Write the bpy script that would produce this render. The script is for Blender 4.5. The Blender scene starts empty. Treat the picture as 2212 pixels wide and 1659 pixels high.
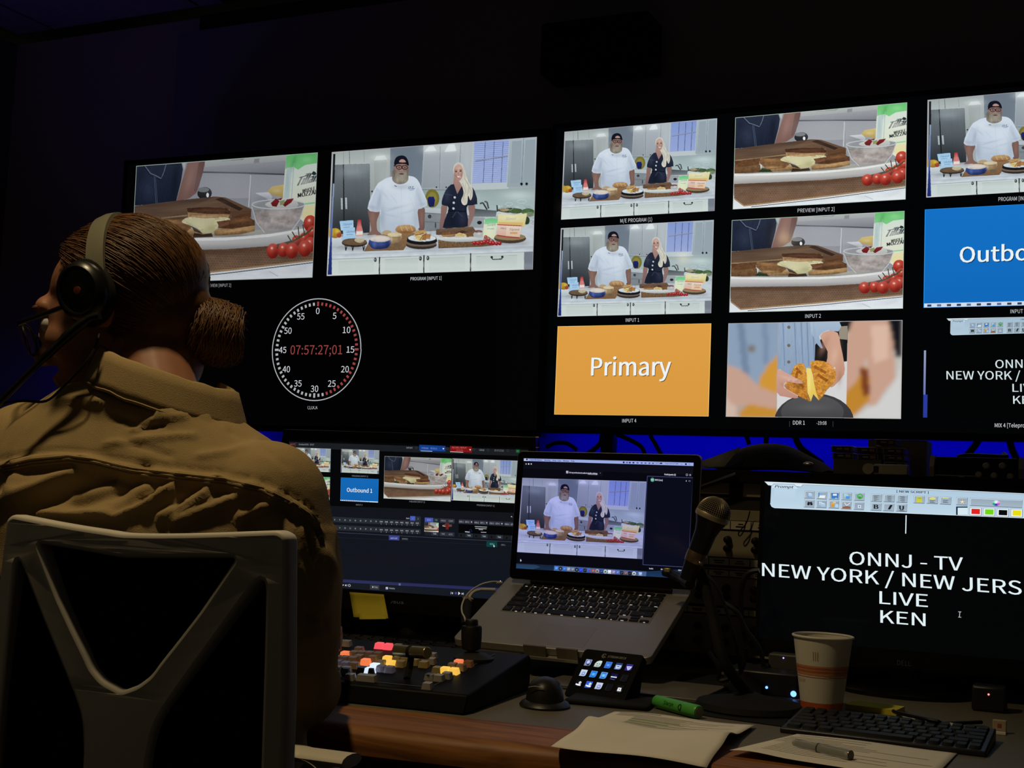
import bpy, bmesh, math, random
import numpy as np
from math import sin, cos, pi, radians
from mathutils import Vector, Matrix, noise
from mathutils.bvhtree import BVHTree

SC = bpy.context.scene
COL = SC.collection
IW, IH, FPX = 2212.0, 1659.0, 2755.79
EYE = Vector((0, 0, 1.05))
CR = Vector((0.90606668, 0.42097664, 0.04268294))
CU = Vector((-0.00149848, -0.09768014, 0.99521673))
CF = Vector((-0.42313228, 0.90179668, 0.08787389))

# ---------------------------------------------------------------- camera
cam = bpy.data.cameras.new('camera')
cam.sensor_fit = 'HORIZONTAL'
cam.sensor_width = 36.0
cam.lens = FPX / IW * 36.0
cam.clip_start = 0.02
cam.clip_end = 50
cam_o = bpy.data.objects.new('camera', cam)
COL.objects.link(cam_o)
m = Matrix.Identity(4)
for i in range(3):
    m[i][0], m[i][1], m[i][2], m[i][3] = CR[i], CU[i], -CF[i], EYE[i]
cam_o.matrix_world = m
SC.camera = cam_o

# ---------------------------------------------------------------- colour management, world
SC.view_settings.view_transform = 'Standard'
SC.view_settings.look = 'None'
SC.view_settings.exposure = 0.0
SC.view_settings.gamma = 1.0
SC.view_settings.use_curve_mapping = False
wd = bpy.data.worlds.new('room_ambience')
SC.world = wd
wd.use_nodes = True
bg = wd.node_tree.nodes['Background']
bg.inputs[0].default_value = (1.0, 0.84, 0.68, 1)
bg.inputs[1].default_value = 0.015

# ---------------------------------------------------------------- lights
def spot(name, loc, aim, watt, size=1.2, blend=0.8, rad=0.035, col=(1.0, 0.77, 0.42)):
    l = bpy.data.lights.new(name, 'SPOT')
    l.energy = watt
    l.color = col
    l.spot_size = size
    l.spot_blend = blend
    l.shadow_soft_size = rad
    o = bpy.data.objects.new(name, l)
    COL.objects.link(o)
    o.location = loc
    o.rotation_euler = (Vector(aim) - Vector(loc)).to_track_quat('-Z', 'Y').to_euler()
    return o

def area(name, loc, aim, sx, sy, watt, col, spread=180):
    l = bpy.data.lights.new(name, 'AREA')
    l.shape = 'RECTANGLE'
    l.size, l.size_y = sx, sy
    l.energy = watt
    l.color = col
    l.spread = radians(spread)
    o = bpy.data.objects.new(name, l)
    COL.objects.link(o)
    o.location = loc
    o.rotation_euler = (Vector(aim) - Vector(loc)).to_track_quat('-Z', 'Y').to_euler()
    return o

# dimmed ceiling downlight over the operator's desk, and three more behind the photographer
spot('ceiling_downlight', (-1.08, 1.03, 2.38), (-0.96, 1.40, 0.8), 37, 1.45, 0.85, 0.05)
spot('ceiling_downlight', (-2.25, 0.30, 2.38), (-1.2, 1.2, 0.9), 0.6, 1.5, 0.9, 0.022)
spot('ceiling_downlight', (-2.10, -1.00, 2.38), (-1.1, 1.2, 0.9), 0.6, 1.5, 0.9, 0.022)
spot('ceiling_downlight', (-1.45, -0.60, 2.38), (-0.8, 1.3, 0.9), 0.6, 1.5, 0.9, 0.022)
# blue LED strips under and behind the wall screens, then an added fill
BLUE = (0.0, 0.0, 1.0)
area('led_strip_and_fill_light', (-2.25, 2.80, 1.205), (-2.25, 2.93, 1.14), 0.75, 0.012, 4.5, BLUE)
area('led_strip_and_fill_light', (-0.60, 2.84, 1.215), (-0.60, 2.93, 1.15), 1.25, 0.012, 0.95, BLUE)
area('led_strip_and_fill_light', (-2.93, 2.2, 1.30), (-2.75, 2.2, 2.4), 0.8, 0.02, 0.42, (0.22, 0.14, 1.0), 100)  # added blue fill beside the left wall to tint the ceiling, no strip here

# ---------------------------------------------------------------- rays of the photograph
def ray(px, py):
    return CF + CR * ((px - IW / 2) / FPX) - CU * ((py - IH / 2) / FPX)
def P(px, py, y):
    d = ray(px, py)
    return EYE + d * (y / d.y)
def Z(px, py, z):
    d = ray(px, py)
    return EYE + d * ((z - EYE.z) / d.z)
def PL(px, py, M):
    """point of the plane y=0 of frame M seen at that pixel, in M's own coordinates"""
    d = ray(px, py)
    n = M.to_3x3() @ Vector((0, 1, 0))
    o = M.translation
    t = n.dot(o - EYE) / n.dot(d)
    return M.inverted() @ (EYE + d * t)
def pix(p):
    v = Vector(p) - EYE
    z = v.dot(CF)
    return (IW / 2 + FPX * v.dot(CR) / z, IH / 2 - FPX * v.dot(CU) / z)
def frame(o, yaw=0, tilt=0, roll=0):
    return (Matrix.Translation(Vector(o)) @ Matrix.Rotation(radians(yaw), 4, 'Z')
            @ Matrix.Rotation(radians(tilt), 4, 'X') @ Matrix.Rotation(radians(roll), 4, 'Y'))

# ---------------------------------------------------------------- materials
def lin(c):
    return tuple(((v / 255) / 12.92 if v <= 10.31 else (((v / 255) + 0.055) / 1.055) ** 2.4) for v in c[:3])
MATS = {}
def mat(name, c, rough=0.5, metal=0.0, spec=0.5, var=0.0, vscale=40, bump=0.0, bscale=200, emit=None, es=1.0,
        trans=0.0, alpha=1.0, stretch=None, coat=0.0, aniso=0.0):
    """c: linear rgb"""
    if name in MATS:
        return MATS[name]
    m = bpy.data.materials.new(name)
    m.use_nodes = True
    nt = m.node_tree
    b = nt.nodes['Principled BSDF']
    I = b.inputs
    I['Base Color'].default_value = (*c, 1)
    I['Roughness'].default_value = rough
    I['Metallic'].default_value = metal
    I['Specular IOR Level'].default_value = spec
    I['Transmission Weight'].default_value = trans
    I['Alpha'].default_value = alpha
    I['Coat Weight'].default_value = coat
    if aniso:
        I['Anisotropic'].default_value = aniso
    if emit:
        I['Emission Color'].default_value = (*emit, 1)
        I['Emission Strength'].default_value = es
    if var or bump:
        tc = nt.nodes.new('ShaderNodeTexCoord')
        mp = nt.nodes.new('ShaderNodeMapping')
        nt.links.new(tc.outputs['Object'], mp.inputs['Vector'])
        if stretch:
            mp.inputs['Scale'].default_value = stretch
        if var:
            n = nt.nodes.new('ShaderNodeTexNoise')
            n.inputs['Scale'].default_value = vscale
            n.inputs['Detail'].default_value = 5
            nt.links.new(mp.outputs[0], n.inputs['Vector'])
            mx = nt.nodes.new('ShaderNodeMix')
            mx.data_type = 'RGBA'
            mx.inputs[6].default_value = (*[v * (1 - var) for v in c], 1)
            mx.inputs[7].default_value = (*[min(1, v * (1 + var)) for v in c], 1)
            nt.links.new(n.outputs['Fac'], mx.inputs[0])
            nt.links.new(mx.outputs[2], I['Base Color'])
        if bump:
            n2 = nt.nodes.new('ShaderNodeTexNoise')
            n2.inputs['Scale'].default_value = bscale
            n2.inputs['Detail'].default_value = 3
            nt.links.new(mp.outputs[0], n2.inputs['Vector'])
            bp = nt.nodes.new('ShaderNodeBump')
            bp.inputs['Strength'].default_value = bump
            bp.inputs['Distance'].default_value = 0.002
            nt.links.new(n2.outputs['Fac'], bp.inputs['Height'])
            nt.links.new(bp.outputs[0], I['Normal'])
    MATS[name] = m
    return m

def screen_mat(name, strength=1.0, rough=0.07, spec=0.35):
    """a lit display: the picture is the colour attribute, tinted by the object's own colour"""
    m = bpy.data.materials.new(name)
    m.use_nodes = True
    nt = m.node_tree
    b = nt.nodes['Principled BSDF']
    b.inputs['Base Color'].default_value = (0.004, 0.004, 0.005, 1)
    b.inputs['Roughness'].default_value = rough
    b.inputs['Specular IOR Level'].default_value = spec
    at = nt.nodes.new('ShaderNodeAttribute')
    at.attribute_name = 'Col'
    oi = nt.nodes.new('ShaderNodeObjectInfo')
    mu = nt.nodes.new('ShaderNodeMix')
    mu.data_type = 'RGBA'
    mu.blend_type = 'MULTIPLY'
    mu.inputs[0].default_value = 1
    nt.links.new(at.outputs['Color'], mu.inputs[6])
    nt.links.new(oi.outputs['Color'], mu.inputs[7])
    tc = nt.nodes.new('ShaderNodeTexCoord')
    mp = nt.nodes.new('ShaderNodeMapping')
    mp.inputs['Scale'].default_value = (1.6, 1, 1)
    nt.links.new(tc.outputs['Object'], mp.inputs['Vector'])
    no = nt.nodes.new('ShaderNodeTexNoise')
    no.inputs['Scale'].default_value = 55
    no.inputs['Detail'].default_value = 4
    no.inputs['Roughness'].default_value = 0.75
    nt.links.new(mp.outputs[0], no.inputs['Vector'])
    s1 = nt.nodes.new('ShaderNodeMath')
    s1.operation = 'SUBTRACT'
    s1.inputs[1].default_value = 0.5
    nt.links.new(no.outputs['Fac'], s1.inputs[0])
    s2 = nt.nodes.new('ShaderNodeMath')
    s2.operation = 'MULTIPLY'
    nt.links.new(s1.outputs[0], s2.inputs[0])
    nt.links.new(at.outputs['Alpha'], s2.inputs[1])
    s3 = nt.nodes.new('ShaderNodeMath')
    s3.operation = 'MULTIPLY_ADD'
    s3.inputs[1].default_value = 4.0
    s3.inputs[2].default_value = 1.0
    nt.links.new(s2.outputs[0], s3.inputs[0])
    s4 = nt.nodes.new('ShaderNodeMath')
    s4.operation = 'MULTIPLY'
    s4.inputs[1].default_value = strength
    nt.links.new(s3.outputs[0], s4.inputs[0])
    nt.links.new(mu.outputs[2], b.inputs['Emission Color'])
    nt.links.new(s4.outputs[0], b.inputs['Emission Strength'])
    m.cycles.emission_sampling = 'NONE'
    MATS[name] = m
    return m

def wood_mat():
    m = mat('oak_wood', (0.30, 0.125, 0.04), 0.5, spec=0.25)
    nt = m.node_tree
    b = nt.nodes['Principled BSDF']
    tc = nt.nodes.new('ShaderNodeTexCoord')
    mp = nt.nodes.new('ShaderNodeMapping')
    mp.inputs['Rotation'].default_value = (0, 0, radians(-6))
    mp.inputs['Scale'].default_value = (2.6, 30, 30)
    nt.links.new(tc.outputs['Object'], mp.inputs['Vector'])
    n = nt.nodes.new('ShaderNodeTexNoise')
    n.inputs['Scale'].default_value = 1.6
    n.inputs['Detail'].default_value = 6
    n.inputs['Distortion'].default_value = 1.4
    nt.links.new(mp.outputs[0], n.inputs['Vector'])
    cr = nt.nodes.new('ShaderNodeValToRGB')
    e = cr.color_ramp.elements
    e[0].position, e[0].color = 0.30, (0.13, 0.046, 0.011, 1)
    e[1].position, e[1].color = 0.62, (0.31, 0.125, 0.034, 1)
    nt.links.new(n.outputs['Fac'], cr.inputs[0])
    nt.links.new(cr.outputs[0], b.inputs['Base Color'])
    return m

SCREEN = screen_mat('lit_screen')
BLACK = mat('black_plastic', (0.012, 0.012, 0.013), 0.42, bump=0.1, bscale=900)
GLOSSB = mat('gloss_black_plastic', (0.005, 0.005, 0.0055), 0.28, spec=0.3)
MATTEB = mat('matte_black', (0.010, 0.010, 0.010), 0.8, spec=0.2)
RUBBER = mat('black_rubber', (0.012, 0.012, 0.012), 0.6, spec=0.3)
CABLEB = mat('black_cable', (0.004, 0.004, 0.0045), 0.45, spec=0.3)
ALU = mat('silver_aluminium', (0.33, 0.31, 0.28), 0.45, metal=0.6, var=0.05, vscale=300)
STEEL = mat('steel', (0.55, 0.52, 0.47), 0.3, metal=1.0)
KEYB = mat('key_black', (0.008, 0.008, 0.008), 0.5, spec=0.2)
BEIGE = mat('beige_panel', (0.30, 0.25, 0.17), 0.55, var=0.08, vscale=8)
WHITEP = mat('white_plastic', (0.62, 0.58, 0.50), 0.5, spec=0.3)
PAPER = mat('paper', (0.78, 0.74, 0.66), 0.8, spec=0.1, var=0.03, vscale=30)
YELLOW = mat('yellow_paper', (0.62, 0.52, 0.05), 0.75, spec=0.1, var=0.06, vscale=40)
WOOD = wood_mat()

# ---------------------------------------------------------------- mesh building
class MB:
    def __init__(s, M=None):
        s.v, s.f, s.sm, s.M = [], [], [], (M or Matrix.Identity(4))
    def add(s, vs, fs, smooth=False, M=None):
        A = s.M @ M if M is not None else s.M
        k = len(s.v)
        s.v += [A @ Vector(p) for p in vs]
        s.f += [tuple(k + i for i in f) for f in fs]
        s.sm += [smooth] * len(fs)
        return s
    def box(s, c, d, M=None, taper=1.0):
        x, y, z = d[0] / 2, d[1] / 2, d[2] / 2
        t = taper
        vs = [(-x, -y, -z), (x, -y, -z), (x, y, -z), (-x, y, -z), (-x * t, -y * t, z), (x * t, -y * t, z), (x * t, y * t, z), (-x * t, y * t, z)]
        vs = [(a + c[0], b + c[1], e + c[2]) for a, b, e in vs]
        return s.add(vs, [(3, 2, 1, 0), (4, 5, 6, 7), (0, 1, 5, 4), (1, 2, 6, 5), (2, 3, 7, 6), (3, 0, 4, 7)], False, M)
    def prism(s, pts, y0, y1, M=None, axis='y', smooth=False):
        """pts (a,b): a polygon in the xz plane (axis y) or the xy plane (axis z), extruded from y0 to y1"""
        n = len(pts)
        if axis == 'y':
            vs = [(a, y0, b) for a, b in pts] + [(a, y1, b) for a, b in pts]
        elif axis == 'z':
            vs = [(a, b, y0) for a, b in pts] + [(a, b, y1) for a, b in pts]
        else:
            vs = [(y0, a, b) for a, b in pts] + [(y1, a, b) for a, b in pts]
        fs = [tuple(range(n)), tuple(range(2 * n - 1, n - 1, -1))]
        fs += [(i, i + n, (i + 1) % n + n, (i + 1) % n) for i in range(n)]
        return s.add(vs, fs, smooth, M)
    def tube(s, path, r, n=8, closed=False, flat=1.0, M=None, up=None):
        path = [Vector(p) for p in path]
        k = len(path)
        rs = list(r) if hasattr(r, '__len__') else [r] * k
        ts = []
        for i in range(k):
            a = path[(i - 1) % k] if closed else path[max(0, i - 1)]
            b = path[(i + 1) % k] if closed else path[min(k - 1, i + 1)]
            d = b - a
            ts.append(d.normalized() if d.length > 1e-9 else Vector((0, 0, 1)))
        nrm = (up and Vector(up)) or (Vector((0, 0, 1)) if abs(ts[0].z) < 0.9 else Vector((1, 0, 0)))
        vs, fs = [], []
        for i in range(k):
            nrm = (nrm - ts[i] * nrm.dot(ts[i]))
            nrm = nrm.normalized() if nrm.length > 1e-6 else ts[i].orthogonal().normalized()
            bn = ts[i].cross(nrm)
            for j in range(n):
                a = 2 * pi * j / n
                vs.append(path[i] + nrm * (cos(a) * rs[i] * flat) + bn * (sin(a) * rs[i]))
        for i in range(k if closed else k - 1):
            for j in range(n):
                a, b = i * n + j, i * n + (j + 1) % n
                c, d = ((i + 1) % k) * n + (j + 1) % n, ((i + 1) % k) * n + j
                fs.append((a, b, c, d))
        if not closed:
            fs.append(tuple(range(n - 1, -1, -1)))
            fs.append(tuple((k - 1) * n + j for j in range(n)))
        return s.add(vs, fs, True, M)
    def lathe(s, prof, n=28, M=None, sx=1.0, sy=1.0, cap=True):
        vs, fs = [], []
        for r, z in prof:
            for j in range(n):
                a = 2 * pi * j / n
                vs.append((r * cos(a) * sx, r * sin(a) * sy, z))
        for i in range(len(prof) - 1):
            for j in range(n):
                fs.append((i * n + j, i * n + (j + 1) % n, (i + 1) * n + (j + 1) % n, (i + 1) * n + j))
        if cap:
            fs.append(tuple(range(n - 1, -1, -1)))
            fs.append(tuple((len(prof) - 1) * n + j for j in range(n)))
        return s.add(vs, fs, True, M)
    def ball(s, c, r, nu=16, nv=10, M=None):
        r = r if hasattr(r, '__len__') else (r, r, r)
        vs, fs = [], []
        for i in range(nv + 1):
            t = pi * i / nv
            for j in range(nu):
                a = 2 * pi * j / nu
                vs.append((c[0] + r[0] * sin(t) * cos(a), c[1] + r[1] * sin(t) * sin(a), c[2] + r[2] * cos(t)))
        for i in range(nv):
            for j in range(nu):
                fs.append((i * nu + j, (i + 1) * nu + j, (i + 1) * nu + (j + 1) % nu, i * nu + (j + 1) % nu))
        return s.add(vs, fs, True, M)
    def grid(s, rows, smooth=True, M=None):
        """rows: a list of equal-length lists of points"""
        h, w = len(rows), len(rows[0])
        fs = [(i * w + j, i * w + j + 1, (i + 1) * w + j + 1, (i + 1) * w + j) for i in range(h - 1) for j in range(w - 1)]
        return s.add([p for r in rows for p in r], fs, smooth, M)
    def build(s, name, m, parent=None, bevel=0.0, seg=2, solid=0.0, sub=0, angle=40):
        me = bpy.data.meshes.new(name)
        me.from_pydata([tuple(p) for p in s.v], [], s.f)
        me.validate()
        bm = bmesh.new()
        bm.from_mesh(me)
        bmesh.ops.remove_doubles(bm, verts=bm.verts, dist=1e-6)
        bmesh.ops.recalc_face_normals(bm, faces=bm.faces)
        bm.to_mesh(me)
        bm.free()
        for p in me.polygons:
            p.use_smooth = True
        me.set_sharp_from_angle(angle=radians(angle))
        me.materials.append(m)
        o = bpy.data.objects.new(name, me)
        COL.objects.link(o)
        if solid:
            q = o.modifiers.new('solid', 'SOLIDIFY')
            q.thickness = solid
            q.offset = 0
        if bevel:
            q = o.modifiers.new('bevel', 'BEVEL')
            q.width = bevel
            q.segments = seg
            q.limit_method = 'ANGLE'
            q.angle_limit = radians(35)
        if sub:
            q = o.modifiers.new('sub', 'SUBSURF')
            q.levels = q.render_levels = sub
        if parent:
            adopt(o, parent)
        return o

def adopt(o, parent):
    o.parent = parent
    o.matrix_parent_inverse = (Matrix.Translation(parent['base']) if 'base' in parent else Matrix.Identity(4)).inverted()

def tag(o, label, cat, group=None, kind=None):
    o['label'] = label
    o['category'] = cat
    if group:
        o['group'] = group
    if kind:
        o['kind'] = kind
    return o

def thing(name, loc, label, cat, group=None):
    o = bpy.data.objects.new(name, None)
    COL.objects.link(o)
    o.location = loc
    o.empty_display_size = 0.02
    o['base'] = tuple(loc)
    return tag(o, label, cat, group)

def struct(o, label=None):
    o['kind'] = 'structure'
    if label:
        o['label'] = label
    return o

def smooth_path(pts, n=6, closed=False):
    pts = [Vector(p) for p in pts]
    k = len(pts)
    out = []
    for i in range(k if closed else k - 1):
        g = (lambda j: pts[j % k]) if closed else (lambda j: pts[max(0, min(k - 1, j))])
        a, b, c, d = g(i - 1), g(i), g(i + 1), g(i + 2)
        for q in range(n):
            t = q / n
            out.append(0.5 * ((2 * b) + (c - a) * t + (2 * a - 5 * b + 4 * c - d) * t * t + (3 * b - 3 * c + d - a) * t ** 3))
    if not closed:
        out.append(pts[-1])
    return out

def fnoise(p, s=1.0):
    return noise.noise(Vector(p) * s)

# ---------------------------------------------------------------- flat pictures shown on the displays
GLYPH = {}
CAPH = [0]
try:
    FONT = bpy.data.fonts.load(bpy.utils.system_resource('DATAFILES', path='fonts') + '/Noto Sans CJK Regular.woff2')
except Exception:
    FONT = None
def glyphs(t):
    if t not in GLYPH:
        c = bpy.data.curves.new('t', 'FONT')
        c.body = t
        if FONT:
            c.font = FONT
        c.resolution_u = 3
        o = bpy.data.objects.new('t', c)
        COL.objects.link(o)
        me = bpy.data.meshes.new_from_object(o.evaluated_get(bpy.context.evaluated_depsgraph_get()))
        vs = np.array([(v.co.x, v.co.y) for v in me.vertices]) if len(me.vertices) else np.zeros((0, 2))
        fs = [tuple(p.vertices) for p in me.polygons]
        bpy.data.objects.remove(o)
        bpy.data.curves.remove(c)
        bpy.data.meshes.remove(me)
        if len(vs):
            x0, x1 = vs[:, 0].min(), vs[:, 0].max()
            if t == 'H':
                CAPH[0] = vs[:, 1].max()
            elif not CAPH[0]:
                glyphs('H')
            vs = np.stack([(vs[:, 0] - x0) / max(1e-6, x1 - x0), vs[:, 1] / CAPH[0]], 1)
        GLYPH[t] = (vs, fs)
    return GLYPH[t]

def homography(src, dst):
    A = []
    for (x, y), (u, v) in zip(src, dst):
        A.append([x, y, 1, 0, 0, 0, -u * x, -u * y, -u])
        A.append([0, 0, 0, x, y, 1, -v * x, -v * y, -v])
    return np.linalg.svd(np.array(A, float))[2][-1].reshape(3, 3)

class Art:
    """polygons traced in the coordinates of one view of a display, flattened to the display's unit square"""
    def __init__(s, corners=None):
        sq = [(0, 0), (1, 0), (1, 1), (0, 1)]
        s.H = homography(corners or sq, sq)
        s.S = []          # (verts(n,2), faces, colours(n,4)); soft and textured areas are kept in order with the polygons
        s.mk = None
        s.V = (0, 0, 1)   # origin and scale of the view the numbers are traced in
    def m(s, pts):
        q = np.array(pts, float) / s.V[2] + np.array(s.V[:2])
        q = np.c_[q, np.ones(len(q))] @ s.H.T
        return q[:, :2] / q[:, 2:]
    def raw(s, uv, faces, cols):
        s.S.append((uv, faces, cols))
    @staticmethod
    def c4(c):
        return (*lin(c), c[3] if len(c) > 3 else 0.0)
    @staticmethod
    def clip(pts, cols):
        for ax, lim, sg in ((0, 0, 1), (0, 1, -1), (1, 0, 1), (1, 1, -1)):
            out, oc = [], []
            n = len(pts)
            for i in range(n):
                a, b = pts[i], pts[(i + 1) % n]
                ca, cb = cols[i], cols[(i + 1) % n]
                da, db = (a[ax] - lim) * sg, (b[ax] - lim) * sg
                if da >= 0:
                    out.append(a)
                    oc.append(ca)
                if (da >= 0) != (db >= 0):
                    t = da / (da - db)
                    out.append(a + (b - a) * t)
                    oc.append(ca + (cb - ca) * t)
            pts, cols = out, oc
            if len(pts) < 3:
                return [], []
        return pts, cols
    def uvpoly(s, uv, cols):
        p, c = s.clip([np.array(q) for q in uv], [np.array(q) for q in cols])
        if len(p) >= 3:
            s.raw(np.array(p), [tuple(range(len(p)))], np.array(c))
    def poly(s, pts, c, c2=None, sm=0):
        """c2: colour at the lower end (vertical blend)"""
        if sm:
            pts = [(q.x, q.y) for q in smooth_path([(x, y, 0) for x, y in pts], sm, True)]
        uv = s.m(pts)
        a = np.array(s.c4(c))
        if c2 is None:
            cols = [a] * len(uv)
        else:
            b = np.array(s.c4(c2))
            lo, hi = uv[:, 1].min(), uv[:, 1].max()
            cols = [a + (b - a) * ((q[1] - lo) / max(1e-9, hi - lo)) for q in uv]
        s.uvpoly(uv, cols)
    def rect(s, x0, y0, x1, y1, c, c2=None):
        s.poly([(x0, y0), (x1, y0), (x1, y1), (x0, y1)], c, c2)
    def ell(s, x, y, rx, ry, c, c2=None, n=18, a=0):
        s.poly([(x + rx * cos(2 * pi * i / n) * cos(a) - ry * sin(2 * pi * i / n) * sin(a),
                 y + rx * cos(2 * pi * i / n) * sin(a) + ry * sin(2 * pi * i / n) * cos(a)) for i in range(n)], c, c2)
    def line(s, pts, w, c):
        for (x0, y0), (x1, y1) in zip(pts[:-1], pts[1:]):
            L = math.hypot(x1 - x0, y1 - y0) or 1
            nx, ny = -(y1 - y0) / L * w / 2, (x1 - x0) / L * w / 2
            s.poly([(x0 + nx, y0 + ny), (x1 + nx, y1 + ny), (x1 - nx, y1 - ny), (x0 - nx, y0 - ny)], c)
    def ring(s, x, y, rx, ry, w, c, n=28):
        s.line([(x + rx * cos(2 * pi * i / n), y + ry * sin(2 * pi * i / n)) for i in range(n + 1)], w, c)
    def text(s, t, x0, y0, x1, y1, h, c, shear=0.0, bold=0):
        """baseline from (x0,y0) to (x1,y1), capitals h tall"""
        vs, fs = glyphs(t)
        if not len(vs):
            return
        p = s.m([(x0, y0), (x1, y1), (x0, y0 - h)])
        e1, e2 = p[1] - p[0], p[2] - p[0]
        col = s.c4(c)
        for k in ([0] if not bold else [-bold, 0, bold]):
            uv = p[0] + np.outer(vs[:, 0], e1) + np.outer(vs[:, 1], e2) + np.outer(vs[:, 1] * shear, e1 / np.linalg.norm(e1)) * np.linalg.norm(e2)
            uv = uv + e1 / np.linalg.norm(e1) * np.linalg.norm(e2) * k
            if uv[:, 0].max() > 1 or uv[:, 0].min() < 0:
                for f in fs:
                    s.uvpoly(uv[list(f)], [np.array(col)] * len(f))
            else:
                s.raw(uv, fs, np.array([col] * len(uv)))
    def raster(s, x0, y0, x1, y1, nx, ny, shapes, base, blur):
        """a soft, out-of-focus patch: shapes rasterised on a small grid and blurred, one colour per vertex"""
        X, Y = np.meshgrid(np.linspace(x0, x1, nx), np.linspace(y0, y1, ny))
        I = np.tile(np.array(lin(base)), (ny, nx, 1))
        for pts, c in shapes:
            ins = np.zeros((ny, nx), bool)
            n = len(pts)
            for i in range(n):
                (ax, ay), (bx, by) = pts[i], pts[(i + 1) % n]
                if ay == by:
                    continue
                cross = ((ay > Y) != (by > Y)) & (X < (bx - ax) * (Y - ay) / (by - ay) + ax)
                ins ^= cross
            I[ins] = lin(c)
        for _ in range(blur):
            q = np.pad(I, ((1, 1), (1, 1), (0, 0)), 'edge')
            I = (q[:-2, 1:-1] + q[2:, 1:-1] + q[1:-1, :-2] + q[1:-1, 2:] + 2 * q[1:-1, 1:-1]) / 6
        uv = s.m(np.c_[X.ravel(), Y.ravel()])
        s.S.append(('img', uv, I))
    def mask(s, pts=None, sm=0):
        if pts and sm:
            pts = [(q.x, q.y) for q in smooth_path([(x, y, 0) for x, y in pts], sm, True)]
        s.mk = s.m(pts) if pts else None
    def soft(s, x, y, rx, ry, c, k, a=0.0):
        """a blurred spot of colour c, strength k, axis turned by a, kept inside the current mask"""
        p = s.m([(x, y), (x + rx * cos(a), y + rx * sin(a)), (x - ry * sin(a), y + ry * cos(a))])
        s.S.append(('soft', p, np.array(lin(c)), k, s.mk))
    def tex(s, pts, amp, sx, sy, kind='noise', seed=1, sm=0):
        """grain, sx by sy in traced pixels, multiplied over a polygon"""
        if sm:
            pts = [(q.x, q.y) for q in smooth_path([(x, y, 0) for x, y in pts], sm, True)]
        x, y = pts[0]
        p = s.m([(x, y), (x + sx, y), (x, y + sy)])
        s.S.append(('tex', s.m(pts), amp, abs(p[1][0] - p[0][0]), abs(p[2][1] - p[0][1]), kind, seed))
    @staticmethod
    def inside(pts, X, Y):
        ins = np.zeros(X.shape, bool)
        n = len(pts)
        for i in range(n):
            ax, ay = pts[i]
            bx, by = pts[(i + 1) % n]
            if ay != by:
                ins ^= ((ay > Y) != (by > Y)) & (X < (bx - ax) * (Y - ay) / (by - ay) + ax)
        return ins
    def bake(s, name, nx=480, ny=270, blur=1, sharp=0.7):
        """the picture as one fine grid of coloured points, like the pixels of a soft video image"""
        W, H = 2 * nx - 1, 2 * ny - 1
        gx, gy = np.linspace(0, 1, W), np.linspace(0, 1, H)
        I = np.zeros((H, W, 3))
        def window(uv):
            x0, x1 = int(max(0, math.floor(uv[:, 0].min() * (W - 1)))), int(min(W, math.ceil(uv[:, 0].max() * (W - 1)) + 1))
            y0, y1 = int(max(0, math.floor(uv[:, 1].min() * (H - 1)))), int(min(H, math.ceil(uv[:, 1].max() * (H - 1)) + 1))
            return x0, x1, y0, y1
        def noise2(h, w, sx, sy, seed):
            r = np.random.RandomState(seed)
            a = r.rand(int(h / sy) + 3, int(w / sx) + 3) * 2 - 1
            yy, xx = np.arange(h) / sy, np.arange(w) / sx
            iy, ix = yy.astype(int), xx.astype(int)
            fy, fx = (yy - iy)[:, None], (xx - ix)[None, :]
            return (a[iy][:, ix] * (1 - fy) * (1 - fx) + a[iy + 1][:, ix] * fy * (1 - fx) + a[iy][:, ix + 1] * (1 - fy) * fx + a[iy + 1][:, ix + 1] * fy * fx)
        for op in s.S:
            if isinstance(op[0], str) and op[0] == 'soft':
                _, p, c, k, mk = op
                e1, e2 = p[1] - p[0], p[2] - p[0]
                r = 2.2 * (abs(e1) + abs(e2))
                x0, x1, y0, y1 = window(np.array([p[0] - r, p[0] + r]))
                if x1 <= x0 or y1 <= y0:
                    continue
                X, Y = np.meshgrid(gx[x0:x1], gy[y0:y1])
                d = e1[0] * e2[1] - e1[1] * e2[0]
                u = ((X - p[0][0]) * e2[1] - (Y - p[0][1]) * e2[0]) / d
                v = (e1[0] * (Y - p[0][1]) - e1[1] * (X - p[0][0])) / d
                a = k * np.exp(-1.2 * (u * u + v * v))
                if mk is not None:
                    a = a * s.inside(mk, X, Y)
                I[y0:y1, x0:x1] = I[y0:y1, x0:x1] * (1 - a[..., None]) + c * a[..., None]
            elif isinstance(op[0], str) and op[0] == 'img':
                _, uv, J = op
                x0, x1, y0, y1 = window(uv)
                a0, a1, b0, b1 = uv[:, 0].min(), uv[:, 0].max(), uv[:, 1].min(), uv[:, 1].max()
                fx = np.clip((gx[x0:x1] - a0) / (a1 - a0), 0, 1) * (J.shape[1] - 1.001)
                fy = np.clip((gy[y0:y1] - b0) / (b1 - b0), 0, 1) * (J.shape[0] - 1.001)
                ix, iy = fx.astype(int), fy.astype(int)
                tx, ty = (fx - ix)[None, :, None], (fy - iy)[:, None, None]
                I[y0:y1, x0:x1] = ((J[iy][:, ix] * (1 - tx) + J[iy][:, ix + 1] * tx) * (1 - ty) + (J[iy + 1][:, ix] * (1 - tx) + J[iy + 1][:, ix + 1] * tx) * ty)
            elif isinstance(op[0], str):
                _, uv, amp, sx, sy, kind, seed = op
                x0, x1, y0, y1 = window(uv)
                if x1 <= x0 or y1 <= y0:
                    continue
                X, Y = np.meshgrid(gx[x0:x1], gy[y0:y1])
                ins = s.inside(uv, X, Y)
                px, py = max(1.01, sx * (W - 1)), max(1.01, sy * (H - 1))
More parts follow.
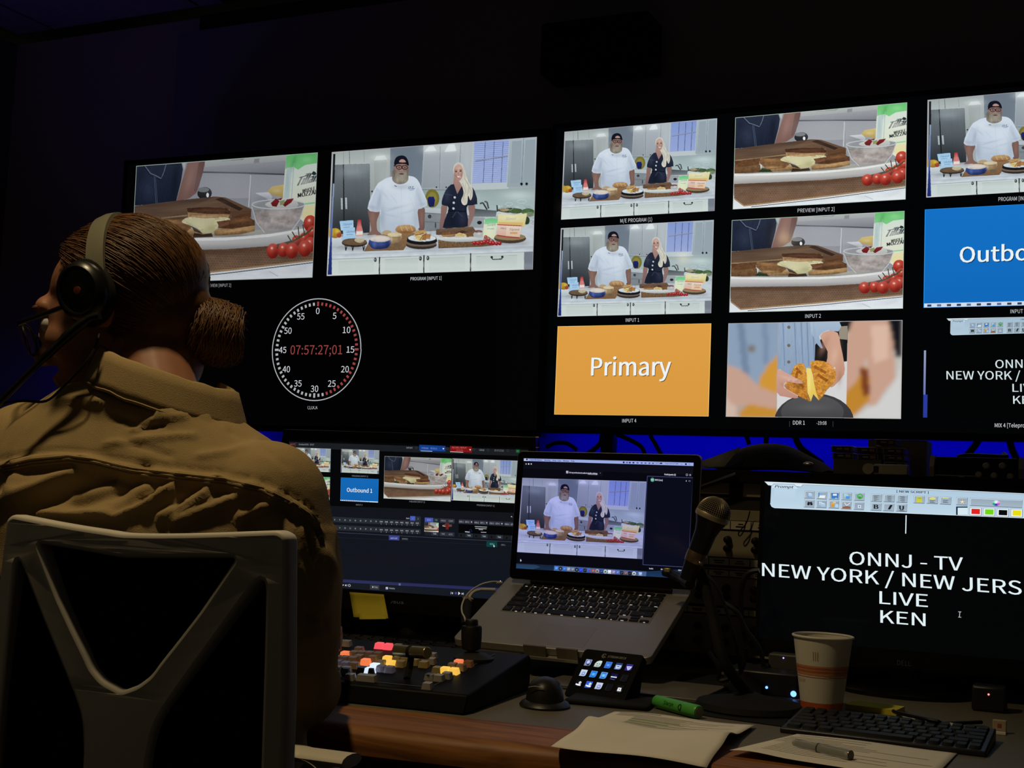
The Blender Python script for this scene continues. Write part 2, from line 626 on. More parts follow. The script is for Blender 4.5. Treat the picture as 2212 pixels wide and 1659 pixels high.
                if kind == 'weave':
                    r = (Y - 0.10 * X * 1.0) / sy
                    q = X / sx + 0.5 * np.floor(r)
                    n_ = np.sin(2 * pi * q) * 0.7 + np.cos(2 * pi * r) * 0.6 + 0.8 * noise2(y1 - y0, x1 - x0, 3, 3, seed)
                else:
                    n_ = noise2(y1 - y0, x1 - x0, px, py, seed) + 0.5 * noise2(y1 - y0, x1 - x0, max(1.01, px / 2.3), max(1.01, py / 2.3), seed + 7)
                I[y0:y1, x0:x1] *= np.where(ins, np.clip(1 + amp * n_, 0.1, 3), 1)[..., None]
            else:
                uv, fs, co = op
                for f in fs:
                    q, c = uv[list(f)], co[list(f)]
                    x0, x1, y0, y1 = window(q)
                    if x1 <= x0 or y1 <= y0:
                        continue
                    X, Y = np.meshgrid(gx[x0:x1], gy[y0:y1])
                    ins = s.inside(q, X, Y)
                    k0, k1 = int(q[:, 1].argmin()), int(q[:, 1].argmax())
                    t = np.clip((Y - q[k0, 1]) / max(1e-9, q[k1, 1] - q[k0, 1]), 0, 1)[..., None]
                    I[y0:y1, x0:x1] = np.where(ins[..., None], c[k0, :3] * (1 - t) + c[k1, :3] * t, I[y0:y1, x0:x1])
                    if c[0, 3] > 0:
                        I[y0:y1, x0:x1] *= np.where(ins, 1 + c[0, 3] * 1.6 * (noise2(y1 - y0, x1 - x0, 5, 3, 3) + .6 * noise2(y1 - y0, x1 - x0, 2, 2, 4)), 1)[..., None]
        for _ in range(blur):
            q = np.pad(I, ((1, 1), (1, 1), (0, 0)), 'edge')
            q = q[:-2] + 2 * q[1:-1] + q[2:]
            I = (q[:, :-2] + 2 * q[:, 1:-1] + q[:, 2:]) / 16
        q = I
        for _ in range(3):
            p = np.pad(q, ((1, 1), (1, 1), (0, 0)), 'edge')
            p = p[:-2] + 2 * p[1:-1] + p[2:]
            q = (p[:, :-2] + 2 * p[:, 1:-1] + p[:, 2:]) / 16
        I = np.clip(I + sharp * (I - q), 0, 1)
        I = I[::2, ::2]
        X, Y = np.meshgrid(np.linspace(0, 1, nx), np.linspace(0, 1, ny))
        V = np.c_[X.ravel(), np.full(nx * ny, -2e-5), -Y.ravel()]
        a = (np.arange(ny - 1)[:, None] * nx + np.arange(nx - 1)[None, :]).ravel()
        F = np.c_[a, a + nx, a + nx + 1, a + 1]
        me = bpy.data.meshes.new(name)
        me.vertices.add(len(V))
        me.vertices.foreach_set('co', V.astype(np.float32).ravel())
        me.loops.add(4 * len(F))
        me.loops.foreach_set('vertex_index', F.astype(np.int32).ravel())
        me.polygons.add(len(F))
        me.polygons.foreach_set('loop_start', np.arange(0, 4 * len(F), 4, dtype=np.int32))
        me.update(calc_edges=True)
        at = me.color_attributes.new('Col', 'FLOAT_COLOR', 'POINT')
        at.data.foreach_set('color', np.c_[np.clip(I.reshape(-1, 3), 0, 1.2), np.zeros(nx * ny)].astype(np.float32).ravel())
        me.materials.append(SCREEN)
        return me
    def mesh(s, name, eps=2.5e-5):
        boxes = []
        V, F, C = [], [], []
        for uv, fs, co in s.S:
            b = (uv[:, 0].min(), uv[:, 0].max(), uv[:, 1].min(), uv[:, 1].max())
            L = 0
            for q, l in boxes:
                if l >= L and q[0] < b[1] and b[0] < q[1] and q[2] < b[3] and b[2] < q[3]:
                    L = l + 1
            boxes.append((b, L))
            k = len(V)
            V += [(u, -eps * (L + 1), -v) for u, v in uv]
            F += [tuple(k + i for i in f) for f in fs]
            C += [tuple(q) for q in co]
        me = bpy.data.meshes.new(name)
        me.from_pydata(V, [], F)
        at = me.color_attributes.new('Col', 'FLOAT_COLOR', 'POINT')
        at.data.foreach_set('color', np.array(C, dtype=np.float32).ravel())
        # faces look towards the viewer (-y)
        for p in me.polygons:
            if p.normal.y > 0:
                p.flip()
        me.materials.append(SCREEN)
        return me

def hang(me, name, M, x, z, w, h, parent, off=0.0, tint=(1, 1, 1), label=None):
    """puts a picture mesh at (x,z) of display frame M, w by h metres"""
    o = bpy.data.objects.new(name, me)
    COL.objects.link(o)
    T = M @ Matrix.Translation((x, -off, z)) @ Matrix.Diagonal((w, 1, h, 1))
    adopt(o, parent)
    o.matrix_basis = T
    o.color = (*tint, 1)
    if label:
        o['label'] = label
    return o

# ================================================================ pictures on the displays
N1, N2 = 0.10, 0.22       # grain carried in the colour's alpha

def kitchen(meter, blinds):
    A = Art([(122, 220), (2133, 65), (2083, 1365), (65, 1440)])
    A.poly([(122, 220), (2133, 65), (2083, 1365), (65, 1440)], (165, 173, 174))
    # wall cabinets on the left, fridge
    A.poly([(122, 220), (700, 172), (693, 345), (115, 352)], (158, 168, 165), (182, 190, 190))
    A.line([(295, 205), (297, 335)], 7, (112, 120, 120))
    A.line([(237, 212), (237, 338)], 4, (130, 138, 138))
    A.line([(438, 197), (440, 318)], 4, (140, 148, 146))
    A.poly([(130, 345), (495, 333), (497, 700), (490, 1010), (100, 1030)], (108, 117, 122), (44, 48, 54))
    A.poly([(240, 345), (492, 336), (490, 440), (240, 470)], (132, 142, 146), (92, 100, 106))
    A.line([(236, 340), (238, 900)], 10, (18, 22, 26))
    A.line([(217, 672), (219, 784)], 17, (176, 184, 188))
    A.line([(259, 668), (262, 780)], 17, (186, 192, 196))
    A.poly([(500, 262), (693, 246), (690, 620), (500, 640)], (176, 184, 182), (150, 158, 158))
    A.poly([(535, 300), (660, 292), (650, 560), (540, 580)], (165, 173, 171), (146, 153, 152))
    A.poly([(560, 258), (640, 250), (668, 292), (535, 300)], (206, 214, 212))
    A.ell(515, 606, 9, 9, (40, 42, 46))
    # blue-grey wall, cabinets to its right
    A.poly([(697, 176), (1022, 150), (1005, 600), (690, 640)], (108, 120, 132), (122, 134, 146))
    A.poly([(1025, 150), (1515, 113), (1490, 590), (998, 585)], (176, 184, 188), (160, 168, 174))
    A.poly([(1030, 235), (1180, 215), (1170, 565), (1010, 570)], (166, 174, 180), (150, 158, 165))
    A.poly([(1198, 210), (1350, 190), (1330, 575), (1190, 582)], (170, 178, 184), (152, 160, 166))
    A.line([(1187, 160), (1178, 580)], 6, (120, 128, 134))
    A.line([(1388, 140), (1370, 420)], 6, (128, 136, 142))
    A.poly([(1075, 160), (1120, 156), (1150, 205), (1028, 215)], (216, 224, 226))
    A.poly([(1270, 142), (1325, 138), (1345, 205), (1226, 216)], (216, 224, 226))
    A.line([(1003, 586), (1480, 592)], 8, (120, 128, 134))
    A.ell(1147, 562, 8, 8, (30, 32, 38))
    A.ell(1242, 562, 8, 8, (30, 32, 38))
    # window with blinds, sill
    A.poly([(1500, 113), (1880, 85), (1850, 575), (1478, 588)], (176, 186, 192), (186, 196, 200))
    A.poly([(1522, 118), (1860, 92), (1832, 512), (1497, 524)], (132, 152, 205), (150, 166, 212))
    if blinds:
        for i in range(21):
            t = i / 21
            A.line([(1521 - 25 * t, 128 + 402 * t), (1859 - 27 * t, 102 + 414 * t)], 8, (168, 182, 222))
    for x in (1628, 1716, 1802):
        A.line([(x, 112), (x - 24, 515)], 7 if blinds else 10, (96, 108, 150))
    A.line([(1528, 302), (1848, 250)], 12, (150, 156, 176))
    A.line([(1528, 308), (1848, 256)], 4, (80, 88, 118))
    # right-hand wall cabinets, splashback
    A.poly([(1868, 85), (2133, 65), (2112, 552), (1836, 558)], (168, 182, 190), (152, 166, 174))
    A.poly([(1890, 110), (1985, 100), (1965, 515), (1868, 525)], (150, 163, 172))
    A.poly([(2020, 98), (2118, 88), (2098, 505), (1996, 512)], (150, 163, 172))
    A.line([(2003, 76), (1978, 550)], 6, (118, 130, 140))
    A.ell(1978, 527, 13, 15, (26, 28, 34))
    A.ell(2028, 526, 13, 15, (26, 28, 34))
    A.poly([(1000, 592), (1490, 592), (1840, 575), (2112, 556), (2095, 860), (1000, 790)], (148, 164, 166), (178, 196, 196))
    # back worktop, drawers, sink, jars, greens
    A.ell(1105, 672, 70, 92, (120, 112, 48))
    A.ell(1105, 672, 46, 62, (138, 130, 62))
    A.poly([(1058, 672), (1072, 655), (1120, 655), (1132, 690), (1122, 750), (1076, 758), (1062, 710)], (28, 36, 108), (16, 20, 66))
    A.poly([(1025, 765), (1500, 785), (1740, 790), (2100, 800), (2090, 960), (1030, 1010)], (190, 198, 202), (176, 184, 188))
    A.poly([(1030, 820), (1480, 850), (1480, 1000), (1028, 1010)], (142, 150, 155), (128, 135, 140))
    A.line([(1030, 815), (1480, 845)], 8, (96, 104, 108))
    A.line([(1032, 900), (1180, 910)], 6, (100, 107, 112))
    A.ell(1078, 850, 18, 20, (36, 38, 44))
    A.ell(1135, 935, 8, 30, (50, 52, 58))
    A.poly([(1500, 770), (1735, 790), (1725, 850), (1480, 850)], (66, 74, 80), (120, 128, 132))
    A.line([(1570, 722), (1600, 712), (1640, 780)], 15, (52, 58, 64))
    A.line([(1615, 700), (1640, 705), (1655, 770)], 16, (72, 78, 84))
    A.line([(1737, 735), (1742, 800)], 14, (60, 66, 72))
    A.poly([(1490, 850), (1620, 860), (1600, 960), (1450, 955)], (150, 158, 162))
    A.ell(1565, 908, 24, 18, (34, 36, 42))
    A.ell(1855, 785, 110, 24, (70, 66, 48))
    A.ell(1810, 780, 50, 16, (150, 136, 100))
    A.ell(1920, 792, 70, 26, (70, 92, 56))
    A.ell(2040, 800, 66, 34, (76, 104, 66))
    A.ell(2050, 825, 60, 22, (120, 136, 110))
    A.ell(2025, 885, 30, 40, (42, 60, 38))
    for x, y, w, h in ((1855, 725, 34, 16), (1980, 700, 46, 18)):
        A.ring(x, y, w, h, 5, (190, 205, 205))
        A.ring(x, y + 30, w + 8, h + 14, 3, (165, 180, 182))
    # soft light and shade of the set
    for x, y, rx, ry, c, k in ((600, 270, 90, 40, (226, 232, 232), .5), (1090, 190, 90, 50, (230, 236, 238), .45), (1290, 175, 90, 50, (230, 236, 238), .45), (330, 420, 150, 60, (170, 180, 184), .35), (1940, 640, 160, 50, (216, 230, 230), .5),
                               (1500, 660, 120, 50, (196, 208, 208), .3), (300, 900, 220, 160, (30, 34, 38), .4), (860, 500, 180, 260, (84, 94, 106), .3), (1100, 900, 140, 120, (96, 102, 108), .35), (640, 480, 80, 160, (196, 204, 204), .3), (1450, 330, 50, 200, (196, 204, 208), .3)):
        A.soft(x, y, rx, ry, c, k)
    A.tex([(130, 345), (495, 333), (490, 1010), (100, 1030)], .05, 4, 120, seed=2)
    A.tex([(1030, 820), (1480, 850), (1480, 1000), (1028, 1010)], .08, 40, 30, seed=3)
    A.tex([(1720, 740), (2112, 740), (2100, 930), (1720, 900)], .25, 22, 12, seed=4)
    # the cook: arms, white jacket, beard, face, cap
    A.poly([(478, 780), (585, 800), (560, 900), (565, 985), (600, 1020), (590, 1045), (465, 1055), (478, 1015), (505, 985), (488, 880)], (118, 90, 82), (132, 100, 92), 4)
    A.poly([(965, 785), (1028, 765), (1030, 870), (1022, 985), (972, 988), (968, 900)], (124, 94, 86), (108, 82, 76), 4)
    A.poly([(700, 462), (612, 500), (552, 560), (470, 772), (575, 808), (602, 782), (592, 890), (600, 1005), (700, 990), (955, 985), (968, 880), (965, 780), (1058, 735), (1012, 600), (962, 490), (885, 452)], (208, 218, 230), (186, 198, 212), 3)
    A.poly([(560, 565), (600, 600), (600, 780), (575, 806), (480, 775)], (188, 200, 215))
    A.poly([(600, 740), (720, 760), (800, 700), (820, 980), (640, 990), (600, 900)], (200, 210, 224), (178, 190, 204), 3)
    A.poly([(960, 560), (1010, 640), (1050, 730), (968, 778), (930, 700)], (190, 202, 216), None, 3)
    for q in ([(612, 760), (690, 775)], [(660, 800), (780, 760)], [(700, 640), (760, 720)], [(880, 660), (930, 760)], [(800, 560), (806, 980)]):
        A.line(q, 5, (182, 194, 210))
    A.mask([(700, 462), (612, 500), (552, 560), (470, 772), (575, 808), (602, 782), (592, 890), (600, 1005), (700, 990), (955, 985), (968, 880), (965, 780), (1058, 735), (1012, 600), (962, 490), (885, 452)], 3)
    for x, y, rx, ry, c, k, a in ((610, 860, 40, 150, (140, 152, 170), .55, 0), (585, 700, 22, 110, (150, 162, 180), .5, .25), (945, 850, 40, 140, (150, 162, 178), .5, 0), (985, 690, 20, 90, (152, 164, 180), .5, -.3), (690, 560, 90, 40, (226, 234, 242), .5, .3), (850, 700, 120, 150, (222, 230, 240), .4, 0),
                                  (800, 560, 110, 30, (150, 160, 172), .45, 0), (740, 770, 130, 14, (168, 180, 198), .5, -.25), (690, 840, 110, 12, (170, 182, 200), .45, .2), (880, 800, 100, 12, (172, 184, 200), .4, -.3), (640, 640, 60, 12, (174, 186, 202), .5, .9), (520, 760, 60, 18, (160, 172, 190), .5, .2), (1010, 730, 50, 16, (164, 176, 192), .5, -.2), (780, 940, 200, 40, (176, 188, 204), .4, 0)):
        A.soft(x, y, rx, ry, c, k, a)
    A.mask()
    A.soft(520, 860, 26, 90, (150, 116, 104), .5)
    A.soft(1000, 880, 20, 90, (146, 112, 102), .5)
    A.text('ar', 870, 572, 930, 570, 22, (60, 80, 130))
    A.line([(868, 580), (935, 576)], 5, (90, 110, 150))
    A.line([(882, 592), (925, 590)], 4, (110, 126, 162))
    A.line([(735, 548), (758, 556)], 7, (40, 44, 54))
    A.poly([(722, 395), (712, 460), (722, 505), (770, 533), (828, 528), (868, 498), (872, 440), (866, 380)], (116, 108, 96), (140, 133, 120), 3)
    A.poly([(742, 340), (868, 335), (866, 420), (838, 452), (776, 456), (748, 425)], (150, 116, 108), (120, 92, 86), 3)
    A.poly([(748, 415), (775, 405), (802, 412), (830, 402), (862, 412), (862, 490), (836, 520), (775, 524), (740, 488)], (128, 121, 108), (150, 143, 130), 3)
    A.mask([(722, 395), (712, 460), (722, 505), (770, 533), (828, 528), (868, 498), (872, 440), (866, 340), (742, 340)], 2)
    A.soft(805, 470, 60, 50, (166, 160, 146), .45)
    A.soft(735, 430, 20, 60, (92, 84, 74), .5)
    A.soft(866, 420, 16, 60, (96, 88, 78), .5)
    A.soft(760, 380, 18, 26, (176, 138, 126), .4)
    A.soft(805, 520, 60, 16, (100, 94, 84), .5)
    A.mask()
    A.tex([(715, 420), (870, 410), (866, 500), (828, 530), (770, 534), (720, 505)], .22, 5, 22, seed=6)
    A.ell(805, 432, 24, 8, (96, 62, 60))
    A.poly([(790, 372), (818, 372), (822, 406), (786, 406)], (160, 124, 114))
    for x in (783, 838):
        A.ring(x, 368, 27, 19, 8, (16, 18, 24))
        A.ell(x, 368, 9, 5, (40, 30, 34))
    A.line([(728, 352), (760, 356)], 8, (14, 16, 22))
    A.poly([(738, 350), (735, 312), (756, 268), (803, 250), (846, 262), (870, 302), (876, 352), (842, 336), (770, 336)], (22, 25, 38), (14, 16, 26), 3)
    A.poly([(785, 316), (792, 296), (815, 288), (838, 298), (846, 318)], (176, 142, 134), None, 3)
    A.line([(768, 326), (862, 326)], 12, (26, 28, 40))
    # the presenter: arms, dress, face, long fair hair
    A.poly([(1196, 740), (1252, 745), (1232, 860), (1205, 965), (1172, 968), (1186, 850)], (142, 110, 104), (128, 98, 94), 3)
    A.poly([(1458, 742), (1522, 738), (1508, 850), (1465, 945), (1424, 948), (1465, 850)], (138, 106, 100), (146, 114, 108), 3)
    A.poly([(1322, 470), (1395, 480), (1392, 560), (1345, 630), (1312, 560)], (172, 136, 126), (150, 116, 108), 3)
    A.poly([(1318, 530), (1258, 562), (1215, 640), (1195, 732), (1255, 748), (1258, 800), (1205, 960), (1320, 958), (1450, 945), (1442, 800), (1452, 740), (1546, 726), (1522, 600), (1480, 552), (1400, 540), (1350, 628)], (34, 40, 58), (26, 31, 46), 2)
    A.mask([(1318, 530), (1258, 562), (1215, 640), (1195, 732), (1255, 748), (1258, 800), (1205, 960), (1320, 958), (1450, 945), (1442, 800), (1452, 740), (1546, 726), (1522, 600), (1480, 552), (1400, 540), (1350, 628)], 2)
    for x, y, rx, ry, c, k in ((1250, 640, 30, 80, (58, 66, 90), .5), (1400, 860, 40, 80, (50, 58, 80), .5), (1300, 880, 30, 80, (20, 24, 38), .5), (1500, 640, 30, 60, (54, 62, 86), .45), (1260, 760, 30, 60, (16, 20, 32), .6), (1445, 770, 20, 60, (16, 20, 32), .6)):
        A.soft(x, y, rx, ry, c, k)
    A.mask()
    A.line([(1256, 792), (1440, 800)], 14, (20, 24, 36))
    A.line([(1340, 800), (1300, 860)], 9, (52, 60, 82))
    A.line([(1350, 800), (1400, 850)], 9, (52, 60, 82))
    A.line([(1228, 630), (1300, 640)], 5, (62, 70, 92))
    for x, y in ((1325, 661), (1315, 714), (1312, 770)):
        A.ell(x, y, 11, 11, (196, 206, 218))
    A.poly([(1312, 420), (1318, 350), (1362, 316), (1408, 342), (1432, 420), (1458, 500), (1496, 560), (1500, 640), (1478, 690), (1455, 640), (1445, 722), (1408, 735), (1388, 690), (1412, 620), (1392, 540), (1345, 470)], (196, 196, 188), (212, 208, 192), 3)
    A.poly([(1318, 400), (1330, 358), (1366, 336), (1398, 362), (1408, 420), (1392, 476), (1364, 502), (1336, 480), (1322, 446)], (196, 160, 148), (172, 134, 124), 3)
    A.soft(1330, 450, 14, 40, (140, 104, 96), .5)
    A.soft(1372, 380, 26, 22, (220, 184, 170), .5)
    A.soft(1394, 430, 10, 40, (150, 112, 104), .45)
    A.tex([(1400, 330), (1440, 420), (1500, 560), (1500, 680), (1440, 730), (1390, 700), (1410, 600), (1390, 480)], .16, 7, 40, seed=8)
    A.ell(1340, 408, 12, 6, (50, 40, 44))
    A.ell(1384, 402, 12, 6, (50, 40, 44))
    A.line([(1326, 396), (1352, 392)], 5, (96, 78, 70))
    A.line([(1372, 388), (1398, 388)], 5, (96, 78, 70))
    A.poly([(1340, 450), (1366, 456), (1392, 444), (1380, 466), (1360, 470)], (236, 232, 230))
    A.line([(1338, 448), (1362, 472), (1394, 442)], 5, (150, 70, 74))
    A.line([(1364, 415), (1360, 436), (1372, 437)], 5, (150, 116, 106))
    for q in ([(1420, 470), (1470, 560), (1450, 640)], [(1400, 520), (1430, 600), (1400, 700)], [(1440, 500), (1490, 600), (1474, 680)]):
        A.line(q, 6, (172, 168, 152))
    # island: marble top, cabinet fronts
    A.poly([(95, 1060), (500, 1035), (1000, 1000), (2098, 925), (2090, 1150), (70, 1240)], (188, 196, 203), (200, 208, 214))
    A.poly([(70, 1228), (2090, 1135), (2090, 1188), (66, 1275)], (176, 186, 194), (208, 216, 222))
    A.tex([(95, 1060), (500, 1035), (2098, 925), (2090, 1188), (66, 1275)], .09, 60, 22, seed=9)
    A.poly([(66, 1275), (2090, 1188), (2083, 1365), (65, 1440)], (196, 207, 204), (206, 216, 212))
    A.line([(66, 1276), (2090, 1189)], 6, (150, 160, 160))
    for x0, x1, y0, y1 in ((180, 530, 1282, 1400), (640, 960, 1262, 1380), (1070, 1420, 1245, 1370), (1530, 1930, 1225, 1345)):
        A.poly([(x0, y0 + 14), (x1, y0), (x1 - 2, y1), (x0 - 2, y1 + 14)], (190, 201, 198), (200, 210, 206))
    for x, y0, y1 in ((585, 1248, 1422), (1020, 1228, 1406), (1477, 1208, 1392)):
        A.line([(x, y0), (x - 3, y1)], 12, (24, 27, 30))
    for x, y in ((543, 1277), (985, 1262), (1058, 1258)):
        A.ell(x, y, 14, 22, (52, 56, 58))
        A.ell(x - 3, y - 3, 6, 10, (150, 156, 158))
    A.line([(1682, 1240), (1690, 1268), (1780, 1264), (1788, 1236)], 11, (66, 70, 72))
    A.ell(1682, 1246, 12, 14, (46, 50, 52))
    A.ell(1786, 1242, 12, 14, (46, 50, 52))
    A.poly([(1998, 1192), (2090, 1188), (2083, 1365), (1996, 1366)], (118, 124, 136))
    for x0, x1, y0, y1 in ((180, 530, 1282, 1400), (640, 960, 1262, 1380), (1070, 1420, 1245, 1370), (1530, 1930, 1225, 1345)):
        A.line([(x0, y0 + 14), (x1, y0)], 3, (160, 172, 170))
    for x, y, rx, ry, k in ((340, 1160, 170, 36, .55), (150, 1140, 80, 24, .5), (590, 1165, 150, 28, .5), (1000, 1155, 190, 36, .55), (1400, 1140, 300, 30, .45), (1870, 1100, 190, 36, .55), (1640, 1120, 140, 24, .45), (520, 1050, 70, 20, .4), (1250, 990, 200, 26, .4)):
        A.soft(x, y, rx, ry, (92, 98, 106), k)
    A.soft(1100, 1330, 1000, 30, (216, 224, 222), .3)
    # food on the island
    A.poly([(82, 1065), (205, 1060), (215, 1140), (120, 1152), (84, 1130)], (208, 216, 220), (176, 186, 192), 2)
    A.ell(150, 1018, 58, 50, (196, 158, 46), (150, 110, 40))
    A.ell(108, 1010, 30, 44, (182, 146, 60))
    A.ell(190, 1035, 24, 28, (150, 70, 50))
    A.poly([(432, 1195), (505, 1060), (560, 1030), (770, 1020), (935, 1010), (820, 1180)], (140, 108, 78, N1), (118, 90, 64, N1))
    for a in ([(195, 900), (330, 888), (332, 980), (208, 992)], [(226, 972), (345, 958), (350, 1045), (232, 1056)], [(216, 1052), (345, 1035), (346, 1100), (222, 1128)]):
        A.poly(a, (158, 196, 226), (176, 208, 232))
        x, y = a[0]
        A.text('Tillamook', x + 25, y + 46, x + 118, y + 36, 22, (52, 92, 150), 0.3)
        A.line([(x + 36, y + 62), (x + 104, y + 55)], 8, (118, 160, 200))
    A.poly([(372, 886), (404, 884), (408, 930), (424, 1000), (422, 1046), (356, 1050), (354, 1004), (368, 930)], (176, 40, 52), (206, 168, 160))
    A.poly([(360, 1000), (420, 996), (420, 1030), (358, 1034)], (226, 220, 214))
    A.poly([(366, 950), (408, 945), (410, 985), (364, 990)], (206, 120, 120))
    A.ell(340, 1112, 126, 42, (84, 68, 56), (52, 42, 36))
    A.ell(340, 1100, 122, 34, (104, 84, 66))
    for x in (258, 325, 432):
        A.line([(x - 10, 1135), (x - 4, 1190), (x + 8, 1140)], 9, (34, 32, 32))
    A.poly([(345, 1072), (430, 1062), (432, 1096), (395, 1112), (350, 1100)], (196, 188, 160), (170, 160, 130), 2)
    A.poly([(740, 985), (770, 945), (850, 932), (920, 945), (942, 985), (900, 1012), (800, 1018)], (178, 140, 98, N1), (150, 108, 66, N1), 3)
    for x in (790, 840, 890):
        A.line([(x, 940), (x + 20, 990)], 6, (206, 176, 134))
    A.ell(660, 1010, 46, 24, (176, 156, 120))
    A.poly([(664, 1030), (800, 1024), (790, 1090), (745, 1122), (690, 1110)], (190, 168, 128), (128, 104, 76), 2)
    A.ell(735, 1028, 70, 20, (212, 196, 162))
    A.line([(672, 1062), (796, 1056)], 9, (146, 122, 90))
    A.ell(755, 1130, 34, 22, (110, 92, 72))
    A.poly([(485, 1082), (692, 1068), (684, 1138), (640, 1166), (545, 1174), (498, 1150)], (58, 78, 142), (26, 36, 84), 2)
    A.ell(588, 1070, 104, 34, (196, 190, 182))
    A.ell(588, 1072, 88, 24, (216, 206, 194))
    A.ell(995, 1128, 152, 44, (74, 62, 54), (48, 42, 40))
    A.ell(995, 1112, 150, 34, (112, 96, 80))
    A.ell(1002, 1088, 152, 40, (22, 25, 32))
    A.ell(1002, 1066, 148, 40, (28, 30, 36))
    A.ell(1002, 1062, 138, 34, (206, 214, 218))
    for a, c in (([(920, 1030), (950, 990), (1040, 982), (1046, 1010), (960, 1030)], (190, 150, 92)), ([(955, 1085), (985, 1030), (1030, 1020), (1000, 1090)], (206, 178, 112)),
                 ([(1025, 1075), (1050, 1020), (1090, 1025), (1080, 1070)], (168, 122, 72)), ([(925, 1040), (975, 1020), (1000, 1040), (955, 1085)], (212, 188, 128)), ([(1000, 1080), (1020, 1020), (1050, 1012), (1040, 1082)], (150, 104, 60))):
        A.poly(a, c)
    A.line([(935, 1035), (1020, 1015)], 7, (96, 64, 40))
    A.line([(980, 1085), (1015, 1030)], 7, (96, 66, 40))
    A.poly([(1158, 1078), (1630, 1080), (1700, 1130), (1600, 1142), (1162, 1162)], (122, 96, 70, N2), (104, 80, 58, N2))
    A.poly([(1140, 975), (1500, 948), (1528, 990), (1528, 1030), (1140, 1030)], (112, 88, 70, N1), (84, 62, 48, N1))
    A.ell(1372, 1060, 232, 38, (214, 218, 216), (170, 176, 178))
    A.ell(1372, 1046, 206, 26, (186, 188, 182))
    for a, c in (([(1185, 1020), (1240, 1002), (1330, 1005), (1325, 1045), (1205, 1050)], (122, 84, 56)), ([(1320, 1030), (1380, 1000), (1440, 1030), (1380, 1060)], (200, 176, 120)),
                 ([(1342, 1000), (1400, 985), (1440, 1000), (1400, 1015)], (70, 46, 34)), ([(1430, 1010), (1500, 995), (1508, 1045), (1440, 1050)], (120, 86, 58))):
        A.poly(a, c)
    A.line([(1200, 1040), (1320, 1030)], 10, (176, 140, 96))
    A.ell(1555, 1025, 52, 36, (176, 178, 180))
    A.ell(1555, 995, 40, 14, (120, 70, 62))
    A.poly([(1612, 880), (1680, 862), (1748, 872), (1735, 960), (1710, 1062), (1598, 1048)], (206, 220, 206), (220, 222, 180))
    A.poly([(1618, 874), (1680, 862), (1750, 870), (1742, 912), (1614, 924)], (106, 190, 128), (134, 206, 150))
    A.text('Tillamook', 1632, 944, 1720, 934, 22, (40, 90, 80), 0.3)
    A.rect(1640, 965, 1705, 972, (110, 150, 120))
    A.poly([(1748, 822), (1890, 830), (2030, 815), (2004, 950), (1742, 930)], (226, 220, 172), (212, 196, 130))
    A.text('Tillamook', 1815, 884, 1918, 876, 26, (60, 60, 50), 0.3)
    A.poly([(1752, 900), (1990, 905), (1985, 950), (1745, 945)], (216, 182, 116))
    A.ell(1862, 1062, 158, 48, (96, 78, 56), (66, 54, 42))
    A.ell(1862, 1046, 152, 34, (146, 124, 90))
    A.poly([(1738, 925), (1852, 932), (1828, 1042), (1732, 1032)], (224, 206, 190), (214, 170, 150))
    A.poly([(1830, 932), (1976, 938), (1956, 1055), (1820, 1050)], (228, 214, 198), (218, 186, 160))
    A.line([(1738, 926), (1852, 933), (1976, 938)], 9, (170, 62, 62))
    A.line([(1732, 1030), (1830, 1045), (1956, 1054)], 11, (166, 56, 54))
    A.text('Tillamook', 1850, 985, 1950, 985, 22, (120, 60, 60), 0.3)
    A.rect(1862, 998, 1936, 1018, (212, 160, 110))
    A.text('Tillamook', 1762, 970, 1826, 972, 18, (120, 60, 60), 0.3)
    for i, (x, y) in enumerate(((1515, 1108), (1552, 1110), (1590, 1106), (1622, 1082), (1625, 1050), (1650, 1098), (1655, 1070), (1690, 1092), (1700, 1110), (1730, 1112), (1762, 1110), (1612, 1100), (1672, 1108))):
        A.ell(x, y, 19, 20, (176, 46, 50), (122, 26, 32))
        A.ell(x - 5, y - 7, 4, 4, (236, 170, 166))
    A.line([(1600, 1070), (1650, 1045), (1700, 1085)], 5, (60, 80, 50))
    for x, y, rx, ry, c, k in ((535, 1120, 20, 40, (96, 116, 176), .6), (660, 1130, 24, 40, (16, 24, 62), .6), (590, 1120, 60, 30, (84, 104, 170), .35), (700, 1075, 14, 30, (214, 196, 160), .6), (780, 1075, 20, 40, (112, 90, 66), .6), (840, 955, 60, 16, (206, 172, 126), .5), (850, 1005, 90, 12, (96, 66, 40), .6),
                               (170, 1000, 22, 20, (226, 196, 90), .6), (390, 960, 8, 50, (236, 130, 120), .5), (1660, 980, 40, 60, (232, 236, 214), .4), (1880, 860, 90, 30, (240, 236, 204), .5), (1372, 1062, 220, 12, (236, 238, 236), .5), (1560, 1012, 20, 14, (226, 228, 228), .6)):
        A.soft(x, y, rx, ry, c, k)
    A.tex([(1180, 1000), (1510, 985), (1510, 1052), (1190, 1056)], .30, 16, 9, seed=12)
    A.tex([(915, 985), (1095, 980), (1090, 1092), (915, 1092)], .22, 14, 9, seed=13)
    A.tex([(735, 930), (942, 930), (942, 1018), (735, 1018)], .12, 14, 8, seed=14)
    A.tex([(215, 1075), (465, 1075), (465, 1150), (215, 1150)], .18, 20, 6, seed=15)
    A.tex([(70, 70), (2140, 60), (2100, 1440), (60, 1440)], .035, 3, 3, seed=16)
    if meter:
        A.poly([(136, 238), (158, 237), (138, 700), (118, 700)], (24, 26, 30))
        A.poly([(133, 530), (145, 530), (118, 1100), (98, 1100)], (150, 165, 190), (60, 84, 160))
        A.poly([(100, 1100), (118, 1100), (116, 1425), (74, 1428)], (44, 62, 130), (30, 42, 110))
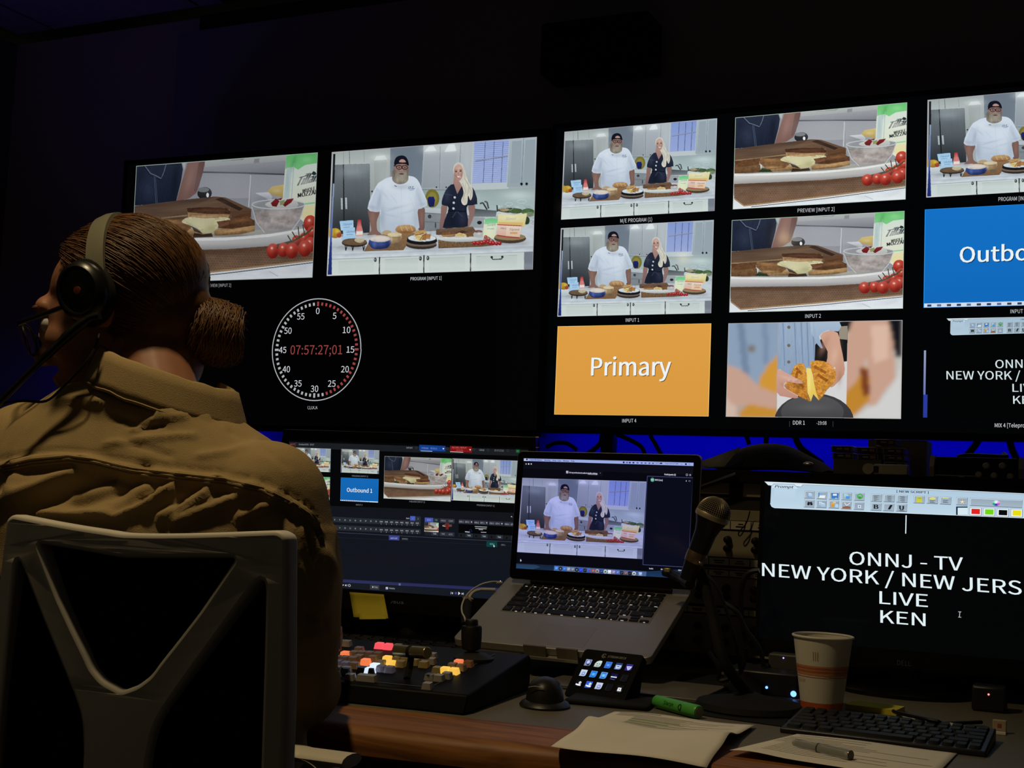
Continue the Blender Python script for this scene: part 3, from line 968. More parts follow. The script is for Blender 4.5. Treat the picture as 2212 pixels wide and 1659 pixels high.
    for a, b in (((122, 220), (2133, 65)), ((2133, 65), (2083, 1365)), ((2083, 1365), (65, 1440)), ((65, 1440), (122, 220))):
        A.line([a, b], 9, (186, 178, 186))
    return A.bake('video_picture')

def toast():
    A = Art([(70, 915), (1313, 845), (1297, 1549), (48, 1580)])
    A.poly([(70, 915), (1313, 845), (1297, 1549), (48, 1580)], (142, 146, 152), (150, 152, 158))
    A.poly([(540, 885), (1110, 855), (1100, 905), (545, 930)], (176, 180, 178), (160, 164, 166))
    A.poly([(600, 895), (800, 880), (830, 868), (800, 884)], (90, 110, 100))
    A.poly([(880, 880), (915, 876), (912, 910), (876, 914)], (138, 140, 146))
    A.poly([(520, 925), (1100, 890), (1092, 965), (520, 950)], (156, 158, 164), (122, 125, 132))
    A.line([(520, 952), (800, 958), (1092, 968)], 9, (76, 80, 88))
    A.poly([(520, 958), (850, 965), (850, 1100), (500, 1100)], (150, 154, 160), (162, 165, 170))
    A.poly([(862, 970), (1090, 972), (1085, 1190), (865, 1160)], (154, 158, 164), (166, 170, 174))
    A.line([(858, 970), (850, 1150)], 8, (196, 200, 204))
    A.poly([(70, 910), (380, 895), (392, 935), (382, 1000), (350, 1120), (66, 1140)], (40, 48, 66), (26, 33, 50))
    A.line([(130, 915), (170, 958), (205, 970), (245, 988), (262, 950), (275, 908)], 5, (104, 116, 138))
    A.line([(118, 915), (165, 968), (240, 996), (270, 950)], 3, (20, 24, 36))
    A.line([(195, 975), (212, 1128)], 4, (78, 90, 112))
    A.line([(204, 975), (222, 1128)], 3, (78, 90, 112))
    A.poly([(382, 890), (415, 888), (402, 940)], (176, 180, 176))
    A.ell(545, 1072, 50, 36, (36, 36, 40))
    A.ell(536, 1052, 40, 14, (120, 124, 126))
    A.ell(566, 1082, 9, 13, (232, 236, 236))
    A.poly([(428, 885), (545, 880), (532, 950), (505, 1030), (488, 1070), (440, 1100), (352, 1118), (385, 1010)], (138, 106, 98), (120, 90, 84))
    A.poly([(500, 900), (545, 880), (525, 970), (490, 1060), (470, 1060)], (112, 84, 78))
    # cheese packet
    A.poly([(1100, 860), (1313, 840), (1297, 1290), (1180, 1200), (1078, 1150), (1090, 960)], (206, 222, 214), (226, 224, 196))
    A.poly([(1100, 862), (1313, 840), (1311, 905), (1230, 915), (1180, 942), (1150, 925), (1094, 936)], (102, 190, 112), (124, 204, 130))
    A.line([(1152, 905), (1140, 1110)], 6, (176, 196, 192))
    A.poly([(1104, 930), (1140, 930), (1125, 1100), (1086, 1105)], (190, 208, 206))
    A.text('Tillamook', 1166, 1034, 1430, 984, 46, (22, 30, 50), 0.35, 0.05)
    A.text('WHOLE', 1214, 1072, 1300, 1056, 20, (38, 44, 58), 0, 0.04)
    A.text('MOZZARELLA', 1184, 1099, 1400, 1064, 24, (30, 36, 52), 0, 0.05)
    A.poly([(1270, 965), (1285, 950), (1300, 955), (1308, 968), (1290, 975)], (28, 50, 56))
    A.line([(1235, 968), (1268, 962)], 7, (110, 130, 130))
    A.line([(1175, 1140), (1300, 1128)], 9, (140, 206, 150))
    A.poly([(1230, 1150), (1300, 1140), (1297, 1230), (1210, 1210)], (226, 218, 168))
    # wedge of cheese, paper, carving board
    A.poly([(890, 1072), (985, 1066), (1010, 1094), (1000, 1118), (960, 1098)], (206, 210, 214))
    A.poly([(975, 1064), (1005, 1036), (1086, 1024), (1080, 1098), (1008, 1082)], (206, 186, 120), (176, 152, 88))
    A.poly([(66, 1142), (400, 1108), (620, 1090), (690, 1096), (868, 1162), (868, 1206), (820, 1232), (60, 1240)], (80, 62, 52), (104, 82, 64))
    A.poly([(620, 1090), (690, 1096), (868, 1162), (730, 1186), (480, 1140)], (104, 80, 62), (92, 70, 54))
    A.poly([(648, 1098), (668, 1098), (812, 1160), (786, 1172), (620, 1106)], (52, 38, 32))
    A.poly([(735, 1186), (868, 1162), (866, 1206), (735, 1222)], (100, 70, 50), (88, 60, 42))
    A.line([(66, 1226), (240, 1214), (430, 1196)], 8, (156, 132, 100))
    A.tex([(66, 1142), (400, 1108), (620, 1090), (690, 1096), (868, 1162), (735, 1190), (66, 1240)], .20, 140, 7, seed=21)
    A.tex([(735, 1186), (868, 1162), (866, 1206), (735, 1222)], .2, 40, 6, seed=22)
    A.soft(450, 1150, 200, 20, (128, 104, 84), .4, -.12)
    A.soft(300, 1215, 260, 12, (64, 48, 38), .5, -.08)
    A.mask([(428, 885), (545, 880), (532, 950), (505, 1030), (488, 1070), (440, 1100), (352, 1118), (385, 1010)])
    A.soft(440, 990, 26, 90, (160, 124, 112), .5, .3)
    A.soft(520, 980, 18, 100, (92, 68, 64), .6, .25)
    A.mask([(70, 910), (380, 895), (392, 935), (382, 1000), (350, 1120), (66, 1140)])
    A.soft(160, 1050, 50, 70, (52, 62, 84), .5)
    A.soft(340, 1000, 30, 110, (18, 22, 34), .6, .1)
    A.soft(100, 960, 40, 60, (22, 28, 44), .5)
    A.mask()
    A.tex([(70, 910), (380, 895), (350, 1120), (66, 1140)], .12, 3, 14, seed=23)
    A.mask([(1100, 860), (1313, 840), (1297, 1290), (1180, 1200), (1078, 1150), (1090, 960)])
    A.soft(1240, 885, 40, 20, (150, 222, 156), .5)
    A.soft(1150, 900, 16, 50, (70, 150, 84), .5, .3)
    A.soft(1110, 1010, 14, 90, (166, 186, 184), .6)
    A.soft(1230, 1010, 60, 30, (236, 240, 230), .5)
    A.mask()
    A.soft(700, 1000, 180, 60, (168, 172, 178), .4)
    A.soft(960, 1110, 90, 30, (112, 116, 124), .5)
    A.soft(1040, 1060, 30, 12, (222, 204, 148), .5)
    # platter
    A.poly([(58, 1300), (900, 1280), (1235, 1262), (1242, 1285), (1180, 1310), (1010, 1330), (700, 1340), (58, 1340)], (170, 172, 164), (150, 152, 144))
    A.poly([(58, 1322), (300, 1328), (700, 1324), (1000, 1304), (1240, 1272), (1205, 1322), (1000, 1372), (700, 1392), (400, 1398), (58, 1402)], (216, 218, 216), (140, 138, 138))
    A.poly([(58, 1320), (300, 1326), (700, 1322), (1000, 1302), (1240, 1270), (1238, 1284), (1000, 1318), (700, 1338), (300, 1342), (58, 1336)], (226, 228, 226))
    # sandwiches
    A.poly([(190, 1316), (230, 1292), (300, 1282), (340, 1318)], (38, 54, 36))
    A.poly([(62, 1262), (150, 1256), (246, 1262), (252, 1296), (236, 1318), (62, 1320)], (122, 92, 62), (92, 66, 44))
    A.poly([(64, 1230), (160, 1222), (244, 1216), (240, 1262), (64, 1280)], (92, 62, 42), (106, 74, 48))
    A.poly([(246, 1250), (272, 1242), (252, 1300)], (200, 204, 198))
    A.poly([(300, 1280), (420, 1262), (548, 1290), (520, 1314), (332, 1314)], (176, 146, 104), (128, 96, 64))
    A.poly([(248, 1216), (330, 1222), (402, 1220), (476, 1252), (424, 1292), (300, 1300), (244, 1252)], (134, 100, 66), (104, 72, 46))
    A.poly([(612, 1276), (896, 1246), (896, 1286), (800, 1304), (622, 1312)], (180, 146, 102), (120, 88, 56))
    A.poly([(620, 1266), (742, 1214), (842, 1202), (892, 1226), (896, 1254), (740, 1274)], (106, 74, 50), (76, 50, 34))
    A.poly([(480, 1296), (540, 1304), (600, 1296), (610, 1318), (470, 1322)], (60, 44, 34))
    A.poly([(430, 1164), (436, 1212), (700, 1220), (722, 1196), (720, 1164)], (150, 116, 82), (166, 136, 98))
    A.poly([(426, 1156), (562, 1150), (702, 1158), (726, 1174), (722, 1190), (560, 1188), (432, 1178)], (64, 42, 32), (86, 56, 40))
    A.poly([(392, 1232), (442, 1206), (560, 1214), (690, 1208), (724, 1222), (652, 1246), (640, 1270), (596, 1292), (540, 1298), (508, 1272), (440, 1250)], (206, 202, 164), (186, 184, 138), 3)
    A.poly([(632, 1232), (720, 1222), (716, 1250), (652, 1262)], (96, 60, 46), (116, 78, 56))
    A.poly([(460, 1256), (505, 1276), (538, 1300), (480, 1286)], (60, 42, 32))
    for q, sd in (([(248, 1216), (402, 1220), (476, 1252), (424, 1292), (300, 1300), (244, 1252)], 31), ([(62, 1225), (246, 1216), (252, 1318), (62, 1320)], 32), ([(612, 1202), (896, 1202), (896, 1290), (622, 1312)], 33), ([(426, 1150), (726, 1150), (722, 1216), (432, 1214)], 34), ([(300, 1280), (548, 1262), (520, 1314), (332, 1314)], 35)):
        A.tex(q, .30, 14, 9, seed=sd)
    for x, y, rx, ry, c, k, a in ((520, 1250, 60, 24, (222, 216, 176), .5, .2), (600, 1270, 40, 20, (164, 158, 112), .5, 0), (330, 1285, 60, 10, (214, 176, 124), .5, 0), (330, 1232, 60, 12, (172, 126, 80), .5, .1), (760, 1282, 110, 10, (216, 176, 122), .5, -.1), (800, 1225, 60, 10, (150, 104, 66), .5, -.1), (580, 1168, 110, 8, (104, 70, 50), .6, 0), (560, 1204, 110, 7, (206, 170, 124), .5, 0),
                                  (520, 1306, 120, 8, (40, 32, 26), .6, 0), (150, 1322, 80, 6, (60, 52, 44), .5, 0), (400, 1318, 110, 6, (70, 60, 50), .5, 0), (760, 1312, 130, 6, (80, 70, 60), .5, 0)):
        A.soft(x, y, rx, ry, c, k, a)
    # glass bowl of dip
    A.poly([(872, 1146), (920, 1130), (1050, 1122), (1180, 1122), (1234, 1132), (1214, 1196), (1160, 1272), (1080, 1292), (960, 1296), (902, 1236)], (142, 146, 148), (160, 160, 160))
    A.poly([(885, 1170), (1222, 1160), (1198, 1212), (1152, 1270), (960, 1290), (906, 1236)], (150, 142, 138), (172, 164, 160))
    A.poly([(962, 1140), (1000, 1118), (1100, 1102), (1170, 1116), (1180, 1150), (1060, 1164)], (206, 208, 204), (176, 176, 172), 3)
    A.tex([(885, 1165), (1222, 1155), (1198, 1212), (1152, 1275), (960, 1292), (906, 1236)], .26, 30, 20, seed=41)
    A.tex([(885, 1165), (1222, 1155), (1198, 1212), (1152, 1275), (960, 1292), (906, 1236)], .16, 14, 10, seed=42)
    A.soft(1060, 1180, 90, 26, (210, 208, 204), .4)
    A.soft(1060, 1270, 120, 20, (126, 124, 124), .5)
    A.ring(1052, 1136, 180, 26, 5, (196, 204, 206))
    A.line([(872, 1150), (905, 1238), (962, 1294)], 5, (190, 196, 198))
    A.line([(1232, 1138), (1200, 1222), (1150, 1282)], 5, (196, 202, 204))
    for q in ([(1000, 1128), (1035, 1102), (1060, 1118), (1040, 1150), (1010, 1146)], [(1080, 1138), (1110, 1108), (1158, 1102), (1140, 1126), (1098, 1150)], [(1030, 1110), (1080, 1098), (1070, 1112)]):
        A.poly(q, (134, 40, 42), (96, 28, 32))
    A.poly([(1060, 1118), (1096, 1110), (1090, 1136), (1064, 1142)], (140, 150, 96))
    # woven mat, worktop edge
    A.poly([(48, 1580), (54, 1480), (1300, 1420), (1297, 1549)], (208, 216, 222), (222, 228, 232))
    A.poly([(58, 1404), (400, 1400), (700, 1394), (1000, 1374), (1200, 1340), (1305, 1340), (1300, 1448), (760, 1500), (130, 1556), (58, 1500)], (104, 82, 66), (118, 92, 72))
    A.line([(60, 1502), (130, 1556), (760, 1502), (1300, 1450)], 10, (158, 130, 98))
    A.poly([(58, 1396), (700, 1388), (1000, 1370), (1170, 1335), (1110, 1380), (900, 1402), (58, 1418)], (66, 48, 38), (104, 78, 58))
    A.line([(180, 1566), (700, 1524), (1298, 1464)], 5, (36, 40, 50))
    A.line([(1000, 1512), (1060, 1540)], 4, (176, 186, 194))
    A.tex([(58, 1404), (700, 1394), (1000, 1374), (1200, 1340), (1305, 1340), (1300, 1448), (760, 1500), (130, 1556), (58, 1500)], .17, 17, 13, 'weave', 51)
    A.tex([(58, 1404), (700, 1394), (1305, 1340), (1300, 1448), (760, 1500), (130, 1556), (58, 1500)], .16, 60, 30, seed=52)
    A.soft(1150, 1430, 160, 16, (60, 42, 32), .55, -.06)
    A.soft(500, 1412, 500, 14, (58, 42, 34), .5, -.01)
    A.tex([(200, 1575), (1298, 1470), (1297, 1549), (180, 1580)], .08, 60, 20, seed=53)
    # vine tomatoes
    for x, y, r in ((1272, 1244, 46), (1290, 1296, 40), (1232, 1330, 34), (1180, 1340, 30), (1276, 1362, 42), (1240, 1384, 46), (1092, 1392, 40), (1152, 1396, 44), (1021, 1398, 42)):
        A.ell(x, y, r, r * 1.02, (188, 66, 52), (122, 28, 22), 22)
        A.mask([(x + r * cos(t * pi / 8), y + r * sin(t * pi / 8)) for t in range(16)])
        A.soft(x - r * .2, y - r * .25, r * .6, r * .55, (214, 92, 72), .6)
        A.soft(x + r * .5, y + r * .5, r * .6, r * .6, (92, 18, 16), .55)
        A.mask()
        A.soft(x - r * .15, y - r * .38, r * .18, r * .15, (250, 214, 204), .95)
    A.line([(1140, 1352), (1190, 1328), (1250, 1300), (1290, 1270)], 11, (82, 72, 50))
    for q in ([(1150, 1350), (1120, 1310)], [(1200, 1322), (1190, 1262)], [(1235, 1305), (1222, 1250)], [(1180, 1330), (1150, 1290)], [(1062, 1360), (1050, 1385)]):
        A.line(q, 7, (72, 66, 44))
    A.tex([(60, 840), (1320, 840), (1310, 1580), (40, 1580)], .035, 3, 3, seed=60)
    A.soft(540, 1350, 500, 20, (216, 216, 214), .3)
    for a, b in (((70, 915), (1313, 845)), ((1313, 845), (1297, 1549)), ((1297, 1549), (48, 1580)), ((48, 1580), (70, 915))):
        A.line([a, b], 6, (176, 196, 184))
    return A.bake('video_picture')

def pulled_toast():
    A = Art([(1102, 52), (2152, 30), (2146, 630), (1087, 617)])
    A.raster(1080, 30, 1402, 630, 34, 60, [([(1080, 30), (1402, 30), (1402, 400), (1300, 420), (1240, 420), (1080, 300)], (138, 158, 182)), ([(1150, 30), (1190, 30), (1240, 420), (1200, 400)], (112, 132, 158)),
             ([(1300, 30), (1330, 30), (1340, 300), (1310, 300)], (120, 140, 166)), ([(1225, 190), (1265, 190), (1265, 225), (1225, 225)], (120, 116, 104)),
             ([(1402, 245), (1340, 300), (1290, 390), (1300, 470), (1402, 480)], (206, 148, 56)), ([(1080, 300), (1180, 330), (1300, 440), (1402, 480), (1402, 560), (1300, 560), (1180, 540), (1080, 600)], (196, 158, 140)),
             ([(1180, 590), (1230, 540), (1402, 570), (1402, 630), (1180, 630)], (196, 140, 50)), ([(1080, 480), (1160, 560), (1170, 630), (1080, 630)], (206, 180, 164))], (176, 160, 150), 3)
    A.raster(1812, 28, 2152, 632, 34, 60, [([(2060, 28), (2152, 28), (2152, 260), (2110, 260)], (18, 20, 26)), ([(1812, 28), (1850, 28), (1830, 100), (1812, 100)], (24, 24, 26)),
             ([(1850, 28), (2062, 28), (2092, 160), (2112, 380), (2040, 470), (1990, 560), (1950, 540), (1940, 260), (1880, 420), (1812, 470), (1812, 160)], (198, 158, 138)),
             ([(1960, 60), (2060, 60), (2070, 260), (1980, 300)], (216, 182, 162)), ([(1812, 480), (1880, 400), (1930, 300), (1960, 380), (1960, 520), (1880, 600), (1812, 632)], (190, 132, 48)),
             ([(1900, 320), (1950, 330), (1960, 480), (1920, 500)], (120, 60, 34)), ([(1960, 560), (2010, 540), (2120, 380), (2152, 250), (2152, 632), (1860, 632)], (206, 206, 204))], (190, 186, 180), 3)
    A.poly([(1402, 46), (1822, 38), (1814, 624), (1394, 620)], (206, 206, 206), (212, 212, 212))
    A.poly([(1402, 46), (1620, 42), (1640, 200), (1600, 330), (1480, 370), (1398, 330)], (150, 170, 194), (138, 158, 184))
    for x in (1430, 1500, 1540, 1575, 1610):
        A.line([(x, 44), (x + 12, 310)], 8, (122, 144, 172))
    for y in (75, 185, 285):
        A.ell(1466, y, 10, 10, (112, 104, 92))
    A.poly([(1625, 180), (1770, 42), (1822, 38), (1818, 280), (1700, 300), (1622, 280)], (22, 24, 26))
    A.poly([(1768, 70), (1820, 66), (1820, 150), (1770, 145)], (150, 140, 124))
    A.poly([(1590, 42), (1770, 40), (1764, 100), (1700, 92), (1648, 130), (1672, 200), (1640, 180)], (166, 186, 208), (146, 166, 192), 2)
    A.poly([(1655, 130), (1700, 96), (1760, 108), (1778, 180), (1800, 290), (1800, 360), (1740, 430), (1715, 430), (1745, 340), (1740, 315), (1690, 390), (1664, 385), (1690, 300), (1700, 220)], (206, 162, 140), (190, 142, 118), 2)
    A.ell(1620, 640, 240, 165, (62, 62, 64), (44, 44, 46), 30)
    A.ell(1610, 590, 190, 104, (84, 84, 86), (60, 60, 62), 30)
    A.poly([(1440, 430), (1480, 360), (1500, 310), (1552, 292), (1575, 360), (1582, 490), (1596, 525), (1480, 465)], (212, 150, 62, N2), (176, 112, 40, N2), 2)
    A.poly([(1596, 285), (1680, 280), (1746, 330), (1746, 400), (1700, 450), (1650, 515), (1625, 440), (1610, 360)], (206, 140, 56, N2), (190, 130, 52, N2), 2)
    A.poly([(1572, 320), (1600, 325), (1632, 470), (1650, 520), (1615, 480), (1600, 524), (1580, 470)], (236, 214, 116), (226, 192, 84))
    for q in ([(1510, 320), (1545, 360)], [(1490, 380), (1560, 440)], [(1620, 310), (1690, 350)], [(1640, 360), (1700, 400)], [(1520, 340), (1500, 420)]):
        A.line(q, 16, (156, 92, 34))
    A.poly([(1398, 330), (1440, 345), (1490, 372), (1545, 400), (1548, 415), (1500, 412), (1450, 405), (1436, 440), (1520, 490), (1510, 505), (1440, 495), (1396, 470)], (206, 164, 148), (190, 140, 124), 2)
    A.tex([(1402, 46), (1640, 42), (1640, 300), (1480, 370), (1398, 330)], .07, 7, 60, seed=71)
    A.tex([(1440, 430), (1500, 310), (1552, 292), (1582, 490), (1596, 525), (1480, 465)], .28, 14, 11, seed=72)
    A.tex([(1596, 285), (1680, 280), (1746, 330), (1746, 400), (1650, 515), (1610, 360)], .28, 14, 11, seed=73)
    for x, y, rx, ry, c, k, a in ((1740, 250, 26, 70, (226, 186, 164), .5, .2), (1680, 180, 20, 60, (168, 124, 104), .5, .4), (1775, 380, 16, 50, (160, 112, 92), .5, .1), (1450, 380, 40, 12, (222, 184, 166), .5, .3), (1450, 430, 40, 14, (160, 108, 92), .5, .4), (1590, 420, 10, 60, (246, 232, 150), .5, 0), (1520, 430, 40, 12, (112, 66, 26), .5, .6), (1610, 560, 120, 26, (104, 104, 106), .4, 0)):
        A.soft(x, y, rx, ry, c, k, a)
    for a, b in (((1102, 52), (2152, 30)), ((2152, 30), (2146, 630)), ((2146, 630), (1087, 617)), ((1087, 617), (1102, 52))):
        A.line([a, b], 5, (180, 180, 180))
    return A.bake('video_picture')

def title(word, bg, bg2, x0, x1, base, h, bar=False):
    """a flat coloured title card: the word's left, right and baseline as fractions of the card"""
    A = Art()
    A.rect(0, 0, 1, 1, bg, bg2)
    A.text(word, x0 + 0.006, base + 0.008, x1 + 0.006, base + 0.008, h, [v * 0.45 for v in bg])
    A.text(word, x0, base, x1, base, h, (236, 242, 244), 0, 0.012)
    if bar:
        A.rect(0, 0.957, 1, 1, (206, 220, 236))
        for i in range(15):
            A.rect(0.02 + i * 0.052, 0.968, 0.042 + i * 0.052, 0.99, ((40, 60, 100), (90, 110, 150), (60, 60, 70))[i % 3])
    for a, b in (((0, 0), (1, 0)), ((1, 0), (1, 1)), ((1, 1), (0, 1)), ((0, 1), (0, 0))):
        A.line([a, b], 0.006, [min(255, v * 1.2 + 20) for v in bg])
    return A.mesh('title_card')


def screen_corners(M, w, h):
    return [pix(M @ Vector(q)) for q in ((0, 0, 0), (w, 0, 0), (w, 0, -h), (0, 0, -h))]

# frames of the four displays (origin: top left of the lit area, x right, z up)
D = 2.80
M_ASUS = frame(Vector((-1.563, 2.239, 0.094)) + EYE * 1, 6.21, 3.77, 0.16) @ Matrix.Translation((0, 0, 0.005))
M_DELL = frame(Vector((-0.540, 2.200, 0.045)) + EYE * 1, 6.17, -1.72, 0.56)
M_LAP = frame(Vector((-0.837, 2.200, -0.029)) + EYE * 1, 1.23, -5.05, -0.31) @ Matrix.Translation((-0.1655, 0, 0.1035))
W_ASUS, H_ASUS = 0.531, 0.304
W_DELL, H_DELL = 0.476, 0.268
W_LAP, H_LAP = 0.331, 0.207

def prompter_ui():
    A = Art(screen_corners(M_DELL, W_DELL, H_DELL))
    A.rect(1600, 1000, 2400, 1500, (2, 3, 4))
    A.V = (1640, 1030, 7.628)
    lt, dk = (214, 232, 244), (98, 120, 136)
    A.poly([(88, 78), (4600, 262), (4600, 300), (720, 138), (688, 168), (640, 166), (600, 150), (240, 120), (212, 148), (150, 140)], (206, 222, 232), (226, 240, 248))
    A.poly([(150, 138), (215, 146), (640, 168), (690, 168), (720, 136), (4600, 300), (4600, 690), (250, 512), (206, 486), (184, 440), (196, 200), (200, 148)], (176, 202, 222), (190, 214, 230))
    A.poly([(212, 150), (240, 118), (575, 128), (606, 158), (632, 172), (625, 202), (205, 184)], (200, 222, 238))
    A.line([(212, 150), (240, 116), (575, 126), (606, 158), (690, 166), (722, 130), (4600, 296)], 7, (116, 140, 158))
    A.line([(150, 138), (212, 146)], 9, (128, 146, 158))
    A.poly([(246, 200), (600, 216), (600, 400), (240, 380)], (188, 214, 232), (184, 208, 226))
    A.line([(184, 440), (206, 488), (250, 510), (4600, 688)], 10, (206, 224, 236))
    A.text('Prompt', 256, 178, 556, 190, 42, (26, 44, 58), 0.25, 0.03)
    def button(x, y, w=172, h=128, sl=0.045, face=(150, 168, 182)):
        A.poly([(x, y), (x + w, y + w * sl), (x + w - 6, y + h + w * sl), (x - 6, y + h)], (78, 96, 112))
        A.poly([(x + 3, y + 3), (x + w - 6, y + w * sl + 3), (x + w - 10, y + h + w * sl - 8), (x - 3, y + h - 8)], (206, 222, 234))
        A.poly([(x + 14, y + 14), (x + w - 8, y + w * sl + 10), (x + w - 12, y + h + w * sl - 8), (x + 8, y + h - 8)], face, [v + 14 for v in face])
    xs = [(748, 228), (950, 238), (1155, 246), (1358, 256), (1566, 264)]
    for x, y in xs:
        button(x, y)
    for x, y in ((742, 374), (943, 382), (1148, 390), (1352, 402), (1560, 414)):
        button(x, y, face=(146, 162, 178))
    A.poly([(806, 266), (852, 268), (872, 288), (868, 334), (802, 330)], (196, 222, 246), (150, 190, 232))
    A.line([(806, 268), (802, 332), (868, 336)], 6, (60, 110, 168))
    A.poly([(985, 260), (1030, 262), (1044, 300), (985, 320)], (120, 176, 226))
    A.poly([(1000, 306), (1092, 306), (1078, 352), (982, 346)], (236, 240, 242))
    A.line([(985, 262), (984, 330)], 8, (50, 70, 90))
    A.poly([(1190, 268), (1308, 272), (1304, 362), (1190, 358)], (44, 108, 190), (66, 130, 206))
    A.rect(1214, 280, 1280, 312, (226, 236, 244))
    A.rect(1250, 346, 1284, 358, (180, 206, 230))
    A.poly([(1396, 280), (1440, 282), (1470, 300), (1466, 340), (1396, 336)], (180, 220, 226), (150, 200, 210))
    A.poly([(1430, 318), (1495, 322), (1490, 366), (1424, 362)], (84, 150, 226))
    A.ring(1660, 322, 42, 36, 22, (76, 176, 80))
    A.poly([(1630, 320), (1690, 330), (1650, 372)], (58, 150, 66))
    for x in (812, 860):
        A.ell(x, 452, 22, 18, (24, 28, 34))
        A.poly([(x - 12, 412), (x + 8, 412), (x + 16, 450), (x - 20, 450)], (30, 34, 40))
    A.rect(820, 418, 850, 440, (36, 40, 48))
    for x, y in ((985, 410), (1028, 430)):
        A.poly([(x, y), (x + 44, y + 2), (x + 58, y + 18), (x + 54, y + 60), (x - 4, y + 56)], (206, 224, 240), (170, 204, 236))
        A.line([(x, y + 26), (x + 50, y + 28)], 4, (100, 150, 200))
        A.line([(x, y + 40), (x + 50, y + 42)], 4, (100, 150, 200))
    A.poly([(1188, 424), (1236, 426), (1232, 496), (1184, 492)], (230, 174, 66), (206, 142, 44))
    A.poly([(1254, 446), (1290, 448), (1306, 466), (1302, 508), (1250, 504)], (176, 212, 240))
    A.ell(1240, 424, 26, 12, (224, 206, 150))
    A.poly([(1372, 496), (1440, 480), (1508, 492), (1500, 526), (1370, 520)], (150, 96, 74))
    A.line([(1405, 428), (1440, 474)], 12, (230, 232, 232))
    A.line([(1498, 432), (1440, 474)], 12, (230, 232, 232))
    A.rect(1628, 462, 1676, 514, (226, 236, 246))
    A.rect(1642, 474, 1664, 504, (120, 150, 186))
    A.line([(1630, 458), (1674, 458)], 8, (90, 120, 176))
    A.V = (1900, 1040, 7.09)
    for x, y in ((-128, 190), (66, 196), (262, 204)):
        button(x, y, 170, 118)
        for i in range(6):
            a, b = ((40, (120, 96, 112, 88, 116, 80)[i]) if x < 0 else (48 + (12 if i % 2 else 0), 122 - (14 if i % 2 else 0)) if x < 100 else (40 + (30 if i % 2 else 8), 124))
            A.line([(x + a, y + 26 + i * 15), (x + b, y + 29 + i * 15)], 6, (52, 70, 82))
    for (x, y), ch in zip(((-134, 326), (58, 334), (256, 342)), 'BIU'):
        button(x, y, 168, 118)
        if ch == 'I':
            A.text('I', x + 74, y + 94, x + 96, y + 95, 70, (22, 30, 40), 0.3, 0.06)
        else:
            A.text(ch, x + 52, y + 92, x + 112, y + 95, 64, (26, 34, 44), 0, 0.06)
        if ch == 'U':
            A.line([(x + 44, y + 104), (x + 122, y + 107)], 8, (26, 34, 44))
    A.text('[ NEW SCRIPT ]', 262, 168, 750, 186, 34, (22, 40, 54), 0, 0.03)
    for x, y in ((524, 214), (726, 222), (928, 232)):
        button(x, y, 172, 118)
    A.rect(566, 236, 650, 322, (190, 196, 60), (206, 206, 70))
    A.line([(590, 256), (640, 258)], 7, (120, 130, 60))
    A.ell(812, 262, 52, 20, (216, 216, 130))
    A.line([(964, 254), (1056, 258)], 12, (206, 220, 130))
    for x in (770, 972):
        for i in range(3):
            A.line([(x, 290 + i * 16), (x + 80 - 18 * (i % 2), 293 + i * 16)], 7, (70, 84, 96))
    button(1178, 240, 176, 122)
    A.ell(1266, 310, 32, 26, (150, 130, 90))
    for k in range(5):
        a = -pi / 2 + k * 2 * pi / 5
        A.line([(1266, 312), (1266 + 32 * cos(a), 312 + 28 * sin(a))], 12, (240, 236, 214))
    button(1386, 250, 804, 122)
    for a, c in ((0, (200, 90, 200)), (1, (60, 60, 190)), (2, (40, 150, 160)), (3, (120, 220, 170)), (4, (220, 240, 240)), (5, (230, 170, 220))):
        A.poly([(1786, 332)] + [(1786 + 60 * cos(a * pi / 3 + t * pi / 12), 332 + 42 * sin(a * pi / 3 + t * pi / 12)) for t in range(5)], c)
    A.ell(1782, 322, 24, 16, (226, 240, 244))
    A.rect(1172, 384, 1348, 514, (14, 36, 54))
    A.rect(1196, 402, 1350, 512, (214, 232, 240))
    for x, y, c in ((1382, 398, (222, 38, 36)), (1590, 406, (112, 214, 22)), (1800, 416, (8, 10, 12)), (2012, 422, (232, 222, 22))):
        A.poly([(x, y), (x + 180, y + 6), (x + 178, y + 130), (x - 2, y + 122)], (120, 132, 142))
        A.poly([(x + 4, y + 4), (x + 172, y + 8), (x + 170, y + 122), (x + 2, y + 116)], (232, 238, 240))
        A.poly([(x + 26, y + 20), (x + 156, y + 24), (x + 154, y + 104), (x + 24, y + 98)], c)
    A.V = (0, 0, 1)
    wt = (226, 240, 244)
    A.line([(1957.4, 1113), (1956.4, 1152.6)], 2.2, wt)
    A.text('ONNJ - TV', 1835, 1219.5, 2080, 1233, 28, wt, 0, 0.008)
    A.text('NEW YORK / NEW JERSEY', 1646.5, 1244, 2274, 1290, 28, wt, 0, 0.008)
    A.text('LIVE', 1900, 1304, 2004, 1311.5, 27, wt, 0, 0.008)
    A.text('KEN', 1902, 1345, 1999, 1352.6, 27, wt, 0, 0.008)
    A.line([(2073.5, 1321.5), (2072.5, 1333)], 1.5, (190, 200, 206))
    for y in (1321.5, 1333):
        A.line([(2070, y), (2076.5, y + .4)], 1.3, (190, 200, 206))
    return A.mesh('prompter_picture')

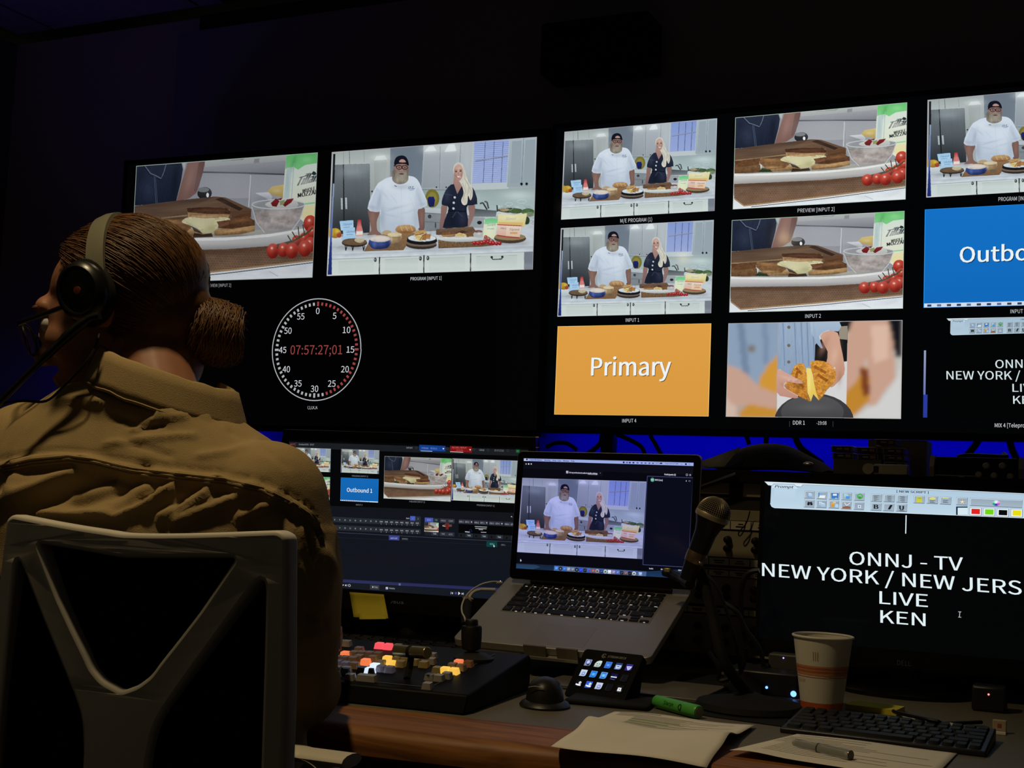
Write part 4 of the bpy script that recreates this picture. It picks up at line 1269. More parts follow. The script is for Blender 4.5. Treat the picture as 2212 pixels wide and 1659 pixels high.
def switcher_ui():
    A = Art(screen_corners(M_ASUS, W_ASUS, H_ASUS))
    A.rect(560, 920, 1250, 1350, (4, 5, 7))
    A.poly([(560, 952), (1200, 974), (1200, 988), (560, 965)], (26, 29, 33))
    A.poly([(560, 1087), (1200, 1111), (1200, 1350), (560, 1300)], (17, 20, 26), (15, 20, 31))
    A.V = (610, 930, 8.508)
    A.text('vizrt', 140, 268, 232, 264, 34, (150, 62, 52), 0, 0.03)
    A.line([(125, 270), (135, 290), (240, 285), (250, 215)], 5, (110, 52, 44))
    A.text('October2025 - 29.97', 300, 268, 580, 274, 28, (150, 154, 160))
    cap = (126, 128, 134)
    A.text('INPUT 1', 485, 812, 600, 818, 28, cap)
    A.text('PROGRAM [INPUT 1]', 1278, 848, 1572, 858, 28, cap)
    A.text('INPUT 3', 1352, 1378, 1470, 1382, 28, cap)
    A.V = (860, 945, 8.193)
    A.text('EXPORT', 148, 196, 258, 200, 28, (150, 152, 158))
    A.poly([(376, 128), (838, 150), (836, 248), (374, 234)], (18, 58, 132), (22, 66, 146))
    A.text('STREAM', 415, 202, 534, 208, 30, (120, 150, 206))
    A.text('00:28:11', 574, 206, 690, 212, 30, (120, 150, 206))
    A.poly([(785, 188), (818, 190), (801, 216)], (230, 234, 240))
    A.line([(400, 238), (605, 246)], 9, (180, 196, 220))
    A.poly([(920, 148), (1306, 160), (1304, 266), (918, 254)], (122, 16, 20), (136, 20, 22))
    A.text('RECORD / REPLAY', 955, 192, 1214, 196, 28, (206, 110, 108))
    A.text('00:21:00', 1030, 238, 1145, 240, 26, (190, 96, 96))
    A.poly([(1260, 208), (1292, 210), (1276, 234)], (236, 232, 232))
    A.line([(922, 252), (1152, 262)], 9, (226, 206, 206))
    A.text('GRAB', 1438, 236, 1524, 240, 30, (140, 142, 148))
    A.text('07:57:27;01', 1705, 246, 1872, 250, 32, (126, 128, 134))
    for x, y in ((322, 185), (870, 196), (1338, 212), (1592, 222), (1942, 232)):
        A.ring(x, y, 18, 18, 4, (64, 68, 74))
    A.poly([(2080, 208), (2160, 212), (2156, 278), (2078, 268)], (22, 60, 34))
    A.rect(2096, 222, 2140, 262, (40, 110, 62))
    A.V = (680, 1080, 9.217)
    A.text('PREVIEW [INPUT 2]', 1884, 46, 2190, 58, 30, cap)
    A.text('PROG', 88, 168, 168, 172, 30, (120, 124, 132))
    for y in (330, 490):
        A.poly([(-300, y - 30), (2108, y + 92), (2106, y + 188), (-300, y + 78)], (38, 43, 50))
        for i in range(20):
            x = 88 + i * 102.8
            b = y + 60 + (x - 88) * 0.042 + (0 if i < 12 else 8)
            if i < 12:
                A.text(str(i + 5), x - (6 if i < 5 else 12), b, x + (6 if i < 5 else 12), b + 1, 26, (206, 210, 214))
            else:
                A.text(('DDR', 'DDR', 'GFX', 'GFX', 'M/E', 'M/E', 'M/E', 'M/E')[i - 12], x - 26, b - 6, x + 30, b - 4, 24, (206, 210, 214))
                A.text(str((1, 2, 1, 2, 1, 2, 3, 4)[i - 12]), x - 4, b + 36, x + 6, b + 36, 24, (206, 210, 214))
            A.line([(x + 50, y - 8 + (x + 50) * 0.048), (x + 48, y + 84 + (x + 50) * 0.046)], 3, (26, 30, 37))
    A.text('Bank', 1822, 378, 1886, 380, 28, (200, 204, 210))
    A.poly([(1900, 320), (2002, 324), (2000, 412), (1898, 408)], (74, 90, 178))
    A.poly([(2006, 326), (2110, 330), (2108, 420), (2004, 414)], (38, 43, 50))
    A.text('1', 1944, 382, 1954, 382, 26, (160, 176, 236))
    A.text('2', 2050, 388, 2062, 388, 26, (190, 194, 200))
    A.line([(130, 630), (4300, 856)], 9, (62, 66, 84))
    A.text('D-MODE', 148, 704, 250, 708, 28, (130, 134, 140))
    A.poly([(1478, 704), (1686, 716), (1682, 808), (1474, 798)], (58, 66, 136))
    A.text('SWITCHER', 1508, 776, 1644, 780, 28, (190, 196, 230))
    A.text('EXPRESS', 1738, 788, 1850, 792, 28, (140, 144, 150))
    A.V = (900, 1090, 10.05)
    A.poly([(178, 280), (362, 290), (360, 378), (176, 370)], (70, 84, 170))
    A.text('BKGD', 232, 348, 308, 352, 34, (150, 164, 226))
    A.poly([(366, 290), (484, 296), (480, 384), (364, 378)], (30, 44, 48))
    A.text('FTB', 400, 356, 446, 358, 34, (140, 150, 152))
    A.poly([(498, 296), (826, 314), (822, 410), (496, 394)], (44, 48, 56))
    A.text('PREVIZ', 530, 364, 632, 370, 34, (150, 154, 160))
    A.text('COMP', 696, 372, 790, 376, 34, (150, 154, 160))
    A.poly([(560, 440), (640, 420), (770, 436), (760, 480), (640, 490), (560, 466)], (96, 66, 62))
    A.poly([(625, 400), (700, 400), (690, 540), (640, 540)], (112, 34, 30))
    A.line([(560, 462), (620, 472)], 12, (206, 200, 196))
    A.line([(662, 400), (660, 560)], 5, (20, 12, 12))
    A.poly([(178, 588), (478, 604), (474, 682), (174, 664)], (30, 32, 34))
    A.poly([(320, 596), (476, 604), (472, 680), (318, 670)], (40, 46, 56))
    A.text('Fade', 362, 646, 430, 650, 34, (190, 194, 198))
    A.poly([(496, 590), (822, 606), (818, 696), (494, 680)], (42, 46, 54))
    A.text('TAKE', 538, 652, 610, 656, 34, (150, 154, 160))
    A.text('AUTO', 696, 662, 778, 666, 34, (150, 154, 160))
    for i, t in enumerate((('DSK 1', 'GFX 2'), ('DSK 2', 'GFX 1'), ('DSK 3', 'GFX 4'), ('DSK 4', 'GFX 3'))):
        x, y = 914 + i * 330, 318 + i * 18
        A.poly([(x, y), (x + 312, y + 17), (x + 308, y + 108), (x - 2, y + 92)], (44, 48, 58))
        A.text(t[0], x + 12, y + 68, x + 104, y + 74, 34, (176, 180, 186))
        A.text(t[1], x + 140, y + 74, x + 226, y + 78, 34, (176, 180, 186))
        A.poly([(x + 262, y + 50), (x + 294, y + 52), (x + 278, y + 78)], (206, 210, 216))
        A.poly([(x - 10, y + 290), (x + 140, y + 298), (x + 138, y + 390), (x - 12, y + 382)], (26, 29, 33))
        A.ell(x + 50, y + 350, 20, 26, (12, 13, 15))
        A.poly([(x + 150, y + 296), (x + 304, y + 306), (x + 300, y + 400), (x + 146, y + 388)], (40, 46, 56))
        A.text('Fade', x + 192, y + 366, x + 258, y + 370, 34, (190, 194, 198))
    A.poly([(912, 424), (2400, 500), (2400, 690), (908, 612)], (3, 4, 6))
    A.line([(1052, 588), (1150, 598)], 18, (190, 192, 196))
    A.ring(1172, 570, 26, 30, 7, (34, 48, 104))
    for a, b in (((1262, 474), (1528, 490)), ((1272, 514), (1518, 526)), ((1350, 540), (1440, 546)), ((1396, 600), (1512, 604))):
        A.line([a, b], 14, (170, 174, 176))
    A.line([(-2200, 690), (3400, 964)], 4, (30, 44, 50))
    A.poly([(1518, 798), (1752, 808), (1748, 924), (1514, 914)], (10, 62, 62))
    A.text('DDR 1', 1590, 872, 1688, 876, 34, (120, 180, 176))
    A.text('GFX 2', 1838, 890, 1922, 894, 34, (130, 134, 140))
    A.poly([(1668, 868), (1700, 906), (1684, 908), (1690, 924), (1678, 924), (1670, 912)], (230, 232, 234))
    A.poly([(2040, 262), (2064, 250), (2080, 276)], (200, 200, 206))
    A.V = (690, 1200, 10.367)
    A.poly([(-600, 470), (4600, 760), (4600, 830), (-600, 536)], (36, 37, 78), (46, 50, 92))
    A.poly([(-600, 540), (4600, 832), (4600, 1004), (-600, 680)], (21, 25, 33))
    A.rect(1776, 622, 1820, 672, (96, 102, 150))
    A.poly([(520, 642), (550, 660), (520, 682)], (220, 222, 226))
    A.poly([(575, 646), (606, 666), (575, 688)], (220, 222, 226))
    A.line([(615, 644), (613, 690)], 6, (220, 222, 226))
    A.ring(672, 670, 24, 24, 8, (206, 208, 212))
    A.poly([(1136, 650), (1342, 664), (1338, 770), (1132, 758)], (50, 54, 62))
    A.poly([(1188, 686), (1214, 704), (1186, 724)], (230, 232, 236))
    A.text('PGM', 1230, 724, 1304, 732, 34, (170, 174, 180))
    A.rect(1486, 706, 1536, 756, (206, 206, 236))
    A.line([(1494, 734), (1508, 748), (1530, 714)], 7, (40, 40, 80))
    A.text('Autoplay', 1560, 744, 1690, 754, 32, (176, 180, 186))
    A.V = (900, 1230, 7.9)
    A.line([(590, 382), (586, 424)], 7, (200, 200, 214))
    A.poly([(622, 386), (598, 404), (620, 426)], (200, 200, 214))
    A.rect(650, 386, 688, 426, (66, 70, 124))
    A.poly([(712, 380), (746, 408), (710, 438)], (226, 222, 232))
    A.poly([(770, 396), (794, 414), (768, 434)], (200, 200, 206))
    A.line([(800, 396), (798, 436)], 7, (200, 200, 206))
    A.V = (590, 920, 3.95)
    A.text('PROGRAM [INPUT 1]', 1738, 682, 1888, 690, 14, cap)
    return A.mesh('switcher_picture')

def laptop_ui():
    A = Art(screen_corners(M_LAP, W_LAP, H_LAP))
    A.rect(1080, 940, 1540, 1300, (5, 6, 16))
    A.V = (1090, 950, 4.9156)
    A.poly([(120, 1310), (520, 1332), (1520, 1395), (2000, 1372), (2000, 1500), (110, 1390)], (16, 24, 42), (24, 46, 74))
    A.poly([(124, 1318), (330, 1330), (380, 1350), (300, 1378), (122, 1372)], (40, 58, 82), (30, 70, 110))
    A.poly([(1500, 1400), (1960, 1370), (1950, 1475), (1500, 1455)], (18, 34, 58), (26, 56, 92))
    A.poly([(205, 192), (2010, 244), (2008, 278), (203, 224)], (148, 164, 222), (160, 176, 232))
    A.poly([(205, 192), (250, 193), (249, 226), (203, 224)], (180, 190, 232))
    A.ell(237, 209, 8, 10, (12, 12, 40))
    ink = (44, 52, 110)
    for t, x0, x1, y in (('Zoom Workplace', 270, 400, 219), ('Meeting', 424, 486, 223), ('View', 508, 548, 226), ('Edit', 566, 598, 228), ('Window', 622, 684, 230), ('Help', 706, 742, 232)):
        A.text(t, x0, y, x1, y + 3, 14, ink, 0, 0.03)
    for x in (1265, 1925):
        A.ell(x, 240 + (x - 1265) * 0.029, 10, 10, (16, 18, 70))
    for x in (1300, 1330, 1368, 1412, 1456, 1496, 1538, 1576):
        A.rect(x - 10, 234 + (x - 1265) * 0.029, x + 10, 248 + (x - 1265) * 0.029, (80, 88, 150) if x > 1370 or x == 1300 else (24, 26, 70))
    A.text('100%', 1600, 254, 1642, 255, 13, ink)
    A.rect(1648, 243, 1674, 257, (30, 34, 86))
    A.text('Tue 7:57:27 AM', 1706, 259, 1842, 263, 14, ink, 0, 0.02)
    for x in (1880, 1962):
        A.line([(x - 9, 258), (x + 9, 262)], 5, (90, 98, 160))
    A.poly([(203, 228), (2008, 282), (2000, 372), (198, 306)], (9, 11, 24), (11, 12, 22))
    for x, c in ((229, (176, 170, 172)), (256, (226, 224, 230)), (283, (186, 192, 196))):
        A.ell(x, 257, 7, 8, c)
    A.poly([(640, 312), (1044, 334), (1040, 388), (636, 366)], (12, 13, 26))
    A.rect(654, 330, 676, 356, (206, 196, 220))
    A.line([(660, 350), (672, 336)], 5, (120, 60, 110))
    A.text('Set up professional audio in', 684, 354, 880, 362, 15, (200, 200, 214), 0, 0.03)
    A.text('Audio settings', 884, 362, 986, 366, 15, (214, 214, 230), 0, 0.03)
    A.line([(884, 367), (986, 371)], 3, (190, 190, 210))
    A.text('x', 1012, 358, 1022, 358, 12, (150, 150, 164))
    A.text('Participants (1)', 1698, 376, 1818, 380, 17, (206, 206, 220), 0, 0.03)
    A.ring(1936, 372, 10, 10, 4, (176, 176, 190))
    A.line([(1962, 364), (1980, 384)], 4, (170, 170, 186))
    A.line([(1980, 364), (1962, 384)], 4, (170, 170, 186))
    e = (66, 70, 116)
    A.poly([(1516, 388), (2002, 404), (1952, 1352), (1468, 1326)], (7, 10, 24), (6, 9, 26))
    for a, b in (((1516, 386), (2002, 404)), ((2002, 404), (1952, 1354)), ((1952, 1354), (1468, 1326)), ((1516, 386), (1468, 1326))):
        A.line([a, b], 6, e)
    A.ell(1570, 425, 21, 23, (72, 146, 126))
    A.text('M', 1560, 433, 1580, 434, 16, (206, 230, 226), 0, 0.04)
    A.text('MHS (me)', 1598, 434, 1678, 438, 17, (200, 200, 214), 0, 0.03)
    A.ell(1929, 437, 5, 9, (150, 154, 170))
    A.ring(1964, 438, 10, 6, 4, (110, 114, 130))
    A.text('Invite', 1536, 1374, 1578, 1376, 15, (190, 190, 206), 0, 0.04)
    A.text('Mute', 1660, 1382, 1700, 1384, 15, (190, 190, 206), 0, 0.04)
    A.text('More', 1846, 1392, 1884, 1394, 15, (190, 190, 206), 0, 0.04)
    A.poly([(128, 1158), (176, 1162), (174, 1192), (126, 1188)], (8, 8, 16))
    A.text('MHS', 140, 1180, 172, 1182, 14, (200, 200, 220), 0, 0.04)
    A.poly([(168, 1264), (182, 1284), (174, 1288), (172, 1296), (166, 1290)], (200, 200, 210))
    # dock
    A.poly([(528, 1335), (1508, 1400), (1500, 1458), (522, 1392)], (66, 92, 140), (78, 104, 150))
    cs = [(70, 130, 220), (24, 26, 40), (60, 110, 220), (140, 150, 166), (120, 124, 136), (20, 22, 36), (40, 60, 230), (34, 34, 48), (50, 120, 230), (196, 70, 60), (190, 170, 170),
          (40, 60, 120), (214, 220, 214), (220, 224, 226), (150, 130, 176), (90, 110, 190), (40, 40, 52), (120, 84, 90), (20, 20, 34), (226, 228, 230), (150, 170, 220)]
    for i, c in enumerate(cs):
        x = 550 + i * 43.4 + (24 if i == 20 else 0)
        y = 1366 + (x - 550) * 0.066
        if i in (1, 5, 8, 9, 10, 12, 19):
            A.ell(x, y, 20, 21, c, [v * 0.7 for v in c])
            A.ell(x, y, 9, 10, [min(255, v + 90) if v < 120 else v * 0.4 for v in c])
        else:
            A.poly([(x - 18, y - 20), (x + 18, y - 18), (x + 17, y + 21), (x - 19, y + 19)], [min(255, v * 1.15) for v in c], [v * 0.75 for v in c])
            A.line([(x - 8, y + 6), (x + 8, y - 6)], 7, [min(255, v + 60) for v in c])
    return A.mesh('desktop_picture')

# ================================================================ the room
WALL = mat('dark_wall_paint', (0.25, 0.225, 0.27), 0.9, spec=0.1, var=0.06, vscale=3, bump=0.05, bscale=300)
WALLL = mat('left_wall_paint', (0.14, 0.13, 0.14), 0.9, spec=0.1)
CEIL = mat('ceiling_tile', (0.30, 0.28, 0.27), 0.9, spec=0.1, var=0.35, vscale=60, bump=0.3, bscale=120)
FLOOR = mat('carpet', (0.03, 0.028, 0.026), 0.95, spec=0.05, var=0.3, vscale=200, bump=0.4, bscale=400)
YW = 2.93
mb = MB(); mb.box((0.5, 0.6, -0.02), (8.0, 6.4, 0.04)); struct(mb.build('floor', FLOOR))
mb = MB(); mb.box((0.5, YW + 0.20, 1.25), (8.0, 0.10, 2.5)); struct(mb.build('wall_back', mat('back_wall_paint', (0.42, 0.37, 0.30), 0.9, spec=0.1, var=0.05, vscale=3)))
# the screen wall stands a little proud of the back wall, with a dark band above it
c0 = P(385, 72, YW)
mb = MB(); mb.box(((c0.x + 3.2) / 2, YW + 0.075, c0.z / 2), (3.2 - c0.x, 0.15, c0.z)); struct(mb.build('wall_screen_side', WALL))
mb = MB(); mb.box(((c0.x + 3.2) / 2 + .02, YW + 0.11, (c0.z + 2.47) / 2), (3.2 - c0.x, 0.08, 2.47 - c0.z)); struct(mb.build('trim_1', mat('dark_band', (0.04, 0.035, 0.03), 0.8)))
xl = P(40, 77, YW + 0.15).x
mb = MB(); mb.box((xl - 0.05, 0.6, 1.25), (0.10, 6.4, 2.5)); struct(mb.build('wall_left', WALLL))
zc = P(42, 77, YW + 0.15).z
mb = MB()
gx = P(433, 37, YW + 0.15).x
tw, td = 0.61, 0.61
for i in range(-2, 9):
    for j in range(0, 9):
        x0, y1 = gx + i * tw, YW + 0.15 - j * td
        if x0 + tw < xl:
            continue
        xa = max(x0, xl)
        mb.box(((xa + x0 + tw) / 2, y1 - td / 2, zc + 0.012), (x0 + tw - xa - 0.012, td - 0.012, 0.02))
struct(mb.build('ceiling', CEIL))
mb = MB(); mb.box((0.5, 0.6, zc + 0.045), (8.0, 6.4, 0.03)); struct(mb.build('ceiling_grid', mat('ceiling_grid_metal', (0.05, 0.048, 0.045), 0.6)))

# ================================================================ the two wall televisions
KITCHEN_BLIND, KITCHEN_GRID = kitchen(True, True), kitchen(False, False)
KITCHEN_METER = kitchen(True, False)
TOAST = toast()
PULLED = pulled_toast()
CARD_ORANGE = title('Primary', (222, 158, 70), (216, 152, 62), 0.24, 0.755, 0.56, 0.20)
CARD_BLUE = title('Outbound 1', (20, 112, 196), (16, 104, 186), 0.19, 0.86, 0.555, 0.155, True)
CARD_BLUE_SMALL = title('Outbound 1', (20, 104, 182), (18, 98, 172), 0.17, 0.84, 0.60, 0.17, True)
PROMPT = prompter_ui()
FRAMEB = mat('television_bezel', (0.0025, 0.0025, 0.003), 0.35, spec=0.3)
BACKB = mat('display_back', (0.008, 0.008, 0.008), 0.6)
PANEL = mat('dark_panel_glass', (0.002, 0.002, 0.0025), 0.16, spec=0.35)

def bezel_mb(M, w, h, l, t, r, b, d0=0.004, d1=0.03):
    """a frame round a w by h opening, l t r b wide"""
    m = MB(M)
    m.box(((w + r - l) / 2, (d1 - d0) / 2, t / 2), (w + l + r, d0 + d1, t))
    m.box(((w + r - l) / 2, (d1 - d0) / 2, -h - b / 2), (w + l + r, d0 + d1, b))
    m.box((-l / 2, (d1 - d0) / 2, -h / 2), (l, d0 + d1, h))
    m.box((w + r / 2, (d1 - d0) / 2, -h / 2), (r, d0 + d1, h))
    return m

def panel_art(M, w, h, texts, name, base=(2, 3, 4)):
    A = Art(screen_corners(M, w, h))
    A.raw(np.array([(0, 0), (1, 0), (1, 1), (0, 1)], float), [(0, 1, 2, 3)], np.array([A.c4(base)] * 4))
    for t in texts:
        A.text(*t)
    return A.mesh(name)

CAP = (196, 200, 204)
def tv(name, M, w, h, b, texts, label, base):
    t = thing(name, M @ Vector((w / 2, 0.03, -h)), label, 'television')
    bezel_mb(M, w, h, 0.011, 0.011, 0.011, b).build('bezel', FRAMEB, t, bevel=0.002)
    MB(M).box((w / 2, 0.042, -h / 2), (w * 0.98, 0.04, h * 0.96)).build('back_cover', BACKB, t, bevel=0.006)
    MB(M).box((w / 2, 0.010, -h / 2), (w, 0.012, h)).build('screen_glass', PANEL, t)
    hang(panel_art(M, w, h, texts, 'multiview_picture', base), 'screen', M, 0, 0, w, h, t, 0.0, (1, 1, 1), 'black multiview screen with white captions')
    MB(M).box((w / 2, 0.075, -h / 2), (0.30, 0.045, 0.30)).build('wall_mount', STEEL, t)
    return t

M_TL = frame(EYE + Vector((-0.4425 * D, D, 0.322 * D)), 2.683, 1.45, -0.086)
wl, hl = 0.4605 * D - 0.022, 0.27 * D - 0.026
M_TLs = M_TL @ Matrix.Translation((-0.4605 * D + 0.011, 0, -0.010))
tvl = tv('wall_television', M_TLs, wl, hl, 0.016,
         [('PREVIEW [INPUT 2]', 444.4, 620, 499, 619.4, 6.6, (150, 152, 156)), ('PROGRAM [INPUT 1]', 886.7, 605.8, 953.6, 604, 7, CAP), ('CLOCK', 664.5, 884, 686, 883.6, 7.2, (190, 192, 196))],
         'left wall television showing two cooking pictures above a round timer', (2, 2, 3))
def tile(me, t, M, tl, br, tint, label, name='video_tile'):
    a, b = PL(*tl, M), PL(*br, M)
    return hang(me, name, M, a.x, a.z, b.x - a.x, a.z - b.z, t, 0.0006, tint, label)
tile(TOAST, tvl, M_TL, (294.7, 358.5), (675.5, 600), (0.66, 0.66, 0.68), 'dim close-up of toasted cheese sandwiches on a platter')
tile(KITCHEN_BLIND, tvl, M_TL, (717, 328.7), (1151.4, 582.4), (0.92, 0.93, 0.93), 'cook and fair-haired presenter in a white kitchen, window with blinds')

def clock():
    A = Art()
    A.rect(0, 0, 1, 1, (2, 2, 3))
    R, c = 0.45, 0.5
    A.ring(c, c, R, R, 0.0085, (176, 178, 182), 72)
    for k in range(60):
        a = 2 * pi * k / 60
        u, n = (sin(a), -cos(a)), (cos(a), sin(a))
        l = 0.040 if k % 15 == 0 else 0.027
        r = R * 0.90
        A.line([(c + u[0] * (r - l / 2), c + u[1] * (r - l / 2)), (c + u[0] * (r + l / 2), c + u[1] * (r + l / 2))], 0.0195, (150, 66, 62) if k <= 27 else (170, 172, 172))
    for k in range(12):
        a = 2 * pi * k / 12
        t = str(k * 5)
        x, y = c + sin(a) * R * 0.765, c - cos(a) * R * 0.765
        w = 0.036 if len(t) == 1 else 0.076
        A.text(t, x - w / 2, y + 0.029, x + w / 2, y + 0.029, 0.055, (214, 216, 220))
    A.text('07:57:27;01', c - R * 0.585, c + 0.042, c + R * 0.585, c + 0.042, 0.080, (150, 66, 62))
    return A.mesh('clock_picture')
cc = PL(683.2, 755.2, M_TL)
rr = 0.0477 * D / 0.45 / 2
hang(clock(), 'clock_display', M_TL, cc.x - rr, cc.z + rr, 2 * rr, 2 * rr, tvl, 0.0006, (1, 1, 1), 'round timer with red and white ticks')

M_TR = frame(EYE + Vector((-0.4405 * D, D, 0.3252 * D)), 0, 0, 0)
wr, hr = 0.462 * D - 0.022, 0.2696 * D - 0.026
M_TRs = M_TR @ Matrix.Translation((0.011, 0, -0.010))
tvr = tv('wall_television', M_TRs, wr, hr, 0.016,
         [('M/E PROGRAM (1)', 1340, 481, 1408.6, 477.8, 8, CAP), ('INPUT 1', 1351.6, 695.3, 1380.6, 694.8, 7.6, CAP), ('INPUT 4', 1344, 912.8, 1374.6, 912.6, 7.8, CAP),
          ('PREVIEW [INPUT 2]', 1723, 459, 1802.6, 455.6, 8, CAP), ('INPUT 2', 1739.3, 687, 1773.4, 686.2, 8, CAP), ('DDR 1', 1712.9, 917.2, 1738.6, 917.4, 8.4, (214, 216, 220)),
          ('-19:08', 1764, 917.4, 1785.4, 917.6, 7.6, (200, 202, 206)), ('PROGRAM [INPUT 1]', 2156.8, 434.6, 2238, 431.4, 8.4, CAP), ('INPUT 3', 2182.8, 676.8, 2217, 676.2, 8.4, CAP),
          ('MIX 4 [Teleprompter]', 2148.9, 923, 2246, 923.4, 8.6, (214, 216, 220)), ('|', 1705, 919, 1706, 919, 8, (60, 62, 66)), ('|', 1799, 919, 1800, 919, 8, (60, 62, 66))],
         'right wall television split into rows of pictures, orange card at lower left', (2, 3, 4))
g1, g2 = (0.96, 0.98, 0.99), (1.0, 1.0, 1.0)
tile(KITCHEN_GRID, tvr, M_TR, (1219.7, 284.9), (1543.8, 455.9), g1, 'top left tile, cook and presenter in the kitchen')
tile(KITCHEN_METER, tvr, M_TR, (1211.8, 493), (1536.6, 676.8), g1, 'second tile down on the left, cook and presenter with level bar')
tile(CARD_ORANGE, tvr, M_TR, (1205, 705), (1530.7, 899.6), g2, 'orange card reading Primary', 'title_card')
tile(TOAST, tvr, M_TR, (1588.6, 254.2), (1956.6, 431.2), g2, 'top middle tile, toasted sandwiches with tomatoes')
tile(TOAST, tvr, M_TR, (1581.1, 475.8), (1950.9, 666.9), (0.97, 0.97, 0.98), 'middle tile, toasted sandwiches with tomatoes')
tile(PULLED, tvr, M_TR, (1573.6, 698.6), (1946.4, 905), g2, 'hands pulling apart a toasted cheese sandwich')
hang(KITCHEN_METER, 'video_tile', M_TR, (-0.1261 + 0.4405) * D, (0.3178 - 0.3252) * D, 0.1361 * D, 0.0766 * D, tvr, 0.0006, g1, 'top right tile cut by the photo edge, cook in the kitchen')
hang(CARD_BLUE, 'title_card', M_TR, (-0.1269 + 0.4405) * D, (0.2320 - 0.3252) * D, 0.1361 * D, 0.0759 * D, tvr, 0.0006, g2, 'blue card beginning Outbo')
a = PL(2045, 688, M_TR)
hang(PROMPT, 'prompter_tile', M_TR, a.x, a.z, 0.315, 0.213, tvr, 0.0006, (0.85, 0.86, 0.86), 'small copy of the prompter text')
A = Art(); A.rect(0, 0, 0.5, 1, (150, 160, 190), (60, 80, 170)); A.rect(0, 0.66, 1, 1, (40, 60, 160), (40, 56, 150))
a, b = PL(1996, 757, M_TR), PL(2003, 902, M_TR)
hang(A.mesh('level_picture'), 'level_meter', M_TR, a.x, a.z, b.x - a.x, a.z - b.z, tvr, 0.0006, (1, 1, 1), 'thin blue level bar')

# LED strips fixed under the televisions, and the loudspeaker above them
LED = mat('blue_led', (0.0, 0.0, 0.2), 0.4, emit=(0.0, 0.0, 1.0), es=0.35)
LED.cycles.emission_sampling = 'NONE'
for xa, xb, y, lab in ((-2.55, -1.45, 2.845, 'blue LED strip glowing behind the left wall television'), (-1.22, 0.03, 2.86, 'blue LED strip glowing behind the right wall television')):
    q = MB(); q.box(((xa + xb) / 2, y, 1.222), (xb - xa, 0.010, 0.006))
    tag(q.build('led_strip', LED), lab, 'led strip')
t = thing('wall_speaker', P(1280, 140, YW - 0.06), 'black box loudspeaker high on the wall above the televisions', 'speaker')
a, b = P(1165, 50, YW - 0.12), P(1394, 137, YW - 0.12)
q = MB(); q.box(((a.x + b.x) / 2, YW - 0.055, (a.z + b.z) / 2 + .004), (b.x - a.x, 0.11, a.z - b.z)); q.build('cabinet', mat('speaker_black', (0.004, 0.004, 0.0045), 0.7, spec=0.15), t, bevel=0.008, seg=3)
q = MB(); q.box(((a.x + b.x) / 2, YW - 0.112, (a.z + b.z) / 2 + .004), (b.x - a.x - .02, 0.006, a.z - b.z - .018)); q.build('grille', mat('speaker_cloth', (0.005, 0.005, 0.005), 0.95, spec=0.05, bump=0.4, bscale=900), t, bevel=0.002)

# ================================================================ desk and the shelf behind it
DZ = 0.75
MD = frame((-0.60, 1.590, DZ), 5.9)          # x along the front edge, y towards the back, z up; origin on the wood-laminate joint
LAM = mat('grey_laminate', (0.135, 0.120, 0.085), 0.5, spec=0.25, var=0.08, vscale=220, bump=0.05, bscale=600)
DARKP = mat('dark_panel', (0.010, 0.009, 0.008), 0.75, spec=0.1)
desk = thing('console_desk', MD @ Vector((-0.25, 0.3, -DZ)), 'long control desk with grey laminate top and oak front rail', 'desk')
MB(MD).box((-0.25, 0.37, -0.016), (2.7, 0.74, 0.032)).build('worktop', LAM, desk)
mb = MB(MD)
prof = [(0.0, 0.0)] + [(-0.118 - 0.024 * sin(a), -0.022 + 0.022 * cos(a)) for a in (0, .3, .6, .9, 1.2, 1.57)] + [(-0.142, -0.034), (-0.135, -0.040), (0.0, -0.040)]
mb.prism(prof, -1.60, 1.10, axis='x')
mb.build('wood_rail', WOOD, desk, angle=25)
MB(MD).box((-0.25, 0.62, -0.40), (2.66, 0.02, 0.70)).build('modesty_panel', DARKP, desk)
for x in (-1.55, 0.02, 1.05):
    MB(MD).box((x, 0.34, -0.032 - (DZ - 0.033) / 2), (0.04, 0.62, DZ - 0.033)).build('side_panel', DARKP, desk)

hut = thing('desk_shelf', (-0.6, 2.6, DZ), 'black raised shelf running along the wall behind the monitors', 'shelf')
SZ = 1.118
q = MB(); q.box((-0.55, 2.585, SZ - 0.012), (2.55, 0.43, 0.024)); q.build('shelf_board', DARKP, hut, bevel=0.002)
q = MB(); q.box((-0.55, 2.790, (SZ - 0.024) / 2), (2.55, 0.018, SZ - 0.024)); q.build('light_block_panel', DARKP, hut)  # added black backing that keeps the blue LED light from showing below the shelf
for x in (-1.78, 0.70):
    q = MB(); q.box((x, 2.60, (SZ - 0.024) / 2), (0.03, 0.38, SZ - 0.024)); q.build('side_panel', DARKP, hut)

